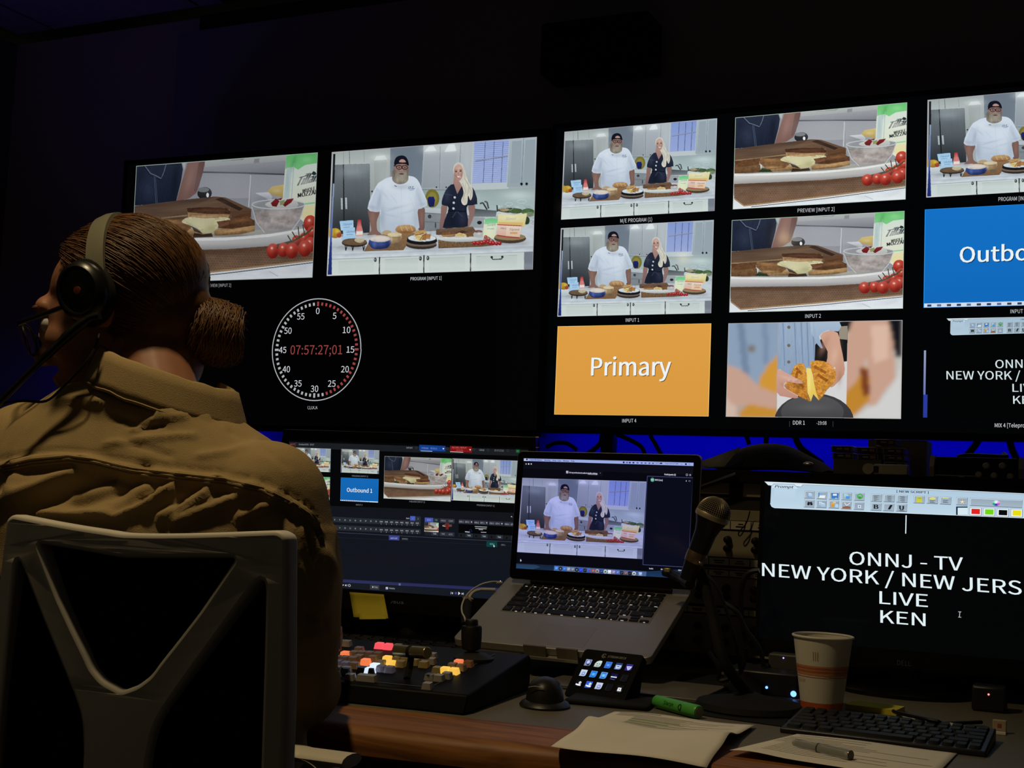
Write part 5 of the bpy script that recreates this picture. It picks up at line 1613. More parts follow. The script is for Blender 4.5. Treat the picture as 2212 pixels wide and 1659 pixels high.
# ---------------------------------------------------------------- beige mixing console standing behind the laptop
mx = thing('mixing_console', (-0.60, 2.42, DZ), 'beige upright mixing console with white label strips and black knobs', 'mixing console')
MX = frame((-0.86, 2.40, DZ + 0.005), 0, 0, 0)
def mz(py):
    return P(1620, py, 2.40).z - DZ - 0.005
q = MB(MX); q.box((0.31, 0.05, 0.166), (0.66, 0.10, 0.332)); q.build('casing', mat('console_dark', (0.02, 0.017, 0.012), 0.6), mx, bevel=0.003)
BE = mat('console_beige', (0.34, 0.285, 0.19), 0.5, var=0.06, vscale=12)
for x0, x1, ya, yb in ((0.0, 0.205, 1030, 1070), (0.232, 0.62, 1034, 1074), (0.0, 0.62, 1103, 1126), (0.0, 0.62, 1148, 1207), (0.0, 0.62, 1250, 1312), (0.0, 0.62, 1334, 1420)):
    za, zb = mz(ya), mz(yb)
    q = MB(MX); q.box(((x0 + x1) / 2, -0.003, (za + zb) / 2), (x1 - x0, 0.008, za - zb)); q.build('face_panel', BE, mx, bevel=0.001)
STRIP = mat('label_strip_white', (0.62, 0.55, 0.40), 0.6, spec=0.2)
INK = mat('black_ink', (0.02, 0.018, 0.016), 0.7, spec=0.1)
rnd = random.Random(5)
for ya, yb in ((1127, 1145), (1209, 1224), (1235, 1248), (1318, 1330)):
    za, zb = mz(ya), mz(yb)
    q = MB(MX); q.box((0.31, -0.006, (za + zb) / 2), (0.62, 0.010, za - zb)); st = q.build('label_strip', STRIP, mx)
    q = MB(MX)
    for k in range(15):
        x = 0.03 + k * 0.04
        q.box((x - 0.02, -0.0115, (za + zb) / 2), (0.0012, 0.001, (za - zb) * 0.9))
        for r in range(2):
            wd_ = rnd.uniform(0.008, 0.020)
            q.box((x, -0.0115, zb + (za - zb) * (0.35 + 0.3 * r)), (wd_, 0.001, 0.0018))
    q.build('label_marks', INK, st)
q = MB(MX); q.box((0.31, -0.008, mz(1231)), (0.62, 0.006, 0.0025)); q.build('trim_line', STEEL, mx)
km = MB(MX).tube([(0, 0, 0), (0, -0.012, 0), (0, -0.014, 0)], [0.0075, 0.0065, 0.004], 12)
first = None
for py in (1168, 1187, 1274, 1292, 1360, 1390):
    for k in range(11):
        if first is None:
            first = km.build('knob', KEYB, mx)
            o = first
        else:
            o = first.copy(); COL.objects.link(o)
        o.matrix_basis = MX @ Matrix.Translation((0.045 + 0.0535 * k, -0.007, mz(py))) @ MX.inverted()

# ---------------------------------------------------------------- things on the shelf
def on(px, y):
    """shelf point at that pixel column"""
    for py in range(940, 1060):
        p = P(px, py, y)
        if p.z <= SZ:
            return Vector((p.x, y, SZ))
# slumped black bag
bag = MB()
a, b = P(1530, 1005, 2.50), P(1795, 1005, 2.50)
W = b.x - a.x
prof = [(0, 0.008), (0.12, 0.022), (0.22, 0.040), (0.30, 0.052), (0.42, 0.058), (0.60, 0.060), (0.70, 0.052), (0.82, 0.036), (0.92, 0.026), (1.0, 0.008)]
rows = []
for j in range(9):
    t = j / 8
    s = sin(pi * min(1, max(0, t))) ** 0.5 if 0 < t < 1 else 0.0
    rows.append([(a.x + W * u, 2.42 + 0.17 * t + 0.01 * sin(9 * u), SZ + max(0.002, h * (0.15 + 0.85 * s)) + 0.004 * s * noise.noise(Vector((u * 8, t * 5, 2)))) for u, h in prof])
bag.grid(rows)
bag.add([(a.x, 2.42, SZ + .001), (b.x, 2.42, SZ + .001), (b.x, 2.59, SZ + .001), (a.x, 2.59, SZ + .001)], [(0, 1, 2, 3)])
t = thing('equipment_bag', (a.x + W / 2, 2.5, SZ), 'slumped black soft bag on the shelf below the orange card', 'bag')
bag.build('bag_body', mat('black_cloth', (0.008, 0.008, 0.009), 0.85, spec=0.15, bump=0.5, bscale=120), t, sub=1)
q = MB(); p = P(1746, 993, 2.41); q.ball((p.x, p.y, SZ + 0.016), (0.010, 0.004, 0.005)); q.build('buckle', STEEL, t)
# grey sheet leaning out to the left of the bag
q = MB()
e1, e2, e3, e4 = P(1500, 981, 2.395), P(1600, 966, 2.405), P(1566, 992, 2.385), P(1534, 986, 2.38)
e1.z, e4.z = SZ + 0.010, SZ + 0.004
e3.z = SZ + 0.006
q.add([e1, e2, e3, e4], [(0, 1, 2, 3)])
tag(q.build('card_folder', mat('grey_card', (0.16, 0.15, 0.13), 0.7), solid=0.002), 'thin grey card folder leaning against the black bag', 'folder')
# pile of small tape cassettes
CASE = mat('cassette_case', (0.16, 0.145, 0.13), 0.25, spec=0.5)
LABEL = mat('cassette_label', (0.30, 0.27, 0.24), 0.6)
REDL = mat('cassette_red', (0.26, 0.14, 0.11), 0.6)
TAPEC = mat('cassette_tape', (0.014, 0.014, 0.018), 0.4)
cas = []
spots = [(1908, 1956, 997, 1011, 'lowest cassette of the right-hand stack, beside the cream gadget'), (1907, 1956, 982, 996, 'second cassette up in the right-hand stack on the shelf'),
         (1904, 1956, 967, 981, 'third cassette up in the right-hand stack on the shelf'), (1889, 1938, 949, 962, 'topmost cassette lying across the top of the pile'),
         (1851, 1898, 980, 994, 'lower cassette of the middle stack in the pile'), (1848, 1897, 965, 979, 'upper cassette of the middle stack in the pile'),
         (1796, 1846, 977, 991, 'lower cassette at the left end of the pile'), (1791, 1846, 962, 976, 'upper cassette at the left end of the pile')]
proto = None
for x0, x1, ya, yb, lab in spots:
    a, b = P(x0, (ya + yb) / 2, 2.44), P(x1, (ya + yb) / 2, 2.44)
    c = (a + b) / 2
    z0, z1 = P((x0 + x1) / 2, yb, 2.44).z, P((x0 + x1) / 2, ya, 2.44).z
    if proto is None:
        w, h = b.x - a.x, z1 - z0 - 0.0006
        base = Vector((c.x, 2.44, z0))
        t = thing('tape_cassette', base, 'x', 'tape cassette', 'cassettes piled on the shelf')
        parts = []
        MB(Matrix.Translation(base)).box((0, 0.035, h / 2), (w, 0.07, h)).build('case', CASE, t, bevel=0.0012)
        MB(Matrix.Translation(base)).box((0, -0.0006, h / 2), (w * 0.84, 0.001, h * 0.74)).build('spine_label', TAPEC, t)
        MB(Matrix.Translation(base)).box((w * 0.24, -0.0012, h / 2), (w * 0.22, 0.001, h * 0.42)).build('title_patch', REDL, t)
        MB(Matrix.Translation(base)).box((-w * 0.1, -0.0012, h / 2), (w * 0.26, 0.001, h * 0.22)).build('title_patch', LABEL, t)
        proto = t
    else:
        t = proto.copy(); COL.objects.link(t)
        for ch in list(proto.children):
            k = ch.copy(); COL.objects.link(k); k.parent = t; k.matrix_parent_inverse = ch.matrix_parent_inverse
    t.location = (c.x, 2.44, z0)
    t['label'] = lab
    cas.append(t)
zz = cas[0].location.z - SZ
a, b = P(1800, 1000, 2.44), P(1904, 1000, 2.44)
q = MB(); q.box(((a.x + b.x) / 2, 2.475, (SZ + cas[6].location.z) / 2), (b.x - a.x, 0.07, cas[6].location.z - SZ)); tag(q.build('grey_box', mat('grey_box_card', (0.10, 0.09, 0.075), 0.7), bevel=0.001), 'flat grey box under the left half of the cassette pile', 'box')
a, b = P(1908, 1012, 2.44), P(1958, 1012, 2.44)
q = MB(); q.box(((a.x + b.x) / 2, 2.475, (SZ + cas[0].location.z) / 2), (b.x - a.x, 0.07, max(0.003, cas[0].location.z - SZ))); tag(q.build('black_box', BLACK), 'thin black box under the right-hand stack of cassettes', 'box')
a, b = P(1875, 985, 2.56), P(2001, 1015, 2.56)
q = MB(); q.box(((a.x + b.x) / 2, 2.60, (SZ + P(1940, 950, 2.56).z) / 2), (b.x - a.x, 0.08, P(1940, 950, 2.56).z - SZ)); tag(q.build('cardboard_box', mat('buff_card', (0.26, 0.21, 0.15), 0.75), bevel=0.001), 'buff cardboard box standing behind the cassette pile', 'box')
# cream gadget with a round end
a, b = P(1876, 1030, 2.38), P(1964, 1030, 2.38)
t = thing('tape_dispenser', (a.x, 2.38, SZ), 'small cream plastic dispenser with a round wheel end in front of the cassettes', 'dispenser')
zt = P(1920, 1019, 2.38).z
h = 0.019
CRM = mat('cream_plastic', (0.40, 0.34, 0.24), 0.45)
q = MB(); q.box(((a.x + b.x) / 2 + .004, 2.385, SZ + h / 2), (b.x - a.x - .012, 0.022, h)); q.build('body', CRM, t, bevel=0.002)
q = MB(); q.tube([(a.x, 2.374, SZ + 0.010), (a.x, 2.394, SZ + 0.010)], 0.010, 18); q.build('wheel', CRM, t)
q = MB(); q.box((a.x + 0.014, 2.3735, SZ + h * 0.5), (0.008, 0.002, h * 0.6)); q.build('cutter_slot', BLACK, t)
# black controller with silver knobs
a, b = P(2014, 1000, 2.43), P(2206, 1000, 2.43)
t = thing('audio_controller', ((a.x + b.x) / 2, 2.43, SZ), 'black control box with beige end cheeks and five silver knobs', 'controller')
zt = P(2100, 988, 2.43).z
hh = zt - SZ
q = MB(); q.box(((a.x + b.x) / 2, 2.49, SZ + hh / 2), (b.x - a.x - 0.012, 0.12, hh)); q.build('body', GLOSSB, t, bevel=0.002)
for x in (a.x, b.x):
    q = MB(); q.prism([(2.425, SZ), (2.553, SZ), (2.553, SZ + hh), (2.434, SZ + hh + .002), (2.418, SZ + hh * .5)], x - 0.004, x + 0.004, axis='x'); q.build('end_cheek', CRM, t)
first = None
for px, py in ((2131, 1007), (2166, 1007), (2115, 1026), (2148, 1028), (2183, 1030)):
    p = P(px, py, 2.43)
    if first is None:
        p0 = p
        q = MB(); q.tube([(p.x, 2.430, p.z), (p.x, 2.419, p.z), (p.x, 2.417, p.z)], [0.0066, 0.0060, 0.004], 16); o = first = q.build('knob', mat('silver_knob', (0.50, 0.46, 0.38), 0.4, metal=0.15), t)
    else:
        o = first.copy(); COL.objects.link(o)
        o.location = p - p0
p, r = P(2020, 1026, 2.43), P(2108, 1029, 2.43)
q = MB(); q.box(((p.x + r.x) / 2, 2.4285, p.z), (r.x - p.x, 0.002, 0.0014)); q.build('front_seam', STEEL, t)
q = MB(); p = P(2077, 1030, 2.43); q.box((p.x, 2.4275, p.z), (0.010, 0.003, 0.004)); q.build('latch', CRM, t)
# black cable ends lying on it
q = MB(); q.tube(smooth_path([P(2068, 988, 2.47), P(2090, 984, 2.47), P(2130, 985, 2.46), P(2172, 987, 2.46), P(2168, 981, 2.48)], 5), 0.0045, 8)
tag(q.build('cable', CABLEB), 'short black cable lying on the box with silver knobs', 'cable')

# cables hanging from the televisions in front of the blue wall
for i, (pts, r, lab) in enumerate((
        ([(1300, 940), (1298, 955), (1284, 970), (1262, 985)], .006, 'black cable curving down left of the screen pole'),
        ([(1180, 966), (1200, 957), (1225, 958), (1246, 972)], .005, 'black cable arching just above the laptop lid'),
        ([(1332, 938), (1360, 950), (1385, 965), (1394, 985)], .005, 'black cable curving down right of the screen pole'),
        ([(1404, 940), (1416, 960), (1430, 985)], .005, 'black cable hanging straight above the laptop corner'),
        ([(1612, 940), (1618, 960)], .005, 'black cable dropping behind the left of the black bag'),
        ([(1656, 940), (1654, 958)], .006, 'black cable dropping behind the middle of the black bag'),
        ([(1716, 940), (1728, 965), (1752, 985), (1776, 1002)], .007, 'black cable curving down right of the black bag'),
        ([(2120, 940), (2108, 960), (2088, 985)], .007, 'black cable hanging left above the box with silver knobs'),
        ([(2178, 940), (2186, 970), (2200, 1000)], .007, 'black cable hanging right above the box with silver knobs'))):
    q = MB(); q.tube(smooth_path([P(x, y, 2.80) for x, y in pts], 5), r, 8)
    tag(q.build('hanging_cable', CABLEB), lab, 'cable', 'cables hanging below the televisions')
a, b = P(1300, 930, 2.83), P(1326, 930, 2.83)
q = MB(); q.box(((a.x + b.x) / 2, 2.84, (SZ + 1.25) / 2), (b.x - a.x, 0.03, 1.25 - SZ)); tag(q.build('screen_pole', MATTEB), 'short black pole under the right wall television', 'pole')

# ================================================================ desk monitors
def monitor(M, w, h, l, t_, r, b, me, label, pic, foot):
    t = thing('desk_monitor', foot, label, 'monitor')
    bezel_mb(M, w, h, l, t_, r, b, 0.003, 0.022).build('bezel', GLOSSB, t, bevel=0.0015)
    MB(M).box((w / 2, 0.026, -h / 2), (w * 0.97, 0.03, h * 0.94)).build('back_cover', BACKB, t, bevel=0.008)
    MB(M).box((w / 2, 0.008, -h / 2), (w, 0.012, h)).build('screen_glass', PANEL, t)
    hang(me, 'screen', M, 0, 0, w, h, t, 0.0, (1, 1, 1), pic)
    c = M @ Vector((w / 2, 0.045, -h * 0.55))
    q = MB(); q.tube([c, Vector((c.x, c.y + 0.015, c.z - 0.05)), Vector((c.x, c.y + 0.015, foot[2] + 0.006))], [0.02, 0.022, 0.026], 14); q.build('stand_neck', BLACK, t)
    q = MB(Matrix.Translation((c.x, c.y - 0.01, foot[2]))); q.lathe([(0.11, 0), (0.11, 0.006), (0.10, 0.010), (0.03, 0.012)], 32, sy=0.75); q.build('stand_foot', GLOSSB, t)
    return t
c = M_ASUS @ Vector((W_ASUS / 2, 0.06, 0))
asus = monitor(M_ASUS, W_ASUS, H_ASUS, 0.014, 0.022, 0.014, 0.040, switcher_ui(), 'black desk monitor left of the laptop showing a dark switcher program', 'dark switcher program with a row of preview pictures', (c.x, c.y, DZ))
def hang_px(me, M, tl, tr, t, tint, label, asp=9 / 16, name='preview_tile'):
    a, b = PL(*tl, M), PL(*tr, M)
    w = (b - a).length
    return hang(me, name, M, a.x, a.z, w, w * asp, t, 0.0008, tint, label)
v = lambda x, y: (x / 3.95 + 590, y / 3.95 + 920)
hang_px(KITCHEN_METER, M_ASUS, v(177, 184), v(494, 194), asus, (0.86, 0.86, 0.80), 'small kitchen picture at the top left')
hang_px(KITCHEN_METER, M_ASUS, v(584, 197), v(908, 207), asus, (0.86, 0.86, 0.80), 'small kitchen picture above the blue card')
hang_px(TOAST, M_ASUS, v(170, 424), v(488, 436), asus, (0.80, 0.80, 0.78), 'small sandwich picture half hidden by the jacket sleeve')
hang_px(CARD_BLUE_SMALL, M_ASUS, v(580, 440), v(902, 454), asus, (1, 1, 1), 'blue card reading Outbound 1', name='title_card')
hang_px(TOAST, M_ASUS, v(953, 258), v(1526, 275), asus, (0.80, 0.78, 0.76), 'larger sandwich preview picture', 0.585)
hang_px(KITCHEN_METER, M_ASUS, v(1531, 277), v(2110, 294), asus, (0.88, 0.88, 0.86), 'larger kitchen program picture', 0.585)
v2 = lambda x, y: (x / 10.05 + 900, y / 10.05 + 1090)
hang_px(TOAST, M_ASUS, v2(176, 378), v2(482, 388), asus, (0.9, 0.9, 0.88), 'tiny sandwich picture among the buttons', 0.62)
def mesh_text(t, M, x0, z0, x1, h, m, name, parent, off=0.0, shear=0.0):
    """raised lettering on the plane y=0 of M, baseline from (x0,z0) to (x1,z0)"""
    vs, fs = glyphs(t)
    q = MB(M)
    q.add([(x0 + a * (x1 - x0) + b * h * shear, -off, z0 + b * h) for a, b in vs], fs)
    return q.build(name, m, parent)
LOGO = mat('silver_lettering', (0.30, 0.29, 0.28), 0.35, metal=0.6, emit=(0.02, 0.02, 0.019), es=1.0)
a, b = PL(845, 1300, M_ASUS), PL(873, 1303, M_ASUS)
mesh_text('/SUS', M_ASUS, a.x, a.z - .002, b.x, 0.0045, LOGO, 'maker_lettering', asus, 0.0036, 0.2)
# yellow sticky notes on its lower edge
def note(name, quad, y, lab, bend):
    q = MB()
    rows = []
    for j in range(9):
        t = j / 8
        row = []
        for i in range(7):
            s = i / 6
            x = (1 - t) * ((1 - s) * quad[0][0] + s * quad[1][0]) + t * ((1 - s) * quad[3][0] + s * quad[2][0])
            yy = (1 - t) * ((1 - s) * quad[0][1] + s * quad[1][1]) + t * ((1 - s) * quad[3][1] + s * quad[2][1])
            row.append(P(x, yy, y + bend(t)))
        rows.append(row)
    q.grid(rows)
    return tag(q.build(name, YELLOW, solid=0.0004), lab, 'sticky note')
yn = (M_ASUS @ PL(800, 1290, M_ASUS)).y - 0.010
note('sticky_note', [(755, 1279), (829, 1284), (839, 1336), (764, 1333)], yn, 'yellow sticky note stuck under the dark switcher screen', lambda t: -0.040 * max(0, t - 0.3) ** 1.3)
note('sticky_note', [(772, 1325), (838, 1330), (834, 1337), (777, 1338)], yn - 0.03, 'second yellow sticky note peeping out below the first', lambda t: -0.012 * t)

c = M_DELL @ Vector((W_DELL / 2, 0.06, 0))
dell = monitor(M_DELL, W_DELL, H_DELL, 0.006, 0.007, 0.006, 0.030, PROMPT, 'black desk monitor at right showing white prompter text', 'white prompter capitals under a grey toolbar', (c.x, c.y, DZ))
a, b = PL(1938, 1436, M_DELL), PL(1968, 1438, M_DELL)
mesh_text('DELL', M_DELL, a.x, a.z, b.x, 0.008, mat('dim_lettering', (0.10, 0.10, 0.10), 0.4), 'maker_lettering', dell, 0.0036)
RED = mat('red_led', (0.1, 0, 0), 0.4, emit=(1.0, 0.35, 0.35), es=1.3)
p = P(2135, 1501, 2.13)
t = thing('charger_plug', (p.x, 2.15, DZ), 'small black charger with a red pilot light under the prompter monitor', 'charger')
q = MB(); q.box((p.x, 2.155, (DZ + p.z + .012) / 2), (0.05, 0.04, p.z + .012 - DZ)); q.build('body', BLACK, t, bevel=0.004)
q = MB(); q.ball((p.x, 2.1345, p.z), 0.0016, 10, 6); q.build('pilot_light', RED, t)

# ================================================================ laptop on its stand
M_BASE = frame(Vector((-0.848, 2.104, -0.200)) + EYE, 0.74, -66.37, 0.40)     # x right, z from front edge to hinge, -y out of the keyboard
lap = thing('laptop', M_BASE.translation, 'silver laptop open on a stand, kitchen video on its screen', 'laptop')
def rrect(x0, z0, x1, z1, r, n=5):
    o = []
    for cx, cz, a0 in ((x1 - r, z1 - r, 0), (x0 + r, z1 - r, pi / 2), (x0 + r, z0 + r, pi), (x1 - r, z0 + r, 1.5 * pi)):
        o += [(cx + r * cos(a0 + pi / 2 * i / n), cz + r * sin(a0 + pi / 2 * i / n)) for i in range(n + 1)]
    return o
base = MB(M_BASE).prism(rrect(-0.1795, -0.1235, 0.1795, 0.1235, 0.011), 0.0, 0.013).build('base', ALU, lap, bevel=0.0012)
ka, kb, kc, kd = PL(1129, 1262, M_BASE), PL(1443, 1283.5, M_BASE), PL(1402, 1345, M_BASE), PL(1083, 1321, M_BASE)
kx0, kx1 = (ka.x + kd.x) / 2, (kb.x + kc.x) / 2
kz1, kz0 = (ka.z + kb.z) / 2, (kc.z + kd.z) / 2
q = MB(M_BASE); q.prism(rrect(kx0 - .0015, kz0 - .0015, kx1 + .0015, kz1 + .0015, .002), -0.0003, 0.001); q.build('key_well', mat('key_well_metal', (0.20, 0.18, 0.155), 0.5, metal=0.3), lap)
KM = {}
def key(w, h, M, parent, m, tall=0.0022, name='key'):
    k = (round(w, 5), round(h, 5), m.name, tall)
    if k not in KM:
        q = MB()
        x, z, e = w / 2, h / 2, min(0.0016, tall * 0.5)
        o, i = rrect(-x, -z, x, z, min(.0016, h * .3), 2), rrect(-x + e, -z + e, x - e, z - e, min(.0014, h * .25), 2)
        n = len(o)
        vs = [(a, 0, b) for a, b in o] + [(a, -tall, b) for a, b in i]
        q.add(vs, [tuple(range(n, 2 * n))] + [(j, (j + 1) % n, n + (j + 1) % n, n + j) for j in range(n)])
        ob = q.build(name, m)
        KM[k] = ob.data
        bpy.data.objects.remove(ob)
    ob = bpy.data.objects.new(name, KM[k])
    COL.objects.link(ob)
    adopt(ob, parent)
    ob.matrix_basis = M
    return ob
rows = [([1.036] * 14, .62, ['esc'] + [''] * 13), ([1] * 13 + [1.5], 1, list('`1234567890-=') + ['delete']), ([1.5] + [1] * 13, 1, ['tab'] + list('QWERTYUIOP[]') + ['\\']),
        ([1.75] + [1] * 11 + [1.75], 1, ['caps lock'] + list("ASDFGHJKL;'") + ['return']), ([2.25] + [1] * 10 + [2.25], 1, ['shift'] + list('ZXCVBNM,./') + ['shift']),
        ([1, 1, 1, 1.25, 5, 1.25, 1, 1, 1, 1], 1, ['fn', 'control', 'option', 'command', '', 'command', 'option', '', '', ''])]
ux = (kx1 - kx0) / 14.5
uz = (kz1 - kz0) / 5.62
legend, glow = MB(M_BASE), MB(M_BASE)
z = kz1
rnd = random.Random(3)
for ri, (ws, hh, tx) in enumerate(rows):
    x = kx0
    h = uz * hh
    for w, t in zip(ws, tx):
        arrow = ri == 5 and x > kx0 + 11.4 * ux
        kh = h - 0.0026
        if arrow and w == 1:
            i = round((x - kx0) / ux - 11.5)
            kh = h * 0.5 - 0.0016
            key(w * ux - 0.0028, kh, M_BASE @ Matrix.Translation((x + w * ux / 2, -0.0003, z - h * 0.75)), lap, KEYB, 0.0018)
            if i == 1:
                key(w * ux - 0.0028, kh, M_BASE @ Matrix.Translation((x + w * ux / 2, -0.0003, z - h * 0.25)), lap, KEYB, 0.0018)
        else:
            key(w * ux - 0.0028, kh, M_BASE @ Matrix.Translation((x + w * ux / 2, -0.0003, z - h / 2)), lap, KEYB, 0.0018)
        if t:
            vs, fs = glyphs(t)
            lw = 0.0035 if len(t) == 1 else min(0.011, 0.0022 * len(t))
            cx = x + w * ux / 2
            legend.add([(cx + (a - .5) * lw, -0.00245, z - h * .55 + b * (.0036 if len(t) == 1 else .0018)) for a, b in vs], fs)
        for k in range(1 if w < 3 else 4):
            if rnd.random() < (0.75 if ri in (0, 5) else 0.4):
                gw = rnd.uniform(.002, .006)
                gx_ = x + (w * ux) * (rnd.uniform(.3, .7) if w < 3 else (k + .5) / 4)
                glow.box((gx_, -0.0008, z - h + 0.0012), (gw, 0.0010, 0.0008))
        x += w * ux
    z -= h
legend.build('key_legends', mat('key_legend', (0.03, 0.03, 0.03), 0.6, emit=(0.9, 0.9, 0.85), es=0.045), lap)
GL = mat('key_backlight', (0.1, 0.1, 0.1), 0.6, emit=(1.0, 0.97, 0.90), es=0.42)
glow.build('key_backlight', GL, lap)
tp = [PL(1160, 1342, M_BASE), PL(1131, 1384, M_BASE)]
q = MB(M_BASE); q.prism(rrect(tp[1].x + .004, -0.1160, tp[1].x + .110, -0.1160 + .076, .003), -0.0002, 0.001); q.build('trackpad', mat('trackpad', (0.31, 0.29, 0.262), 0.46, metal=0.6), lap, bevel=0.0003)
# lid
M_L = M_LAP
lidw, lidh = 0.359, 0.242
q = MB(M_L); q.prism(rrect(-0.014, -H_LAP - 0.020, W_LAP + 0.014, 0.0145, 0.010), 0.0022, 0.0075); q.build('lid', ALU, lap, bevel=0.001)
q = MB(M_L)
o, i = rrect(-0.0125, -H_LAP - 0.019, W_LAP + 0.0125, 0.013, 0.009, 5), rrect(0, -H_LAP, W_LAP, 0, 0.0002, 5)
n = len(o)
q.add([(a, 0.0004, b) for a, b in o] + [(a, 0.0004, b) for a, b in i] + [(a, 0.0024, b) for a, b in o] + [(a, 0.0024, b) for a, b in i], [(j, (j + 1) % n, n + (j + 1) % n, n + j) for j in range(n)] + [(j, (j + 1) % n, 2 * n + (j + 1) % n, 2 * n + j) for j in range(n)])
q.build('screen_border', mat('screen_border_black', (0.002, 0.002, 0.0022), 0.22, spec=0.3), lap)
MB(M_L).box((W_LAP / 2, 0.0018, -H_LAP / 2), (W_LAP, 0.0016, H_LAP)).build('screen_glass', PANEL, lap)
hang(laptop_ui(), 'screen', M_L, 0, 0, W_LAP, H_LAP, lap, 0.0, (1, 1, 1), 'dark meeting window with an icon bar along the bottom')
u = lambda x, y: (x / 4.9156 + 1090, y / 4.9156 + 950)
a, b, c = PL(*u(190, 404), M_L), PL(*u(1508, 452), M_L), PL(*u(1466, 1268), M_L)
hang(KITCHEN_GRID, 'video_tile', M_L, a.x, a.z, b.x - a.x, a.z - c.z, lap, 0.0007, (0.62, 0.62, 1.0), 'violet-tinted kitchen picture with the cook and presenter')
hp0, hp1 = M_L @ Vector((0.03, 0.006, -H_LAP - 0.021)), M_L @ Vector((W_LAP - 0.03, 0.006, -H_LAP - 0.021))
q = MB(); q.tube([hp0, hp1], 0.0055, 14); q.build('hinge', MATTEB, lap)

# stand
st = thing('laptop_stand', Vector((-0.848, 2.06, DZ)), 'metal laptop stand tilting the silver laptop forward', 'laptop stand')
SM = mat('stand_metal', (0.18, 0.165, 0.14), 0.45, metal=0.5)
q = MB(M_BASE); q.box((0.0, 0.0165, 0.0), (0.27, 0.005, 0.235)); q.build('tray', SM, st, bevel=0.001)
a, b = PL(1137, 1391, M_BASE), PL(1246, 1412, M_BASE)
for x0, x1 in ((a.x, a.x + 0.040), (a.x + 0.060, b.x)):
    q = MB(M_BASE); q.prism([(0.019, -0.118), (0.019, -0.130), (-0.0055, -0.130), (-0.0055, -0.1262), (0.0035, -0.1250), (0.014, -0.1250), (0.014, -0.118)], x0, x1, M=Matrix(((1, 0, 0, 0), (0, 1, 0, 0), (0, 0, 1, 0), (0, 0, 0, 1))), axis='x'); q.build('front_lip', SM, st)
q = MB(M_BASE); q.box(((a.x + b.x) / 2, 0.0165, -0.1265), (b.x - a.x, 0.005, 0.010)); q.build('lip_bridge', ALU, st)
tc = M_BASE @ Vector((0, 0.02, 0.02))
q = MB(); q.tube([Vector((tc.x, tc.y, tc.z)), Vector((tc.x, tc.y + 0.02, DZ + 0.008))], 0.022, 16); q.build('pillar', SM, st)
fa, fb = Z(1192, 1487, DZ + 0.006), Z(1465, 1499, DZ + 0.006)
q = MB(); q.box(((fa.x + fb.x) / 2, (fa.y + fb.y) / 2 + 0.085, DZ + 0.004), (0.262, 0.17, 0.006)); q.build('foot_plate', SM, st, bevel=0.001)

# white leads into the laptop's left side
WC = mat('white_cable', (0.48, 0.45, 0.38), 0.5)
yl = (M_BASE @ Vector((-0.18, 0, 0.08))).y
q = MB(); q.tube(smooth_path([P(1083, 1257, yl + .01), P(1060, 1257, yl - .01), P(1036, 1264, yl - .02), P(1012, 1281, yl - .05), P(999, 1303, yl - .08), P(998, 1322, yl - .1), P(1005, 1339, yl - .12), P(1010, 1380, yl - .1)], 6), 0.0016, 8)
t = thing('charging_cable', P(1060, 1257, yl), 'thin white cable looping from the back of the laptop side', 'cable')
q.build('lead', WC, t)
q = MB(); q.tube([P(1072, 1259, yl), P(1084, 1258.5, yl + .01)], 0.0026, 8); q.build('plug', WC, t)
q = MB(); p = P(1081, 1255, yl - .004); q.ball(p, 0.0008, 8, 6); q.build('charge_light', mat('white_led', (0.1, 0.1, 0.1), 0.5, emit=(0.9, 0.95, 0.9), es=0.9), t)
t = thing('display_adapter', P(1055, 1272, yl - .02), 'white display adapter with black plug beside the laptop', 'adapter')
q = MB(); q.tube([P(1041, 1273, yl - .03), P(1070, 1273.5, yl - .02)], [0.0042, 0.0042], 10, flat=0.7); q.build('plug', WC, t)
q = MB(); q.tube(smooth_path([P(1041, 1273, yl - .03), P(1026, 1277, yl - .04), P(1016, 1286, yl - .05), P(1012, 1300, yl - .06)], 5), 0.0030, 8); q.build('lead', WC, t)
q = MB(); q.tube([P(1005, 1288, yl - .06), P(1010, 1303, yl - .06)], 0.006, 10); q.tube([P(1018, 1292, yl - .06), P(1013, 1304, yl - .06)], 0.0045, 10); q.build('connector', mat('buff_plastic', (0.30, 0.25, 0.17), 0.5), t)
q = MB(); q.tube([P(1009, 1302, yl - .06), P(1007, 1336, yl - .10), P(1004, 1350, yl - .12)], [0.0095, 0.0098, 0.006], 12); q.build('black_plug', MATTEB, t)
# black plug with a gold tip lying across the screen's lower corner: lead of the microphone
q = MB(); pl = smooth_path([P(1436, 1236, 2.13), P(1452, 1241, 2.12), P(1473, 1250, 2.10), P(1490, 1262, 2.08)], 4)
t = thing('cable_plug', P(1460, 1242, 2.11), 'black cable plug with a brass tip hanging at the laptop screen corner', 'plug')
q.tube(pl, [0.0075] * (len(pl) - 4) + [0.009] * 4, 12); q.build('body', BLACK, t)
q = MB(); q.box((0, 0, 0), (0.010, 0.010, 0.006), M=Matrix.Translation(P(1442, 1231, 2.11))); q.build('brass_tip', mat('brass', (0.62, 0.52, 0.22), 0.35, metal=0.7), t, bevel=0.001)

# ================================================================ video switcher panel
sw = thing('video_switcher', Z(850, 1500, DZ), 'black video switcher panel with lit square buttons and fader bar', 'video switcher')
SF0, SFR, SBR = Z(700, 1515, DZ), Z(1001, 1547, DZ), Z(1100, 1521, DZ)
ex = (SFR - SF0).normalized()
ez = Vector((0, 0, 1))
ey = ez.cross(ex)
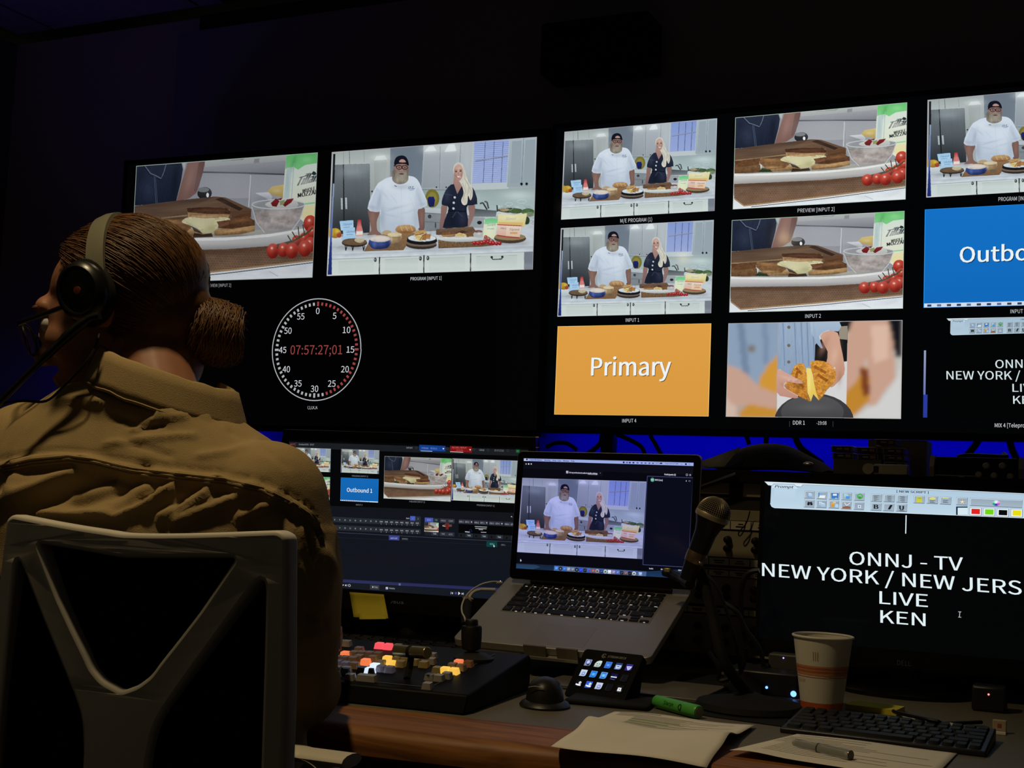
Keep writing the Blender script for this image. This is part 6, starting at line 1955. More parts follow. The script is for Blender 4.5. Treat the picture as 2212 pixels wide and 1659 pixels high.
# body frame: x along the front edge ending at the right front corner, y to the back
MS = Matrix(((ex.x, ey.x, 0, SFR.x), (ex.y, ey.y, 0, SFR.y), (0, 0, 1, DZ), (0, 0, 0, 1)))
SWB = mat('switcher_black', (0.003, 0.003, 0.003), 0.5, spec=0.08)
q = MB(MS)
q.prism([(0.003, 0.0), (0.015, 0.026), (0.27, 0.056), (0.28, 0.050), (0.28, 0.0)], -0.62, 0.0, axis='x')
q.build('body', SWB, sw, bevel=0.003)
MT = MS @ Matrix.Translation((0, 0.015, 0.026)) @ Matrix.Rotation(math.atan2(0.034, 0.285), 4, 'X') @ Matrix.Rotation(-pi / 2, 4, 'X')   # x right, z to the back... y out of the panel is -y
def on_panel(px, py, h=0.0):
    return PL(px, py, MT @ Matrix.Translation((0, -h, 0)))
pa = [on_panel(*c) for c in ((705, 1481), (929, 1485.5), (1069, 1413.5))]
tl_ = MB(MT)
for a, b in ((Vector((-0.60, 0, pa[1].z)), pa[1]), (pa[1], pa[2])):
    tl_.tube([a + Vector((0, -.0004, 0)), b + Vector((0, -.0004, 0))], 0.0006, 6)
tl_.build('panel_seam', mat('seam_grey', (0.10, 0.10, 0.095), 0.4), sw)
cols = {'g': ((0.30, 0.28, 0.26), None, 0), 'a': ((0.24, 0.13, 0.06), (1.0, .30, .08), 0.020), 'b': ((0.22, 0.15, 0.09), (1.0, .45, .15), 0.010), 'y': ((0.25, 0.18, 0.07), (1.0, .62, .10), 0.014),
        'R': ((0.5, .05, .05), (1.0, .10, .13), 0.85), 'O': ((0.5, .2, .1), (1.0, .22, .07), 0.80), 'Y': ((0.5, .4, .1), (1.0, .56, .08), 0.85), 'W': ((0.6, .6, .6), (.66, .80, 1.0), 0.95), 'v': ((0.20, 0.19, 0.26), (.5, .5, 1.0), 0.02),
        'V': ((0.1, 0.1, 0.3), (.12, .12, 1.0), 0.5), 'k': ((0.006, 0.006, 0.006), None, 0)}
BM = {}
for k, (c, e, s) in cols.items():
    BM[k] = mat('button_' + {'g': 'clear', 'a': 'amber_dim', 'b': 'brown_dim', 'y': 'yellow_dim', 'R': 'red_lit', 'O': 'orange_lit', 'Y': 'yellow_lit', 'W': 'white_lit', 'v': 'violet_dim', 'V': 'blue_lit', 'k': 'black'}[k], c, 0.25, emit=e, es=s, spec=0.6)
names = {'R': 'red lit button', 'O': 'orange lit button', 'Y': 'yellow lit button', 'W': 'white lit button', 'V': 'blue lit button', 'k': 'black button'}
btn = [(720, 1388, 'g'), (734, 1389, 'g'), (750, 1390, 'g'), (726, 1400, 'a'), (712, 1398, 'O'),
       (820, 1395, 'R'), (839, 1397, 'R'), (860, 1398, 'g'), (776, 1404, 'b'),
       (746, 1414, 'O'), (765, 1413, 'b'), (782, 1413, 'b'), (799, 1414, 'b'), (817, 1415, 'b'),
       (728, 1423, 'b'), (745, 1424, 'b'), (763, 1425, 'b'), (776, 1421, 'b'), (790, 1430, 'O'), (806, 1423, 'b'),
       (713, 1430, 'V'), (729, 1433, 'v'), (747, 1436, 'v'), (766, 1437, 'b'),
       (727, 1446, 'g'), (748, 1447, 'g'), (724, 1457, 'g'), (757, 1462, 'g'),
       (783, 1447, 'k'), (799, 1449, 'W'), (810, 1440, 'W'), (824, 1444, 'v'), (842, 1446, 'v'),
       (837, 1424, 'Y'), (845, 1434, 'Y'), (823, 1433, 'y'), (858, 1425, 'y'), (866, 1434, 'y'), (876, 1426, 'y'), (896, 1430, 'y'), (916, 1435, 'y'), (922, 1424, 'g'), (932, 1428, 'g'), (934, 1417, 'g'), (899, 1420, 'y'),
       (991, 1432, 'O'), (1012, 1434, 'a'), (945, 1447, 'y'), (962, 1448, 'Y'), (981, 1450, 'Y'), (978, 1439, 'b'), (996, 1442, 'b'),
       (929, 1462, 'g'), (949, 1464, 'g'), (966, 1459, 'g'), (924, 1481, 'g')]
for px, py, k in btn:
    p = on_panel(px, py - 3, 0.006)
    o = key(0.0150, 0.0150, MT @ Matrix.Translation((p.x, 0.0, p.z)), sw, BM[k], 0.0085, 'button')
    if k in names:
        o['label'] = names[k]
for px, py in ((793, 1464),):
    p = on_panel(px, py - 3, 0.006)
    key(0.030, 0.0150, MT @ Matrix.Translation((p.x, 0.0, p.z)), sw, BM['g'], 0.0085, 'button')
for px, py in ((727, 1445), (748, 1446), (724, 1456)):
    p = on_panel(px, py - 3, 0.009)
    key(0.0095, 0.0095, MT @ Matrix.Translation((p.x, -0.0086, p.z)), sw, BM['k'], 0.0004, 'button_cap')
p = on_panel(806, 1452, 0.006)
key(0.0100, 0.0090, MT @ Matrix.Translation((p.x, -0.003, p.z - .006)), sw, BM['k'], 0.0100, 'button_cap')
# fader bar
f0 = MT @ on_panel(879, 1466)
mid = f0.y + 0.01
q = MB(); q.tube([f0, P(884, 1445, mid), P(890, 1408, mid)], [0.0058, 0.0055, 0.005], 4); q.build('fader_arm', MATTEB, sw, bevel=0.0006)
GOLD = mat('fader_brass', (0.42, 0.36, 0.17), 0.28, metal=0.85)
q = MB(); q.tube([P(856, 1405, mid + .012), P(924, 1411, mid - .012)], 0.0088, 24); hd = q.build('fader_handle', GOLD, sw, bevel=0.0012)
q = MB(); q.tube([P(885.5, 1408, mid + .001), P(891.5, 1408.4, mid - .001)], 0.0093, 24); q.build('grip_band', MATTEB, hd)
# joystick
jy = (MT @ on_panel(1024, 1424)).y
q = MB(Matrix.Translation(MT @ on_panel(1024, 1423))); q.lathe([(0.031, -0.002), (0.031, 0.002), (0.024, 0.006), (0.014, 0.010), (0.006, 0.011)], 28); q.build('joystick_boot', RUBBER, sw)
j0, j1 = P(1018, 1420, jy), P(1019, 1338, jy)
jd = (j1 - j0).normalized()
MJ = Matrix.Translation(j0) @ jd.to_track_quat('Z', 'Y').to_matrix().to_4x4()
L = (j1 - j0).length
q = MB(MJ); q.lathe([(0.002, 0), (0.002, L * .2)], 10); q.build('joystick_stem', STEEL, sw)
q = MB(MJ); q.lathe([(0.006, L * .17), (0.0142, L * .22), (0.0158, L * .5), (0.0160, L * .78), (0.0146, L * .83), (0.0100, L * .85), (0.0098, L * .97), (0.0085, L)], 28); q.build('joystick_knob', mat('joystick_black', (0.006, 0.006, 0.006), 0.5, spec=0.3), sw)

# ---------------------------------------------------------------- keyboards
def keyboard(M, w, d, rows, label, hgt=0.012):
    """M: x right, y to the back, z up, origin at the middle of the front edge on the desk"""
    t = thing('keyboard', M.translation, label, 'keyboard')
    q = MB(M); q.prism([(0, 0), (0, hgt * .6), (d, hgt * 1.5), (d, 0)], -w / 2, w / 2, axis='x'); q.build('tray', BLACK, t, bevel=0.002)
    sl = math.atan2(hgt * .9, d)
    MK = M @ Matrix.Translation((0, 0, hgt * .6)) @ Matrix.Rotation(sl, 4, 'X') @ Matrix.Rotation(-pi / 2, 4, 'X')
    n = len(rows)
    uz_ = (d - 0.014) / n
    for r, ws in enumerate(rows):
        ux_ = (w - 0.012) / sum(ws)
        x = -w / 2 + 0.006
        for k in ws:
            key(k * ux_ - 0.0018, uz_ - 0.0020, MK @ Matrix.Translation((x + k * ux_ / 2, 0.0, 0.007 + (n - 1 - r + .5) * uz_)), t, KEYB, 0.0038)
            x += k * ux_
    return t, MK
R6 = [[1] * 15, [1] * 13 + [2], [1.5] + [1] * 12 + [1.5], [1.75] + [1] * 11 + [2.25], [2.25] + [1] * 10 + [1.75, 1], [1.25, 1.25, 1.25, 6.25, 1, 1, 1, 1, 1]]
a, b = Z(1684, 1583, DZ), Z(2130, 1637, DZ)
dr = (b - a)
MKB = Matrix.Translation((a + b) / 2) @ Matrix.Rotation(math.atan2(dr.y, dr.x), 4, 'Z')
keyboard(MKB, dr.length, 0.128, R6, 'small black keyboard in front of the prompter monitor')
a, b = Z(716, 1383, DZ + .02), Z(985, 1405, DZ + .02)
dr = (b - a)
MKA = Matrix.Translation(Vector(((a.x + b.x) / 2, (a.y + b.y) / 2 + .012, DZ))) @ Matrix.Rotation(math.atan2(dr.y, dr.x), 4, 'Z') @ Matrix.Translation((-0.09, 0.0, 0))
keyboard(MKA, 0.42, 0.12, [[1] * 16, [1] * 13 + [2, 1], [1.5] + [1] * 12 + [1.5, 1], [1.75] + [1] * 11 + [2.25, 1], [2.25] + [1] * 10 + [1.75, 1, 1], [1.25, 1.25, 1.25, 6.25, 1, 1, 1, 1, 1, 1]], 'dark keyboard behind the switcher under the dark monitor', 0.011)

# ================================================================ stream deck
M_SD = frame(Vector((-0.693, 1.850, -0.2650)) + EYE, -15.0, -39.1, -1.3)
sd = thing('stream_deck', Vector((-0.68, 1.85, DZ)), 'small black key pad with fifteen lit picture keys', 'key pad')
q = MB(M_SD); q.prism(rrect(-0.056, -0.042, 0.054, 0.044, 0.006), 0.0, 0.014); q.build('body', SWB, sd, bevel=0.001)
q = MB(M_SD); q.prism([(0.013, 0.03), (0.020, 0.030), (0.046, -0.020), (0.032, -0.030), (0.013, -0.036)], -0.050, 0.048, axis='x'); q.build('prop', MATTEB, sd)
fl, fr = Z(1222, 1521, DZ), Z(1395, 1537, DZ)
c = (fl + fr) / 2
q = MB(Matrix.Translation(c) @ Matrix.Rotation(math.atan2(fr.y - fl.y, fr.x - fl.x), 4, 'Z')); q.box((0, 0.045, 0.004), (0.125, 0.09, 0.008)); q.build('foot', MATTEB, sd, bevel=0.003)
kp = 0.0189
pics = [(150, 160, 196, 'photo'), (206, 226, 214, 'face'), (66, 130, 232, 'bars'), (120, 150, 200, 'card'), (52, 46, 130, 'shield'),
        (206, 220, 240, 'doc'), (62, 150, 240, 'bars'), (96, 170, 240, 'bars'), (18, 18, 60, 'line'), (16, 17, 20, 'off'),
        (12, 14, 18, 'person'), (50, 100, 210, 'person'), (206, 216, 240, 'doc'), (14, 15, 18, 'off'), (14, 16, 18, 'tag')]
def icon(r, g, b, k):
    A = Art()
    c = (r, g, b)
    sh = [(0, 0), (1, 0), (1, 0.72), (0.93, 0.9), (0.75, 1), (0, 1)]
    if k == 'face':
        sh = [(0.55, 0), (0.9, 0), (1, 0.08), (1, 0.72), (0.93, 0.9), (0.75, 1), (0, 1), (0, 0.5), (0.2, 0.15)]
    A.poly(sh, c, [v * 0.86 for v in c])
    if k == 'photo':
        A.poly([(.1, .15), (.9, .1), (.9, .5), (.5, .9), (.15, .6)], (90, 104, 160)); A.ell(.5, .42, .24, .26, (190, 204, 236)); A.poly([(.4, .7), (.8, .6), (.8, .95), (.45, .95)], (30, 50, 80))
    elif k == 'face':
        for x in (.38, .74): A.ell(x, .5, .1, .06, (40, 56, 60))
        A.line([(.3, .78), (.5, .86), (.75, .8)], .05, (60, 76, 80))
    elif k == 'bars':
        A.rect(.15, .12, .85, .22, (30, 80, 190)); A.ell(.5, .52, .2, .18, [min(255, v + 30) for v in c]); A.rect(.2, .76, .75, .88, (36, 90, 190))
    elif k == 'card':
        A.rect(0, 0, 1, .3, (40, 60, 110)); A.poly([(.12, .4), (.9, .36), (.8, .8), (.2, .9)], (206, 220, 240)); A.rect(.3, .5, .7, .62, (60, 80, 130))
    elif k == 'shield':
        A.poly([(.1, .35), (.95, .3), (.8, .75), (.5, .95), (.3, .7)], (196, 200, 240)); A.rect(.4, .5, .7, .6, (130, 136, 206))
    elif k == 'doc':
        A.rect(.3, .34, .76, .84, (120, 132, 206)); A.ell(.52, .56, .14, .14, (196, 206, 240)); A.line([(.3, .2), (.8, .2)], .04, (160, 170, 210))
    elif k == 'line':
        A.line([(.05, .55), (.98, .55)], .16, (226, 230, 240)); A.line([(.1, .85), (.8, .95)], .04, (120, 126, 160)); A.line([(.6, .3), (.8, .34)], .05, (70, 76, 130))
    elif k == 'person':
        A.ell(.68, .38, .2, .2, (236, 238, 242)); A.poly([(.1, .55), (.5, .6), (.9, .6), (.95, .85), (.5, .85), (.1, .75)], (236, 238, 242)); A.ell(.68, .38, .06, .06, c)
    elif k == 'tag':
        A.poly([(.25, .35), (.75, .35), (.8, .85), (.22, .85)], (236, 238, 240)); A.rect(.44, .5, .6, .66, (90, 90, 96)); A.line([(.3, .95), (.8, .95), (.95, .7)], .05, (110, 116, 120))
    elif k == 'off':
        A.line([(.12, .3), (.05, .9)], .03, (52, 54, 56)); A.line([(.1, .97), (.75, .98)], .03, (34, 36, 38))
    return A.mesh('key_picture', 1e-5)
i = 0
for r in range(3):
    for c_ in range(5):
        x, z = -0.0378 + c_ * kp, 0.0189 - r * kp
        k = key(0.0142, 0.0142, M_SD @ Matrix.Translation((x, 0.0, z)), sd, GLOSSB, 0.0010, 'key')
        me = icon(*pics[i])
        o = bpy.data.objects.new('key_picture', me)
        COL.objects.link(o)
        o.parent = k
        o.matrix_parent_inverse = Matrix.Identity(4)
        o.matrix_basis = Matrix.Translation((-0.0058, -0.0011, 0.0058)) @ Matrix.Diagonal((0.0116, 1, 0.0116, 1))
        i += 1
TXT = mat('grey_lettering', (0.36, 0.34, 0.31), 0.5)
mesh_text('STREAM DECK', M_SD, -0.0085, 0.0325, 0.0255, 0.0038, TXT, 'lettering', sd, 0.0003, 0.2)
q = MB(M_SD); q.tube([(-0.0152 + 0.0036 * cos(a), -0.0003, 0.0344 + 0.0036 * sin(a)) for a in np.linspace(0.6, 5.9, 20)], 0.0005, 6)
q.tube([(-0.0152 + 0.0016 * cos(a), -0.0003, 0.0344 + 0.0016 * sin(a)) for a in np.linspace(2.0, 6.6, 12)] , 0.0004, 6); q.build('ring_emblem', TXT, sd)

# ================================================================ small things on the desk
# mouse
mc = (Z(1107, 1532, DZ) + Z(1209, 1532, DZ)) / 2
MM = Matrix.Translation((mc.x, mc.y + 0.030, DZ)) @ Matrix.Rotation(0.35, 4, 'Z')
ms = thing('mouse', MM.translation, 'dark upright mouse standing between the switcher and the key pad', 'mouse')
q = MB(MM); q.lathe([(0.036, 0), (0.037, 0.003), (0.034, 0.007), (0.026, 0.011)], 30, sy=1.15); q.build('skirt', BLACK, ms)
q = MB(MM)
prof = [(0.030, 0.005), (0.0285, 0.015), (0.0265, 0.026), (0.0225, 0.034), (0.0140, 0.040), (0.004, 0.0425)]
q.lathe(prof, 30, sx=0.95, sy=1.2); q.build('shell', mat('mouse_shell', (0.014, 0.013, 0.010), 0.4, spec=0.3), ms)
q = MB(); q.tube(smooth_path([P(1142, 1484.5, mc.y - .001), P(1150, 1483, mc.y - .003), P(1160, 1483, mc.y - .003), P(1174, 1487, mc.y - .001)], 4), 0.0006, 6)
q.build('lettering_arc', TXT, ms)
# marker
a, b = Z(1412, 1531, DZ), Z(1505, 1556, DZ)
rm = 0.0098
a, b = a + Vector((0, rm, rm)), b + Vector((0, rm, rm))
mk = thing('marker_pen', (a + b) / 2 - Vector((0, 0, rm)), 'fat green marker pen lying near the papers', 'marker')
GREEN = mat('marker_green', (0.085, 0.43, 0.07), 0.38)
d = (b - a).normalized()
MMk = Matrix.Translation(a) @ d.to_track_quat('Z', 'Y').to_matrix().to_4x4()
L = (b - a).length
q = MB(MMk); q.lathe([(0.0075, 0), (0.0092, 0.002), (rm - .0004, 0.012), (rm, L * .8), (rm, L - .006), (rm * .97, L - .002), (rm * .86, L)], 26); q.build('barrel', GREEN, mk)
q = MB(MMk); q.lathe([(rm * .72, L - .003), (rm * .70, L + .0004), (rm * .2, L + .0006)], 20); q.build('end_plug', mat('marker_end', (0.30, 0.30, 0.20), 0.6), mk)
def wrap_text(t, M, r, z0, z1, h, ang, m, name, parent):
    vs, fs = glyphs(t)
    q = MB(M)
    q.add([((r + .0002) * cos(ang + v * h / r), (r + .0002) * sin(ang + v * h / r), z0 + u * (z1 - z0)) for u, v in vs], fs)
    return q.build(name, m, parent)
# the side of the barrel that faces the viewer
vd = MMk.to_3x3().inverted() @ (EYE - (a + b) / 2)
ang = math.atan2(vd.y, vd.x)
up_ = MMk.to_3x3().inverted() @ Vector((0, 0, 1))
sg = 1 if (-sin(ang) * up_.x + cos(ang) * up_.y) > 0 else -1
wrap_text('Sharpie', MMk, rm, L * .30, L * .53, 0.0055 * sg, ang - 0.15 * sg, INK, 'lettering', mk)
q = MB(MMk); q.tube([((rm + .0001) * cos(ang + .4 * sg * (sin(k))), (rm + .0001) * sin(ang + .4 * sg * sin(k)), L * .68 + .003 * cos(k)) for k in np.linspace(0, 6.28, 14)], 0.0007, 5); q.build('emblem', INK, mk)

# papers
def sheet(name, quad, lab, bump, lines, seed, z0=0.0):
    """quad: back-left, back-right, front-right, front-left on the desk"""
    rnd = random.Random(seed)
    N, K = 26, 20
    pts = [Z(x, y, DZ + z) for x, y, z in quad]
    rows = []
    def at(s, t, up=0.0):
        p = (pts[0] * (1 - s) + pts[1] * s) * (1 - t) + (pts[3] * (1 - s) + pts[2] * s) * t
        w = bump(s, t)
        return p + Vector((0, 0, 0.0012 + z0 + w + up))
    for j in range(N + 1):
        rows.append([at(i / K, j / N) for i in range(K + 1)])
    q = MB(); q.grid(rows)
    o = tag(q.build(name, PAPER, solid=0.0003), lab, 'paper')
    q, g = MB(), MB()
    for (s0, s1, t, th, green) in lines:
        n = max(2, int((s1 - s0) * 20))
        row1 = [at(s0 + (s1 - s0) * k / n, t, 0.0004) for k in range(n + 1)]
        row2 = [at(s0 + (s1 - s0) * k / n, t + th, 0.0004) for k in range(n + 1)]
        (g if green else q).grid([row1, row2])
    pm = q.build('printed_lines', mat('grey_print', (0.40, 0.37, 0.32), 0.8, spec=0.05)); pm.parent = o
    if g.v:
        gm = g.build('green_highlight', mat('green_print', (0.22, 0.42, 0.16), 0.8, spec=0.05)); gm.parent = o
    return o
rnd = random.Random(8)
ln = [(0.05, 0.35, 0.03, 0.016, False)]
for k in range(18):
    t = 0.075 + k * 0.020
    if k in (6, 9, 12):
        ln.append((0.20, 0.66 - .02 * k, t, 0.012, True))
    else:
        ln.append((0.06 if k < 4 else 0.2, rnd.uniform(.5, .9), t, 0.005, False))
def bump1(s, t):
    lift = 0.011 * math.exp(-((t - 0.52 - 0.10 * (s - .5)) / 0.12) ** 2) * (0.5 + 0.7 * abs(s - .45))
    over = max(0, t - 0.74)
    return lift + 0.004 - 0.11 * over ** 2 * (0.3 + 1.0 * s) + 0.002 * sin(6 * s + 4 * t)
sheet('paper_sheet', [(1328, 1545, 0), (1631, 1573, 0), (1527, 1648, .004), (1190, 1615, .004)], 'curled printed sheet with green lines hanging over the desk edge', bump1, ln, 1)
ln2 = [(0.05, .5, .08, .012, False)] + [(0.02 if k < 6 else .1, rnd.uniform(.35, .95), .16 + k * .05, .010, False) for k in range(14)]
sheet('paper_sheet', [(1722, 1590, 0), (2068, 1630, 0), (2010, 1690, .002), (1576, 1630, .002)], 'flat printed sheet under the clear pen', lambda s, t: 0.0015 + 0.004 * math.exp(-((s - .1) / .15) ** 2) * t + 0.001 * sin(5 * s), ln2, 2)
# dark sheet added to blacken the desk under the microphone stand, behind the marker
q = MB()
pd = [Z(1392, 1524, DZ), Z(1545, 1551, DZ), Z(1692, 1571, DZ), Z(1716, 1530, DZ), Z(1700, 1470, DZ), Z(1480, 1455, DZ)]
q.prism([(p.x, p.y) for p in pd], DZ + 0.0003, DZ + 0.0016, axis='z')
tag(q.build('dark_sheet', MATTEB), 'thin black pad under the microphone stand behind the green marker', 'pad')
# pen
a, b = Z(1714, 1604, DZ + .010), Z(1838, 1632, DZ + .010)
d = (b - a).normalized()
L = (b - a).length
MP = Matrix.Translation(a) @ d.to_track_quat('Z', 'Y').to_matrix().to_4x4()
pn = thing('ballpoint_pen', (a + b) / 2, 'clear plastic capped pen lying on the printed sheet', 'pen')
CLEAR = mat('clear_plastic', (0.55, 0.56, 0.53), 0.12, trans=0.55, spec=0.6)
q = MB(MP); q.lathe([(0.003, 0), (0.0052, 0.004), (0.0056, L * .45), (0.0056, L * .47)], 18); q.build('barrel', CLEAR, pn)
q = MB(MP); q.lathe([(0.0064, L * .45), (0.0064, L * .97), (0.0058, L)], 18); q.build('cap', CLEAR, pn)
q = MB(MP); q.lathe([(0.0066, L * .45), (0.0066, L * .47)], 18); q.lathe([(0.0045, L * .97), (0.0062, L * 1.0)], 14); q.lathe([(0.0018, .004), (0.0018, L * .9)], 8); q.build('ink_tube', mat('pen_dark', (0.02, 0.025, 0.022), 0.4), pn)
q = MB(MP); q.box((0, -0.0068, L * .73), (0.003, 0.0018, L * .42)); q.build('clip', CLEAR, pn)

# paper cup
cb = Z(1766, 1541, DZ)
cc_ = Vector((cb.x, cb.y + 0.028, DZ))
top = P(1773, 1368, cc_.y)
ch = top.z - DZ - 0.004
cup = thing('paper_cup', cc_, 'white paper cup with orange bands beside the keyboard', 'cup')
k_ = (P(1839, 1380, cc_.y).x - P(1707, 1375, cc_.y).x) / 2 * 0.955
kb_ = (P(1816, 1530, cc_.y).x - P(1726, 1530, cc_.y).x) / 2 * 0.955
rad = lambda f: kb_ + (k_ - kb_) * f
CUPM = mat('cup_paper', (0.66, 0.62, 0.53), 0.55, spec=0.3)
OR1, OR2 = mat('cup_orange', (0.52, 0.10, 0.025), 0.5), mat('cup_orange_light', (0.58, 0.24, 0.10), 0.5)
MC = Matrix.Translation(cc_)
q = MB(MC); q.lathe([(rad(0) - .002, 0.002), (rad(0), 0.0), (rad(1), ch), (rad(1) - .0008, ch), (rad(0) - .001, 0.006), (0.002, 0.006)], 40, cap=False); q.build('wall', CUPM, cup)
q = MB(MC); q.tube([(rad(1) * cos(a) * 1.01, rad(1) * sin(a) * 1.01, ch) for a in np.linspace(0, 2 * pi, 40, endpoint=False)], 0.0021, 8, closed=True); q.build('rolled_rim', CUPM, cup)
for f0, f1, m_ in ((0.0, 0.135, OR1), (0.472, 0.480, OR1), (0.500, 0.535, OR2), (0.540, 0.556, OR1), (0.562, 0.578, OR2), (0.583, 0.600, OR1), (0.606, 0.628, OR2)):
    q = MB(MC); q.lathe([(rad(f0) + .0003, ch * f0), (rad(f1) + .0003, ch * f1)], 40, cap=False); q.build('printed_band', m_, cup)
va = math.atan2((EYE - cc_).y, (EYE - cc_).x)
q = MB(MC)
for k in range(3):
    a_ = va - 0.35 + 0.08 * k
    q.add([((rad(f) + .0004) * cos(a_ + da), (rad(f) + .0004) * sin(a_ + da), ch * f) for f, da in ((.70, 0), (.70, .025), (.82, .025), (.82, 0))], [(0, 1, 2, 3)])
q.build('side_print', mat('cup_print', (0.40, 0.30, 0.18), 0.6), cup)
vs, fs = glyphs('TO GO CUP')
q = MB(MC); q.add([((rad(.43) + .0004) * cos(va - 1.25 + .5 * u_), (rad(.43) + .0004) * sin(va - 1.25 + .5 * u_), ch * (.405 + .035 * v_)) for u_, v_ in vs], fs); q.build('lettering', OR2, cup)

# yellow pad, white cable ends and tag behind the keyboard
a, b = Z(1822, 1527, DZ + .006), Z(1934, 1540, DZ + .006)
c = (a + b) / 2
q = MB(Matrix.Translation((c.x, c.y + .02, DZ)) @ Matrix.Rotation(math.atan2(b.y - a.y, b.x - a.x) - .05, 4, 'Z')); q.box((0, 0.02, 0.004), ((b - a).length, 0.05, 0.008)); tag(q.build('note_pad', YELLOW), 'yellow note pad behind the keyboard beside the cup', 'note pad')
q = MB(); q.tube(smooth_path([Z(1942, 1548, DZ + .012), Z(1985, 1554, DZ + .014), Z(2018, 1562, DZ + .012)], 4), 0.0055, 8, flat=.7); tag(q.build('white_connector', WC), 'white cable connector behind the keyboard near the yellow pad', 'connector')
q = MB(); q.tube(smooth_path([Z(2032, 1564, DZ + .012), Z(2060, 1568, DZ + .016), Z(2112, 1579, DZ + .010)], 4), [0.0062] * 6 + [0.003] * 3, 8, flat=.6); tag(q.build('white_connector', WC), 'longer white cable connector behind the keyboard', 'connector')
q = MB(); q.tube(smooth_path([Z(1930, 1536, DZ + .01), Z(1944, 1541, DZ + .02), Z(2024, 1558, DZ + .022), Z(2036, 1563, DZ + .008), Z(2120, 1560, DZ + .005)], 6), 0.0028, 8); tag(q.build('cable', CABLEB), 'black cable running over the white connectors', 'cable')
p = Z(2158, 1586, DZ)
t = thing('tag_box', p, 'tiny buff box with a red mark at the right of the keyboard', 'box')
q = MB(Matrix.Translation((p.x, p.y + .006, DZ))); q.box((0, 0.004, 0.009), (0.018, 0.010, 0.018)); q.build('box_body', mat('buff_card2', (0.42, 0.34, 0.24), 0.7), t, bevel=.0008)
q = MB(Matrix.Translation((p.x, p.y + .006, DZ))); q.box((0, -0.0012, 0.011), (0.005, 0.0006, 0.005)); q.build('red_mark', mat('red_print', (0.35, 0.06, 0.04), 0.6), t)
q = MB(Matrix.Translation((p.x, p.y - .002, DZ))); q.box((0, 0.0, 0.002), (0.018, 0.008, 0.003)); q.build('flap', PAPER, t)

# ================================================================ microphone on its stand
bc = Z(1610, 1538, DZ)
mic = thing('microphone', bc, 'vocal microphone with a mesh ball on a desk stand right of the laptop', 'microphone')
ym = 1.86
g, n1, n2 = P(1541, 1109, ym), P(1524, 1150, ym), P(1500, 1212, ym)
ax = (g - n2).normalized()
MG = Matrix.Translation(g) @ ax.to_track_quat('Z', 'Y').to_matrix().to_4x4()
rg = 0.0252
q = MB(MG)
for k in range(22):
    th = pi * (0.06 + 0.80 * k / 21)
    q.tube([(rg * sin(th) * cos(a), rg * sin(th) * sin(a), rg * cos(th)) for a in np.linspace(0, 2 * pi, 30, endpoint=False)], 0.00034, 4, closed=True)
for k in range(48):
    a_ = 2 * pi * k / 48
    q.tube([(rg * sin(th) * cos(a_), rg * sin(th) * sin(a_), rg * cos(th)) for th in np.linspace(pi * .06, pi * .86, 14)], 0.00034, 4)
GR = mat('mic_mesh', (0.30, 0.25, 0.17), 0.4, metal=0.4)
q.build('mesh_grille', GR, mic)
q = MB(MG); q.ball((0, 0, 0), rg * .93, 24, 16); q.build('foam', mat('mic_foam', (0.012, 0.010, 0.008), 0.9, spec=.1), mic)
q = MB(MG); q.lathe([(rg * 1.00, -0.0085), (rg * 1.035, -0.006), (rg * 1.035, -0.002), (rg * 1.0, 0.0)], 32, cap=False); q.build('collar_ring', GR, mic)
lb = (g - n2).length
q = MB(MG); q.lathe([(rg * .97, -0.008), (0.0195, -0.020), (0.0165, -0.032), (0.0140, -lb), (0.0120, -lb - .03)], 24); q.build('handle', mat('mic_body', (0.006, 0.006, 0.006), 0.45, spec=.25), mic)
q = MB(MG); q.lathe([(0.0148, -lb - .002), (0.0155, -lb + .002), (0.0155, -lb + .012), (0.0146, -lb + .016)], 24); q.build('clip_ring', mat('copper_ring', (0.16, 0.105, 0.065), 0.35, metal=.7), mic)
q = MB(); q.ball(P(1512, 1216, ym - .012), 0.0024, 10, 8); q.build('screw', STEEL, mic)
q = MB(); q.tube(smooth_path([P(1502, 1215, ym + .012), P(1522, 1260, ym + .012), P(1540, 1330, ym + .01), P(1565, 1430, ym + .005), Vector((bc.x, bc.y + .02, DZ + .022))], 8), 0.0085, 12); q.build('gooseneck', MATTEB, mic)
q = MB(Matrix.Translation((bc.x, bc.y + .02, DZ))); q.lathe([(0.078, 0), (0.080, 0.004), (0.076, 0.012), (0.030, 0.020), (0.012, 0.026)], 36); q.build('stand_base', MATTEB, mic)
for pts, y, r, lab in (
        ([(1494, 1222), (1512, 1232), (1544, 1262), (1566, 1310), (1590, 1390), (1600, 1450)], 1.95, .003, 'thin black cable falling from the microphone clip'),
        ([(1640, 1232), (1618, 1238), (1604, 1262), (1600, 1300), (1606, 1360), (1622, 1420)], 2.14, .0045, 'black cable looping out from behind the prompter monitor'),
        ([(1560, 1300), (1592, 1322), (1612, 1360), (1640, 1400), (1650, 1440)], 2.10, .004, 'shiny black cable among the tangle left of the cup'),
        ([(1530, 1408), (1552, 1440), (1556, 1470), (1600, 1450), (1610, 1400)], 2.02, .004, 'black cable coiled low between microphone base and monitor'),
        ([(1490, 1060), (1520, 1050), (1560, 1036), (1590, 1026)], 2.36, .005, 'black lead with a dark plug reaching out over the mixing console'),
        ([(1620, 1104), (1612, 1130), (1596, 1150), (1598, 1158), (1606, 1148), (1612, 1126)], 2.375, .0012, 'loop of thin wire hanging on the mixing console')):
    q = MB(); q.tube(smooth_path([P(x, yy, y) for x, yy in pts], 6), r, 8)
    tag(q.build('cable', CABLEB), lab, 'cable')
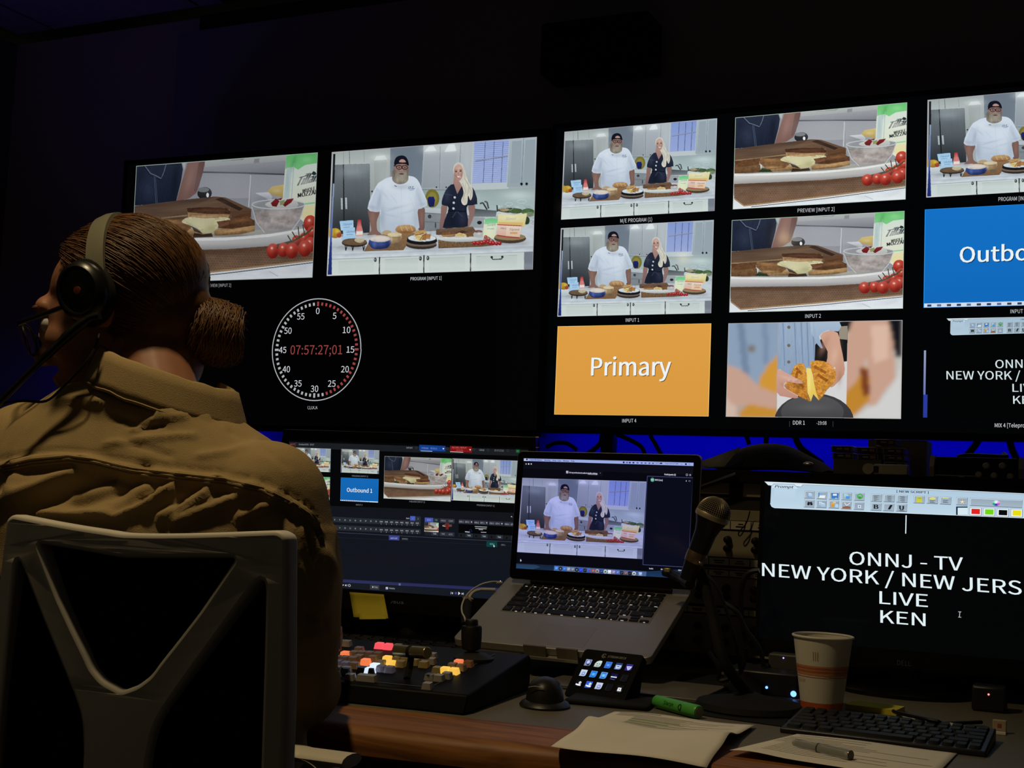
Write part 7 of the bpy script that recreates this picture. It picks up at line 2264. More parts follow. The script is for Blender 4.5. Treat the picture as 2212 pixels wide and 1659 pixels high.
# small black box with blue pilot lights
a, b = Z(1560, 1502, DZ), Z(1722, 1512, DZ)
y0 = 2.06
pa_, pb_ = P(1562, 1478, y0), P(1722, 1478, y0)
hb = P(1640, 1450, y0).z - DZ
t = thing('audio_interface', ((pa_.x + pb_.x) / 2, y0 + .04, DZ), 'low black box with blue pilot lights left of the cup', 'audio box')
q = MB(); q.box(((pa_.x + pb_.x) / 2, y0 + .05, DZ + hb / 2), (pb_.x - pa_.x, 0.10, hb)); q.build('body', BLACK, t, bevel=.003)
BL = mat('blue_pilot', (0, 0, .1), .4, emit=(.12, .30, 1.0), es=3.0)
for px, py, r in ((1656, 1485, .0022), (1714, 1499, .0048)):
    q = MB(); p = P(px, py, y0 - .001); q.ball(p, (r, .002, r), 12, 8); q.build('pilot_light', BL, t)
M_AI = frame((0, y0, 0))
a, b = P(1572, 1472, y0), P(1585, 1472, y0)
mesh_text('JBL', M_AI, a.x, a.z, b.x, 0.0035, LOGO, 'lettering', t, 0.0006)
p = P(1691, 1422, 2.12)
t = thing('usb_hub', (p.x, 2.14, p.z), 'grey hub with one tiny blue light behind the cup', 'hub')
q = MB(); q.box((p.x + .012, 2.14, (DZ + p.z + .006) / 2), (0.075, 0.03, p.z + .006 - DZ)); q.build('body', mat('hub_grey', (0.05, 0.048, 0.045), .5), t, bevel=.003)
q = MB(); q.ball((p.x, 2.1245, p.z), .0013, 8, 6); q.build('pilot_light', mat('violet_pilot', (0, 0, .1), .4, emit=(.45, .40, 1.0), es=2.0), t)

# ================================================================ office chair
def blob(shapes, vox, smooth=6):
    """one continuous surface over a union of closed shapes"""
    q = MB()
    for s_ in shapes:
        if s_[0] == 'e':
            q.ball((0, 0, 0), s_[2], 24, 16, M=(s_[3] if len(s_) > 3 else Matrix.Identity(4)) @ Matrix.Identity(4) if False else Matrix.Translation(s_[1]) @ (s_[3] if len(s_) > 3 else Matrix.Identity(4)))
        elif s_[0] == 'c':
            a, b, ra, rb = Vector(s_[1]), Vector(s_[2]), s_[3], s_[4]
            q.tube([a, a.lerp(b, .33), a.lerp(b, .67), b], [ra, ra + (rb - ra) * .33, ra + (rb - ra) * .67, rb], 18)
            q.ball(a, ra, 18, 12)
            q.ball(b, rb, 18, 12)
        elif s_[0] == 'l':
            q.add(s_[1], s_[2])
    me = bpy.data.meshes.new('blob')
    me.from_pydata([tuple(p) for p in q.v], [], q.f)
    bm = bmesh.new(); bm.from_mesh(me); bmesh.ops.recalc_face_normals(bm, faces=bm.faces); bm.to_mesh(me); bm.free()
    o = bpy.data.objects.new('blob', me)
    COL.objects.link(o)
    r = o.modifiers.new('r', 'REMESH'); r.mode = 'VOXEL'; r.voxel_size = vox
    if smooth:
        r = o.modifiers.new('s', 'SMOOTH'); r.iterations = smooth; r.factor = 0.5
    ev = bpy.data.meshes.new_from_object(o.evaluated_get(bpy.context.evaluated_depsgraph_get()))
    bpy.data.objects.remove(o); bpy.data.meshes.remove(me)
    for p in ev.polygons:
        p.use_smooth = True
    return ev
def put(me, name, m, parent=None):
    me.materials.clear(); me.materials.append(m)
    me.name = name
    o = bpy.data.objects.new(name, me)
    COL.objects.link(o)
    if parent:
        adopt(o, parent)
    return o
def loft(rings, n=32):
    """rings: (cx, cy, z, a, b, shear) superellipses -> closed shape"""
    vs, fs = [], []
    for cx, cy, z, a, b, sh in rings:
        for j in range(n):
            t = 2 * pi * j / n
            c_, s_ = cos(t), sin(t)
            x = a * math.copysign(abs(c_) ** .85, c_)
            vs.append(Vector((cx + x, cy + b * math.copysign(abs(s_) ** .9, s_), z - sh * x)))
    for i in range(len(rings) - 1):
        for j in range(n):
            fs.append((i * n + j, i * n + (j + 1) % n, (i + 1) * n + (j + 1) % n, (i + 1) * n + j))
    fs += [tuple(range(n - 1, -1, -1)), tuple((len(rings) - 1) * n + j for j in range(n))]
    return ('l', vs, fs)

chair = thing('office_chair', (-0.93, 1.22, 0.0), 'white-framed office chair with black mesh back in the foreground', 'office chair')
CXW = P(262, 1400, 1.05).x
def chair_pt(px, py, off=0.0):
    y = 1.05
    for _ in range(2):
        d = P(px, py, y).x - CXW
        y = 1.05 + 0.35 * d * d
    p = P(px, py, y)
    return Vector((p.x, p.y + off, p.z))
cs = lambda x, y: (x / 2.9105, y / 2.9105 + 1100)
def mirror(p):
    return Vector((2 * CXW - p.x, p.y, p.z))
def frame_loop(pts, mir=False, n=5):
    """traced loop -> (x, z) in the plane of the back"""
    o = []
    for x, y in pts:
        p = chair_pt(*cs(x, y))
        o.append((2 * CXW - p.x if mir else p.x, p.z))
    return o
def rounded(pts, r, n=5):
    o = []
    k = len(pts)
    for i in range(k):
        a, b, c = Vector(pts[i - 1]), Vector(pts[i]), Vector(pts[(i + 1) % k])
        ri = min(r, (a - b).length * .45, (c - b).length * .45)
        p, q_ = b + (a - b).normalized() * ri, b + (c - b).normalized() * ri
        for j in range(n + 1):
            t = j / n
            o.append(tuple(p * (1 - t) ** 2 + b * 2 * t * (1 - t) + q_ * t * t))
    return o
half = [(760, 150), (950, 154), (1200, 151), (1400, 145), (1600, 137), (1745, 132), (1802, 170), (1802, 500), (1798, 1200), (1794, 1900)]
outer = frame_loop(half)
zb_ = 0.56
outer = outer[:-1] + [(outer[-1][0], zb_)]
outer = rounded([(2 * CXW - x, z) for x, z in reversed(outer[1:])] + outer, .022)
hole_r = [(760, 308), (1100, 309), (1475, 308), (1250, 640), (1120, 810), (1000, 962), (940, 1045), (860, 1105), (760, 1142)]
hr_ = frame_loop(hole_r)
top_hole = rounded(hr_ + [(2 * CXW - x, z) for x, z in reversed(hr_[1:-1])], .006)
side = [(1662, 395), (1652, 900), (1645, 1900), (905, 1900), (908, 1800), (925, 1600), (958, 1430), (990, 1340), (1050, 1240), (1180, 1055), (1330, 850), (1480, 640)]
sr = frame_loop(side)
sr = [(x, z if i not in (2, 3) else zb_ + .05) for i, (x, z) in enumerate(sr)]
side_r = rounded(sr, .02)
side_l = [(2 * CXW - x, z) for x, z in side_r]
cu = bpy.data.curves.new('frame', 'CURVE')
cu.dimensions = '2D'
cu.fill_mode = 'BOTH'
cu.extrude = .006
cu.bevel_depth = .005
cu.bevel_resolution = 3
cu.offset = -.005
for lp in (outer, top_hole, side_r, side_l):
    sp = cu.splines.new('POLY')
    sp.points.add(len(lp) - 1)
    for p, (x, z) in zip(sp.points, lp):
        p.co = (x, z, 0, 1)
    sp.use_cyclic_u = True
o = bpy.data.objects.new('frame', cu)
COL.objects.link(o)
me = bpy.data.meshes.new_from_object(o.evaluated_get(bpy.context.evaluated_depsgraph_get()))
bpy.data.objects.remove(o)
bm = bmesh.new(); bm.from_mesh(me)
bmesh.ops.subdivide_edges(bm, edges=[e for e in bm.edges if e.calc_length() > .06], cuts=3)
for v_ in bm.verts:
    x, z, t_ = v_.co
    v_.co = (x, 1.05 + .011 - t_ + .35 * (x - CXW) ** 2, z)
bmesh.ops.recalc_face_normals(bm, faces=bm.faces)
bm.to_mesh(me); bm.free()
for p in me.polygons:
    p.use_smooth = True
me.set_sharp_from_angle(angle=radians(35))
put(me, 'back_frame', WHITEP, chair)
MESHB = mat('black_mesh', (0.0015, 0.0015, 0.0015), 0.95, spec=0.02)
q = MB()
x0, x1 = chair_pt(*cs(1660, 700)).x, CXW
hw = x0 - CXW
zt, zb = chair_pt(*cs(1000, 200)).z, 0.52
rows = []
for j in range(13):
    z = zt + (zb - zt) * j / 12
    rows.append([(CXW + hw * (2 * i / 16 - 1), 1.072 + 0.35 * (hw * (2 * i / 16 - 1)) ** 2 - 0.012 * sin(pi * j / 12), z) for i in range(17)])
q.grid(rows); q.build('mesh_back', MESHB, chair, solid=0.004)
q = MB(); q.prism([(CXW + a, 1.36 + b) for a, b in rrect(-.24, -.24, .24, .22, .07)], 0.47, 0.535, axis='z'); q.build('seat', mat('seat_black', (.010, .010, .010), .9, spec=.1), chair, bevel=.015, seg=3)
q = MB(); q.tube(smooth_path([Vector((CXW, 1.08, .52)), Vector((CXW, 1.07, .44)), Vector((CXW, 1.16, .42)), Vector((CXW, 1.34, .42))], 6), .03, 12); q.build('back_support', WHITEP, chair)
q = MB(); q.tube([(CXW, 1.34, .44), (CXW, 1.34, .10)], [.035, .030], 16); q.build('gas_column', BLACK, chair)
q = MB()
for k in range(5):
    a = 2 * pi * k / 5 + .3
    q.tube([(CXW, 1.34, .115), (CXW + .28 * cos(a), 1.34 + .28 * sin(a), .078)], [.026, .017], 10)
q.build('star_base', WHITEP, chair)
for k in range(5):
    a = 2 * pi * k / 5 + .3
    c = Vector((CXW + .28 * cos(a), 1.34 + .28 * sin(a), .03))
    q = MB(); t_ = Vector((-sin(a), cos(a), 0)) * .018; q.tube([c - t_, c + t_], .03, 14); q.build('caster', BLACK, chair)
for sgn in (1, -1):
    ar = [P(617, 1624, 1.19), P(640, 1625, 1.19), P(672, 1633, 1.19), P(695, 1645, 1.19), P(708, 1662, 1.19), P(714, 1700, 1.19)]
    arx = [Vector((CXW + sgn * (p.x - CXW), p.y, p.z)) for p in ar]
    st_ = Vector((CXW + sgn * .225, 1.19, .745))
    q = MB(); q.tube(smooth_path([Vector((CXW + sgn * .20, 1.19, arx[0].z + .001))] + arx, 5), .020, 12, flat=.36, up=(0, 0, 1)); q.build('arm_loop', mat('armrest_cream', (.60, .55, .44), .45), chair)
    q = MB(); q.tube([arx[-1], Vector((arx[-1].x + sgn * .002, 1.22, .56)), Vector((CXW + sgn * .2, 1.30, .48))], .015, 10); q.build('arm_post', WHITEP, chair)

# ================================================================ the operator
person = thing('person', (-0.98, 1.30, 0.0), 'seated person seen from behind, brown hair in a bun, khaki jacket, headset and glasses', 'person')
SKIN = mat('skin', (0.30, 0.135, 0.078), 0.5, spec=0.3, var=.05, vscale=60)
HAIR = mat('brown_hair', (0.125, 0.056, 0.020), 0.46, spec=0.4, var=.5, vscale=140)
KHAKI = mat('khaki_cloth', (0.34, 0.245, 0.118), 0.85, spec=0.12, var=.06, vscale=90, bump=0.35, bscale=900)
# head frame: x = face forward, y = to the person's left, z = up
HF = Vector((-0.936, -0.352, 0)).normalized()
HL = Vector((-HF.y, HF.x, 0)) * 1.0
HL = Vector((0, 0, 1)).cross(HF)
PITCH = radians(19)
hf = HF * cos(PITCH) - Vector((0, 0, 1)) * sin(PITCH)
hu = Vector((0, 0, 1)) * cos(PITCH) + HF * sin(PITCH)
EAR = P(205, 660, 1.185)
HC = EAR - HL * 0.078
MH = Matrix(((hf.x, HL.x, hu.x, HC.x), (hf.y, HL.y, hu.y, HC.y), (hf.z, HL.z, hu.z, HC.z), (0, 0, 0, 1)))
RH = MH.to_3x3().to_4x4()
hp = lambda f, l, u: MH @ Vector((f, l, u))
E_ = lambda f, l, u, a, b, c: ('e', hp(f, l, u), (a, b, c), RH)
neck0, neck1 = hp(-0.022, 0, -0.045), Vector((-1.055, 1.240, 1.12))
xs_ = -1.075
head = [E_(-0.012, 0, 0.034, .092, .071, .076), E_(0.035, 0, -0.015, .060, .062, .085), E_(0.045, 0, -0.070, .048, .050, .040), E_(0.074, 0, -0.098, .024, .024, .020),
        E_(0.080, 0, 0.030, .018, .045, .020), E_(0.095, 0, 0.000, .013, .012, .026), E_(0.108, 0, -0.024, .015, .014, .013), E_(0.100, .011, -0.030, .010, .008, .008), E_(0.100, -.011, -0.030, .010, .008, .008),
        E_(0.090, 0, -0.058, .014, .024, .007), E_(0.088, 0, -0.070, .013, .021, .007), E_(0.060, .040, -0.020, .028, .020, .026), E_(0.060, -.040, -0.020, .028, .020, .026),
        E_(-0.005, .077, 0.0, .020, .008, .032), E_(-0.005, -.077, 0.0, .020, .008, .032),
        ('c', neck0, neck1, .050, .056)]
# body under the clothes, arms resting towards the desk, five-fingered hands
body = [loft([(xs_ + .10, 1.26, .58, .15, .10, 0), (xs_ + .07, 1.25, .72, .145, .10, 0), (xs_ + .03, 1.24, .90, .16, .10, .05), (xs_, 1.238, 1.03, .17, .09, .10), (xs_, 1.24, 1.09, .11, .065, .12), (xs_ + .01, 1.24, 1.14, .045, .045, .12)])]
hands = []
for sgn, sh, el, wr in ((1, Vector((-.90, 1.24, 1.03)), Vector((-.87, 1.265, .835)), Vector((-.975, 1.465, .848))), (-1, Vector((-1.26, 1.245, 1.07)), Vector((-1.32, 1.30, .845)), Vector((-1.21, 1.475, .848)))):
    body += [('c', sh, el, .048, .040), ('c', el, wr, .038, .027)]
    fwd = (wr - el).normalized(); fwd.z = -0.05
    sd_ = Vector((0, 0, 1)).cross(fwd).normalized()
    pc = wr + fwd * .055
    body += [('c', wr, pc, .026, .030), ('c', pc + sd_ * .018, pc - sd_ * .018, .018, .018)]
    for k, (o_, L_) in enumerate(((-.030, .070), (-.010, .082), (.010, .078), (.029, .060))):
        b0 = pc + fwd * .022 + sd_ * o_
        b1 = b0 + fwd * L_ * .5 + Vector((0, 0, .008))
        b2 = b1 + fwd * L_ * .32 - Vector((0, 0, .012))
        b3 = b2 + fwd * L_ * .15 - Vector((0, 0, .014))
        body += [('c', b0, b1, .0092, .0085), ('c', b1, b2, .0085, .0078), ('c', b2, b3, .0078, .0070)]
    t0 = wr + fwd * .02 + sd_ * sgn * .022
    t1 = t0 + fwd * .032 + sd_ * sgn * .022
    t2 = t1 + fwd * .030 + sd_ * sgn * .004 - Vector((0, 0, .008))
    body += [('c', t0, t1, .0115, .0100), ('c', t1, t2, .0098, .0080)]
put(blob(head + body, .0042, 4), 'body', SKIN, person)
for s_ in (1, -1):
    q = MB(MH); q.ball((.079, .031 * s_, .006), .0115, 14, 10); q.build('eye', mat('eye_white', (.55, .52, .48), .25), person)
    q = MB(MH); q.tube(smooth_path([(.088, .016 * s_, .026), (.092, .032 * s_, .032), (.080, .050 * s_, .027)], 5), [.0018] * 3 + [.0035] * 5 + [.0018] * 3, 8); q.build('eyebrow', HAIR, person)
# trousers
TR = mat('dark_trousers', (.015, .016, .022), .85, spec=.1)
tr = [('c', (-1.07, 1.25, .645), (-.87, 1.25, .645), .105, .105)]
for s_ in (1, -1):
    hx = -.96 + s_ * .10
    tr += [('c', (hx, 1.28, .630), (hx + s_ * .05, 1.62, .61), .085, .066), ('c', (hx + s_ * .05, 1.62, .61), (hx + s_ * .05, 1.66, .12), .066, .050)]
put(blob(tr, .010, 5), 'trousers', TR, person)
for s_ in (1, -1):
    hx = -.96 + s_ * .15
    put(blob([('c', (hx, 1.64, .05), (hx, 1.84, .035), .045, .034), ('c', (hx, 1.65, .06), (hx, 1.655, .11), .042, .042)], .006, 4), 'shoe', mat('shoe_black', (.012, .012, .012), .5), person)

# jacket: torso and sleeves as one surface, folds added along the normals
jk = [loft([(xs_ + .10, 1.215, .56, .185, .130, 0), (xs_ + .085, 1.212, .68, .180, .128, 0), (xs_ + .05, 1.212, .80, .192, .135, .02), (xs_ + .02, 1.215, .93, .212, .135, .06), (xs_ + .005, 1.230, 1.01, .226, .130, .10),
            (xs_, 1.242, 1.06, .222, .122, .12), (xs_, 1.248, 1.095, .200, .110, .125), (xs_, 1.250, 1.122, .165, .098, .13), (xs_ + .005, 1.238, 1.142, .125, .086, .16), (xs_ + .015, 1.240, 1.160, .085, .072, .2), (xs_ + .02, 1.242, 1.170, .064, .060, .25)], 40)]
jk += [('c', (-.895, 1.240, 1.030), (-.865, 1.240, .945), .074, .068), ('c', (-.865, 1.240, .945), (-.868, 1.262, .830), .068, .060), ('c', (-.868, 1.262, .830), (-.955, 1.42, .838), .058, .045),
       ('e', (-.862, 1.275, .815), (.050, .062, .045)),
       ('c', (-1.270, 1.245, 1.072), (-1.315, 1.26, .97), .076, .066), ('c', (-1.315, 1.26, .97), (-1.32, 1.30, .845), .066, .058), ('c', (-1.32, 1.30, .845), (-1.23, 1.44, .838), .056, .045)]
jm = blob(jk, .0055, 8)
bvh0 = BVHTree.FromPolygons([v.co.copy() for v in jm.vertices], [tuple(p.vertices) for p in jm.polygons])
seam_px = [(-60, 1006), (0, 1003), (69, 988), (148, 981), (206, 989), (285, 1008), (378, 1019), (481, 1030), (567, 1050), (636, 1084), (668, 1106), (684, 1128)]
def seam_y(px):
    for (x0, y0), (x1, y1) in zip(seam_px[:-1], seam_px[1:]):
        if px <= x1:
            return y0 + (y1 - y0) * (px - x0) / (x1 - x0)
    return 1140
nor = [v.normal.copy() for v in jm.vertices]
# folds traced on the back: a pixel polyline, width, height (+ ridge, - hollow)
folds = [([(0, 1090), (70, 1060), (160, 1025), (185, 1000)], 26, .010), ([(30, 1060), (44, 1010)], 16, .008), ([(60, 1105), (150, 1050), (230, 1030)], 34, -.012), ([(160, 1090), (260, 1060), (310, 1020)], 30, -.010),
         ([(90, 1110), (250, 1115), (330, 1090), (390, 1040)], 22, .011), ([(330, 1060), (300, 1090), (250, 1110)], 16, -.008), ([(350, 1120), (420, 1085), (470, 1040)], 20, .009), ([(380, 1130), (500, 1080), (540, 1055)], 22, .009),
         ([(420, 1060), (380, 1095)], 12, -.006), ([(520, 1120), (580, 1090), (596, 1066)], 22, .010), ([(640, 1130), (600, 1075)], 14, -.008), ([(655, 1190), (640, 1110)], 14, .008), ([(690, 1210), (660, 1130)], 14, .008), ([(672, 1200), (650, 1120)], 9, -.009),
         ([(620, 1150), (640, 1210), (655, 1260)], 14, .008), ([(610, 1230), (665, 1280), (670, 1330)], 18, -.008), ([(700, 1190), (724, 1240)], 16, .007), ([(640, 1320), (700, 1340)], 16, -.007), ([(650, 1380), (712, 1360)], 14, .006), ([(650, 1430), (712, 1450)], 16, -.006),
         ([(250, 900), (310, 925), (350, 920)], 10, -.0035), ([(290, 930), (340, 905), (400, 900)], 12, .004), ([(230, 960), (320, 948), (420, 940)], 12, .0035), ([(340, 890), (400, 885), (450, 900)], 14, .004), ([(430, 985), (500, 975), (560, 950)], 14, .0035), ([(270, 950), (300, 965), (370, 985)], 10, -.003),
         ([(70, 870), (150, 860), (230, 868)], 14, .003), ([(500, 930), (560, 960), (620, 1010)], 12, -.003)]
def seg_d(px, py, a, b):
    vx, vy = b[0] - a[0], b[1] - a[1]
    t = max(0, min(1, ((px - a[0]) * vx + (py - a[1]) * vy) / (vx * vx + vy * vy + 1e-9)))
    return math.hypot(px - a[0] - vx * t, py - a[1] - vy * t)
for v, n in zip(jm.vertices, nor):
    c = v.co
    d = 0.0
    px, py = pix(c)
    facing = n.dot((EYE - c).normalized())
    below = py > seam_y(px)
    lo = c.z < 0.99
    s1 = noise.noise(Vector((c.x * 9, c.y * 9, c.z * 5 + 3)))
    s2 = noise.noise(Vector((c.x * 22 + c.z * 10, c.y * 20, c.z * 11)))
    d += (0.0045 * s1 + 0.0028 * (1 - abs(s2) * 2)) * (1.0 if below else .40)
    fw = max(0.0, min(1.0, (facing - .12) / .35))
    if fw > 0:
        for pts, w, h in folds:
            if px < min(q[0] for q in pts) - 2 * w or px > max(q[0] for q in pts) + 2 * w or py < min(q[1] for q in pts) - 2 * w or py > max(q[1] for q in pts) + 2 * w:
                continue
            dist = min(seg_d(px, py, pts[i], pts[i + 1]) for i in range(len(pts) - 1))
            d += fw * h * (.45 if px > 590 else 1) * math.exp(-(dist / (w * .55)) ** 2)
        if -80 < px < 690:
            e = py - seam_y(px)
            d += fw * 0.0050 * math.exp(-((e - 10) / 9) ** 2) - fw * 0.0050 * math.exp(-((e - 30) / 10) ** 2) - fw * 0.0022 * math.exp(-((e + 9) / 5) ** 2)
    v.co = c + n * d
jacket = put(jm, 'jacket', KHAKI, person)
jacket['label'] = 'creased khaki jacket with a stitched back yoke'
bvh = BVHTree.FromPolygons([v.co.copy() for v in jm.vertices], [tuple(p.vertices) for p in jm.polygons])
def hit(px, py, off=0.0):
    d = ray(px, py).normalized()
    loc, n, i, dist = bvh.ray_cast(EYE, d)
    return None if loc is None else loc - d * off
# stitched yoke seam: three ridges
q = MB()
for k, dy in enumerate((3, 9, 15)):
    path = []
    for x in range(2, 682, 6):
        p = hit(x, seam_y(x) + dy + 1, .0006)
        if p is not None and (not path or (p - path[-1]).length < .05):
            path.append(p)
    if len(path) > 4:
        q.tube(path, .0016, 6)
q.build('yoke_seam', KHAKI, jacket)
# collar folded over the neck
q = MB()
rows = []
cx, cy = -1.050, 1.240
for j in range(9):
    t = j / 8
    row = []
    for i in range(49):
        a = radians(-215 + 290 * i / 48)
        open_ = 1.0
        if t < .35:
            s_ = t / .35
            r = .072 + .002 * s_; zz = 1.150 + .036 * s_
        elif t < .5:
            s_ = (t - .35) / .15
            r = .074 + .007 * s_; zz = 1.186 + .003 * sin(pi * s_)
        else:
            s_ = (t - .5) / .5
            r = .081 + .014 * s_; zz = 1.186 - .042 * s_
        x, y = r * 1.10 * cos(a), r * .95 * sin(a)
        w = .0025 * noise.noise(Vector((cos(a) * 4, sin(a) * 4, t * 3)))
        row.append((cx + x, cy + y, zz - .29 * x - .05 * y + w))
    rows.append(row)
q.grid(rows)
col = q.build('collar', KHAKI, person, solid=.003, angle=80)
q = MB(); q.tube([Vector(p) * 1 for p in [rows[8][i] for i in range(1, 48)]], .0022, 6); q.build('collar_edge', KHAKI, col)

# hair: a close cap with strands drawn back to the bun
cap_c, cap_r = Vector((-.016, 0, .034)), Vector((.104, .082, .086))
BUN = P(462, 718, HC.y + .055)
bl = MH.inverted() @ BUN
tie = Vector((bl.x * .80, 0, bl.z * .80))
rnd = random.Random(11)
shapes = [('e', hp(*(cap_c + Vector((-.012, 0, .0)))), (cap_r.x - .004, cap_r.y - .003, cap_r.z - .003), RH), ('e', hp(-.052, 0, -.022), (.056, .058, .056), RH), ('e', hp(-.046, 0, -.072), (.046, .051, .052), RH), ('c', hp(-.085, 0, -.015), hp(*tie), .036, .018)]
me = blob(shapes, .0048, 5)
inv = MH.inverted()
bm = bmesh.new(); bm.from_mesh(me)
kill = []
for f in bm.faces:
    p = inv @ f.calc_center_median()
    if p.x > .052 - max(0, (.050 - p.z)) * .55 + max(0, p.z - .07) * .5:
        kill.append(f)
bmesh.ops.delete(bm, geom=kill, context='FACES')
bm.to_mesh(me); bm.free()
hair = put(me, 'hair', HAIR, person)
hair['label'] = 'brown hair drawn back into a bun'
q = MB()
A0 = Vector((.88, 0, -.20)).normalized()
b1 = A0.cross(Vector((0, 1, 0))).normalized()
b2 = A0.cross(b1)
td_ = Vector(((tie.x - cap_c.x) / cap_r.x, 0, (tie.z - cap_c.z) / cap_r.z)).normalized()
for k in range(6500):
    ph = rnd.uniform(0, 2 * pi)
    op = rnd.uniform(1.22, 2.35)
    s0 = A0 * cos(op) + (b1 * cos(ph) + b2 * sin(ph)) * sin(op)
    om = s0.angle(td_)
    if om < .12:
        continue
    lift = rnd.uniform(.985, 1.035)
    wob = rnd.uniform(-.03, .03)
    path = []
    N_ = 10
    for i in range(N_):
        t = i / (N_ - 1)
        d_ = (s0 * sin((1 - t) * om) + td_ * sin(t * om)) / sin(om)
        d_ = d_ + Vector((0, wob * sin(pi * t), wob * sin(pi * t) * .6))
        rr_ = lift * (1 + .03 * sin(pi * t) - .05 * max(0, t - .8))
        p = Vector((d_.x * cap_r.x, d_.y * cap_r.y, d_.z * cap_r.z)) * rr_ + cap_c
        if t > .8:
            p = p.lerp(tie + Vector((0, rnd.uniform(-.012, .012), rnd.uniform(-.012, .012))), (t - .8) / .2 * .9)
        path.append(hp(*p))
    w = rnd.uniform(.00025, .00065)
    q.tube(path, [w * .6] + [w] * (N_ - 2) + [w * .5], 4)
st_o = q.build('hair_strands', HAIR, hair, angle=180)
q = MB()
bx = (BUN - hp(*tie)).normalized()
by = bx.orthogonal().normalized()
bz = bx.cross(by)
for k in range(1700):
    # coils wound round the axis of the bun
    ph, R_, tt = rnd.uniform(0, 2 * pi), rnd.uniform(.020, .030), rnd.uniform(-1.2, 1.2)
    tiltv = rnd.uniform(-.5, .5)
    path = []
    L_ = rnd.uniform(1.2, 2.6)
    rr_ = rnd.uniform(.031, .0385)
    for i in range(11):
        a = ph + L_ * i / 10
        off = .026 * sin(tt) + .008 * sin(a * 2 + k)
        rad_ = rr_ * cos(tt * .55) + .004
        path.append(BUN + bx * (off + tiltv * .02 * sin(a)) * .95 + by * rad_ * cos(a) + bz * rad_ * sin(a) * 1.08)
    w = rnd.uniform(.0004, .0008)
    q.tube(path, [w * .4] + [w] * 9 + [w * .4], 4)
q.ball(BUN, (.0345, .0345, .0365), 24, 16)
q.build('hair_bun', HAIR, hair, angle=180)
q = MB()
for k in range(22):
    a = rnd.uniform(-1.5, 1.5)
    s_ = BUN + bx * .02 + by * .028 * cos(a) + bz * .028 * sin(a)
    e_ = s_ + bx * rnd.uniform(.008, .022) + Vector((0, 0, rnd.uniform(-.012, .012)))
    q.tube([s_, s_.lerp(e_, .5) + Vector((0, 0, .003)), e_], .0004, 4)
q.build('loose_hair', HAIR, hair, angle=180)['kind'] = 'stuff'

# ================================================================ headset and glasses (worn, so things of their own)
hs = thing('headset', HC, 'black headset with grey headband, red dot on the ear cup and boom microphone', 'headset')
BAND = mat('headband_grey', (.16, .155, .11), .30, spec=.6)
q = MB()
def band(a, r=0.0):
    return hp(-.016 - .012 * max(0, sin(a)), (.097 + r) * cos(a), .010 + (.110 + r) * sin(a))
n = 40
vs, fs = [], []
for i in range(n + 1):
    a = .10 + (pi - .20) * i / n
    wd2 = .0112
    for dr_, df in ((0, -1), (0, 1), (.006, 1), (.0075, 0), (.006, -1)):
        vs.append(band(a, dr_) + hf * (df * wd2))
for i in range(n):
    for j in range(5):
        fs.append((5 * i + j, 5 * i + (j + 1) % 5, 5 * i + 5 + (j + 1) % 5, 5 * i + 5 + j))
fs += [(4, 3, 2, 1, 0), tuple(5 * n + j for j in range(5))]
q.add(vs, fs, True); q.build('headband', BAND, hs, angle=60)
CUPB = mat('ear_cup_black', (.005, .005, .0045), .34, spec=.4)
for s_ in (1, -1):
    MCu = MH @ Matrix.Translation((-.002, .084 * s_, .014)) @ Matrix.Rotation(-s_ * pi / 2, 4, 'X') @ Matrix.Rotation(s_ * .15, 4, 'Y') @ Matrix.Diagonal((.80, .84, .85, 1))
    q = MB(MCu); q.lathe([(.030, -.002), (.044, .000), (.047, .008), (.045, .016), (.036, .019)], 32, sx=.92, sy=1.10); q.build('ear_cushion', MATTEB, hs)
    q = MB(MCu); q.lathe([(.041, .016), (.042, .022), (.039, .034), (.033, .039), (.030, .0385), (.0295, .036), (.012, .0375), (.002, .0378)], 32, sx=.95, sy=1.08); cup_ = q.build('ear_cup', CUPB, hs)
    q = MB(MCu); q.lathe([(.006, .0370), (.0058, .0388), (.002, .0390)], 16); q.build('red_dot', mat('dull_red', (.22, .045, .015), .5), cup_)
    q = MB(); q.tube([band(.10 if s_ > 0 else pi - .10, .003), MCu @ Vector((0, -.040 * (1 if s_ > 0 else 1), .024))], .0075, 10, flat=.6); q.build('slider', CUPB, hs)
ym_ = (HC + HL * .115).y
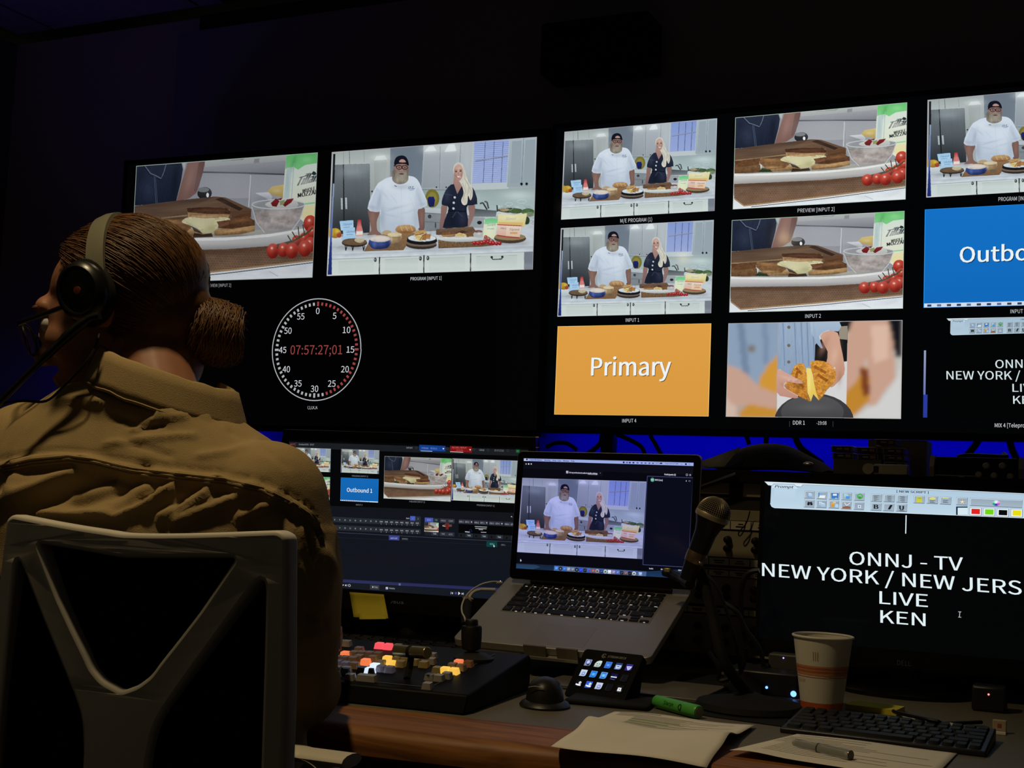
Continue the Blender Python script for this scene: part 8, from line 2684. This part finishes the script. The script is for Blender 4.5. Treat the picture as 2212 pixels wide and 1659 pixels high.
q = MB(); q.tube(smooth_path([P(216, 682, ym_), P(190, 690, ym_ - .004), P(150, 722, ym_ - .012), P(105, 764, ym_ - .022), P(60, 808, ym_ - .032), P(0, 868, ym_ - .045), P(-26, 892, ym_ - .050)], 6), [.0050] * 8 + [.0062] * 6 + [.0054] * 6 + [.0042] * 17, 10); q.build('boom_arm', CUPB, hs)
q = MB(); q.tube([P(-20, 886, ym_ - .049), P(-52, 914, ym_ - .056)], .0095, 12); q.build('boom_microphone', MATTEB, hs)
q = MB(); q.tube(smooth_path([P(214, 722, ym_ + .01), P(205, 752, ym_ + .0), P(180, 790, ym_ - .01), P(140, 832, ym_ - .015), P(100, 866, ym_ - .018), P(50, 866, ym_ - .03), P(6, 873, ym_ - .04), P(-20, 900, ym_ - .04)], 6), .0016, 8); q.build('headset_cable', CABLEB, hs)

gl = thing('eyeglasses', hp(.10, 0, 0), 'dark-framed glasses worn by the seated person', 'glasses')
GF = mat('glasses_frame', (.008, .007, .006), .25, spec=.6)
for s_ in (1, -1):
    q = MB(MH); q.tube([(.112 - .010 * abs(cos(a)) * (1 if cos(a) * s_ > 0 else 0), s_ * .033 + .026 * cos(a), -.003 + .021 * sin(a) * (1 - .12 * cos(a) * s_)) for a in np.linspace(0, 2 * pi, 30, endpoint=False)], .0019, 8, closed=True); q.build('rim', GF, gl)
    q = MB(MH); q.tube(smooth_path([(.103, s_ * .060, .010), (.098, s_ * .069, .010), (.050, s_ * .077, .010), (.005, s_ * .082, .012)], 5), .0023, 8, flat=1.4); q.build('temple', GF, gl)
    q = MB(MH); q.lathe([(.0005, 0), (.024, .0)], 24, M=Matrix.Translation((.1105, s_ * .033, -.003)) @ Matrix.Rotation(pi / 2, 4, 'Y'), sx=.85, cap=False); q.build('lens', mat('lens_glass', (.9, .9, .9), .03, trans=1.0, alpha=.25), gl)
q = MB(MH); q.tube(smooth_path([(.112, .009, .003), (.115, 0, .006), (.112, -.009, .003)], 5), .0018, 8); q.build('bridge', GF, gl)
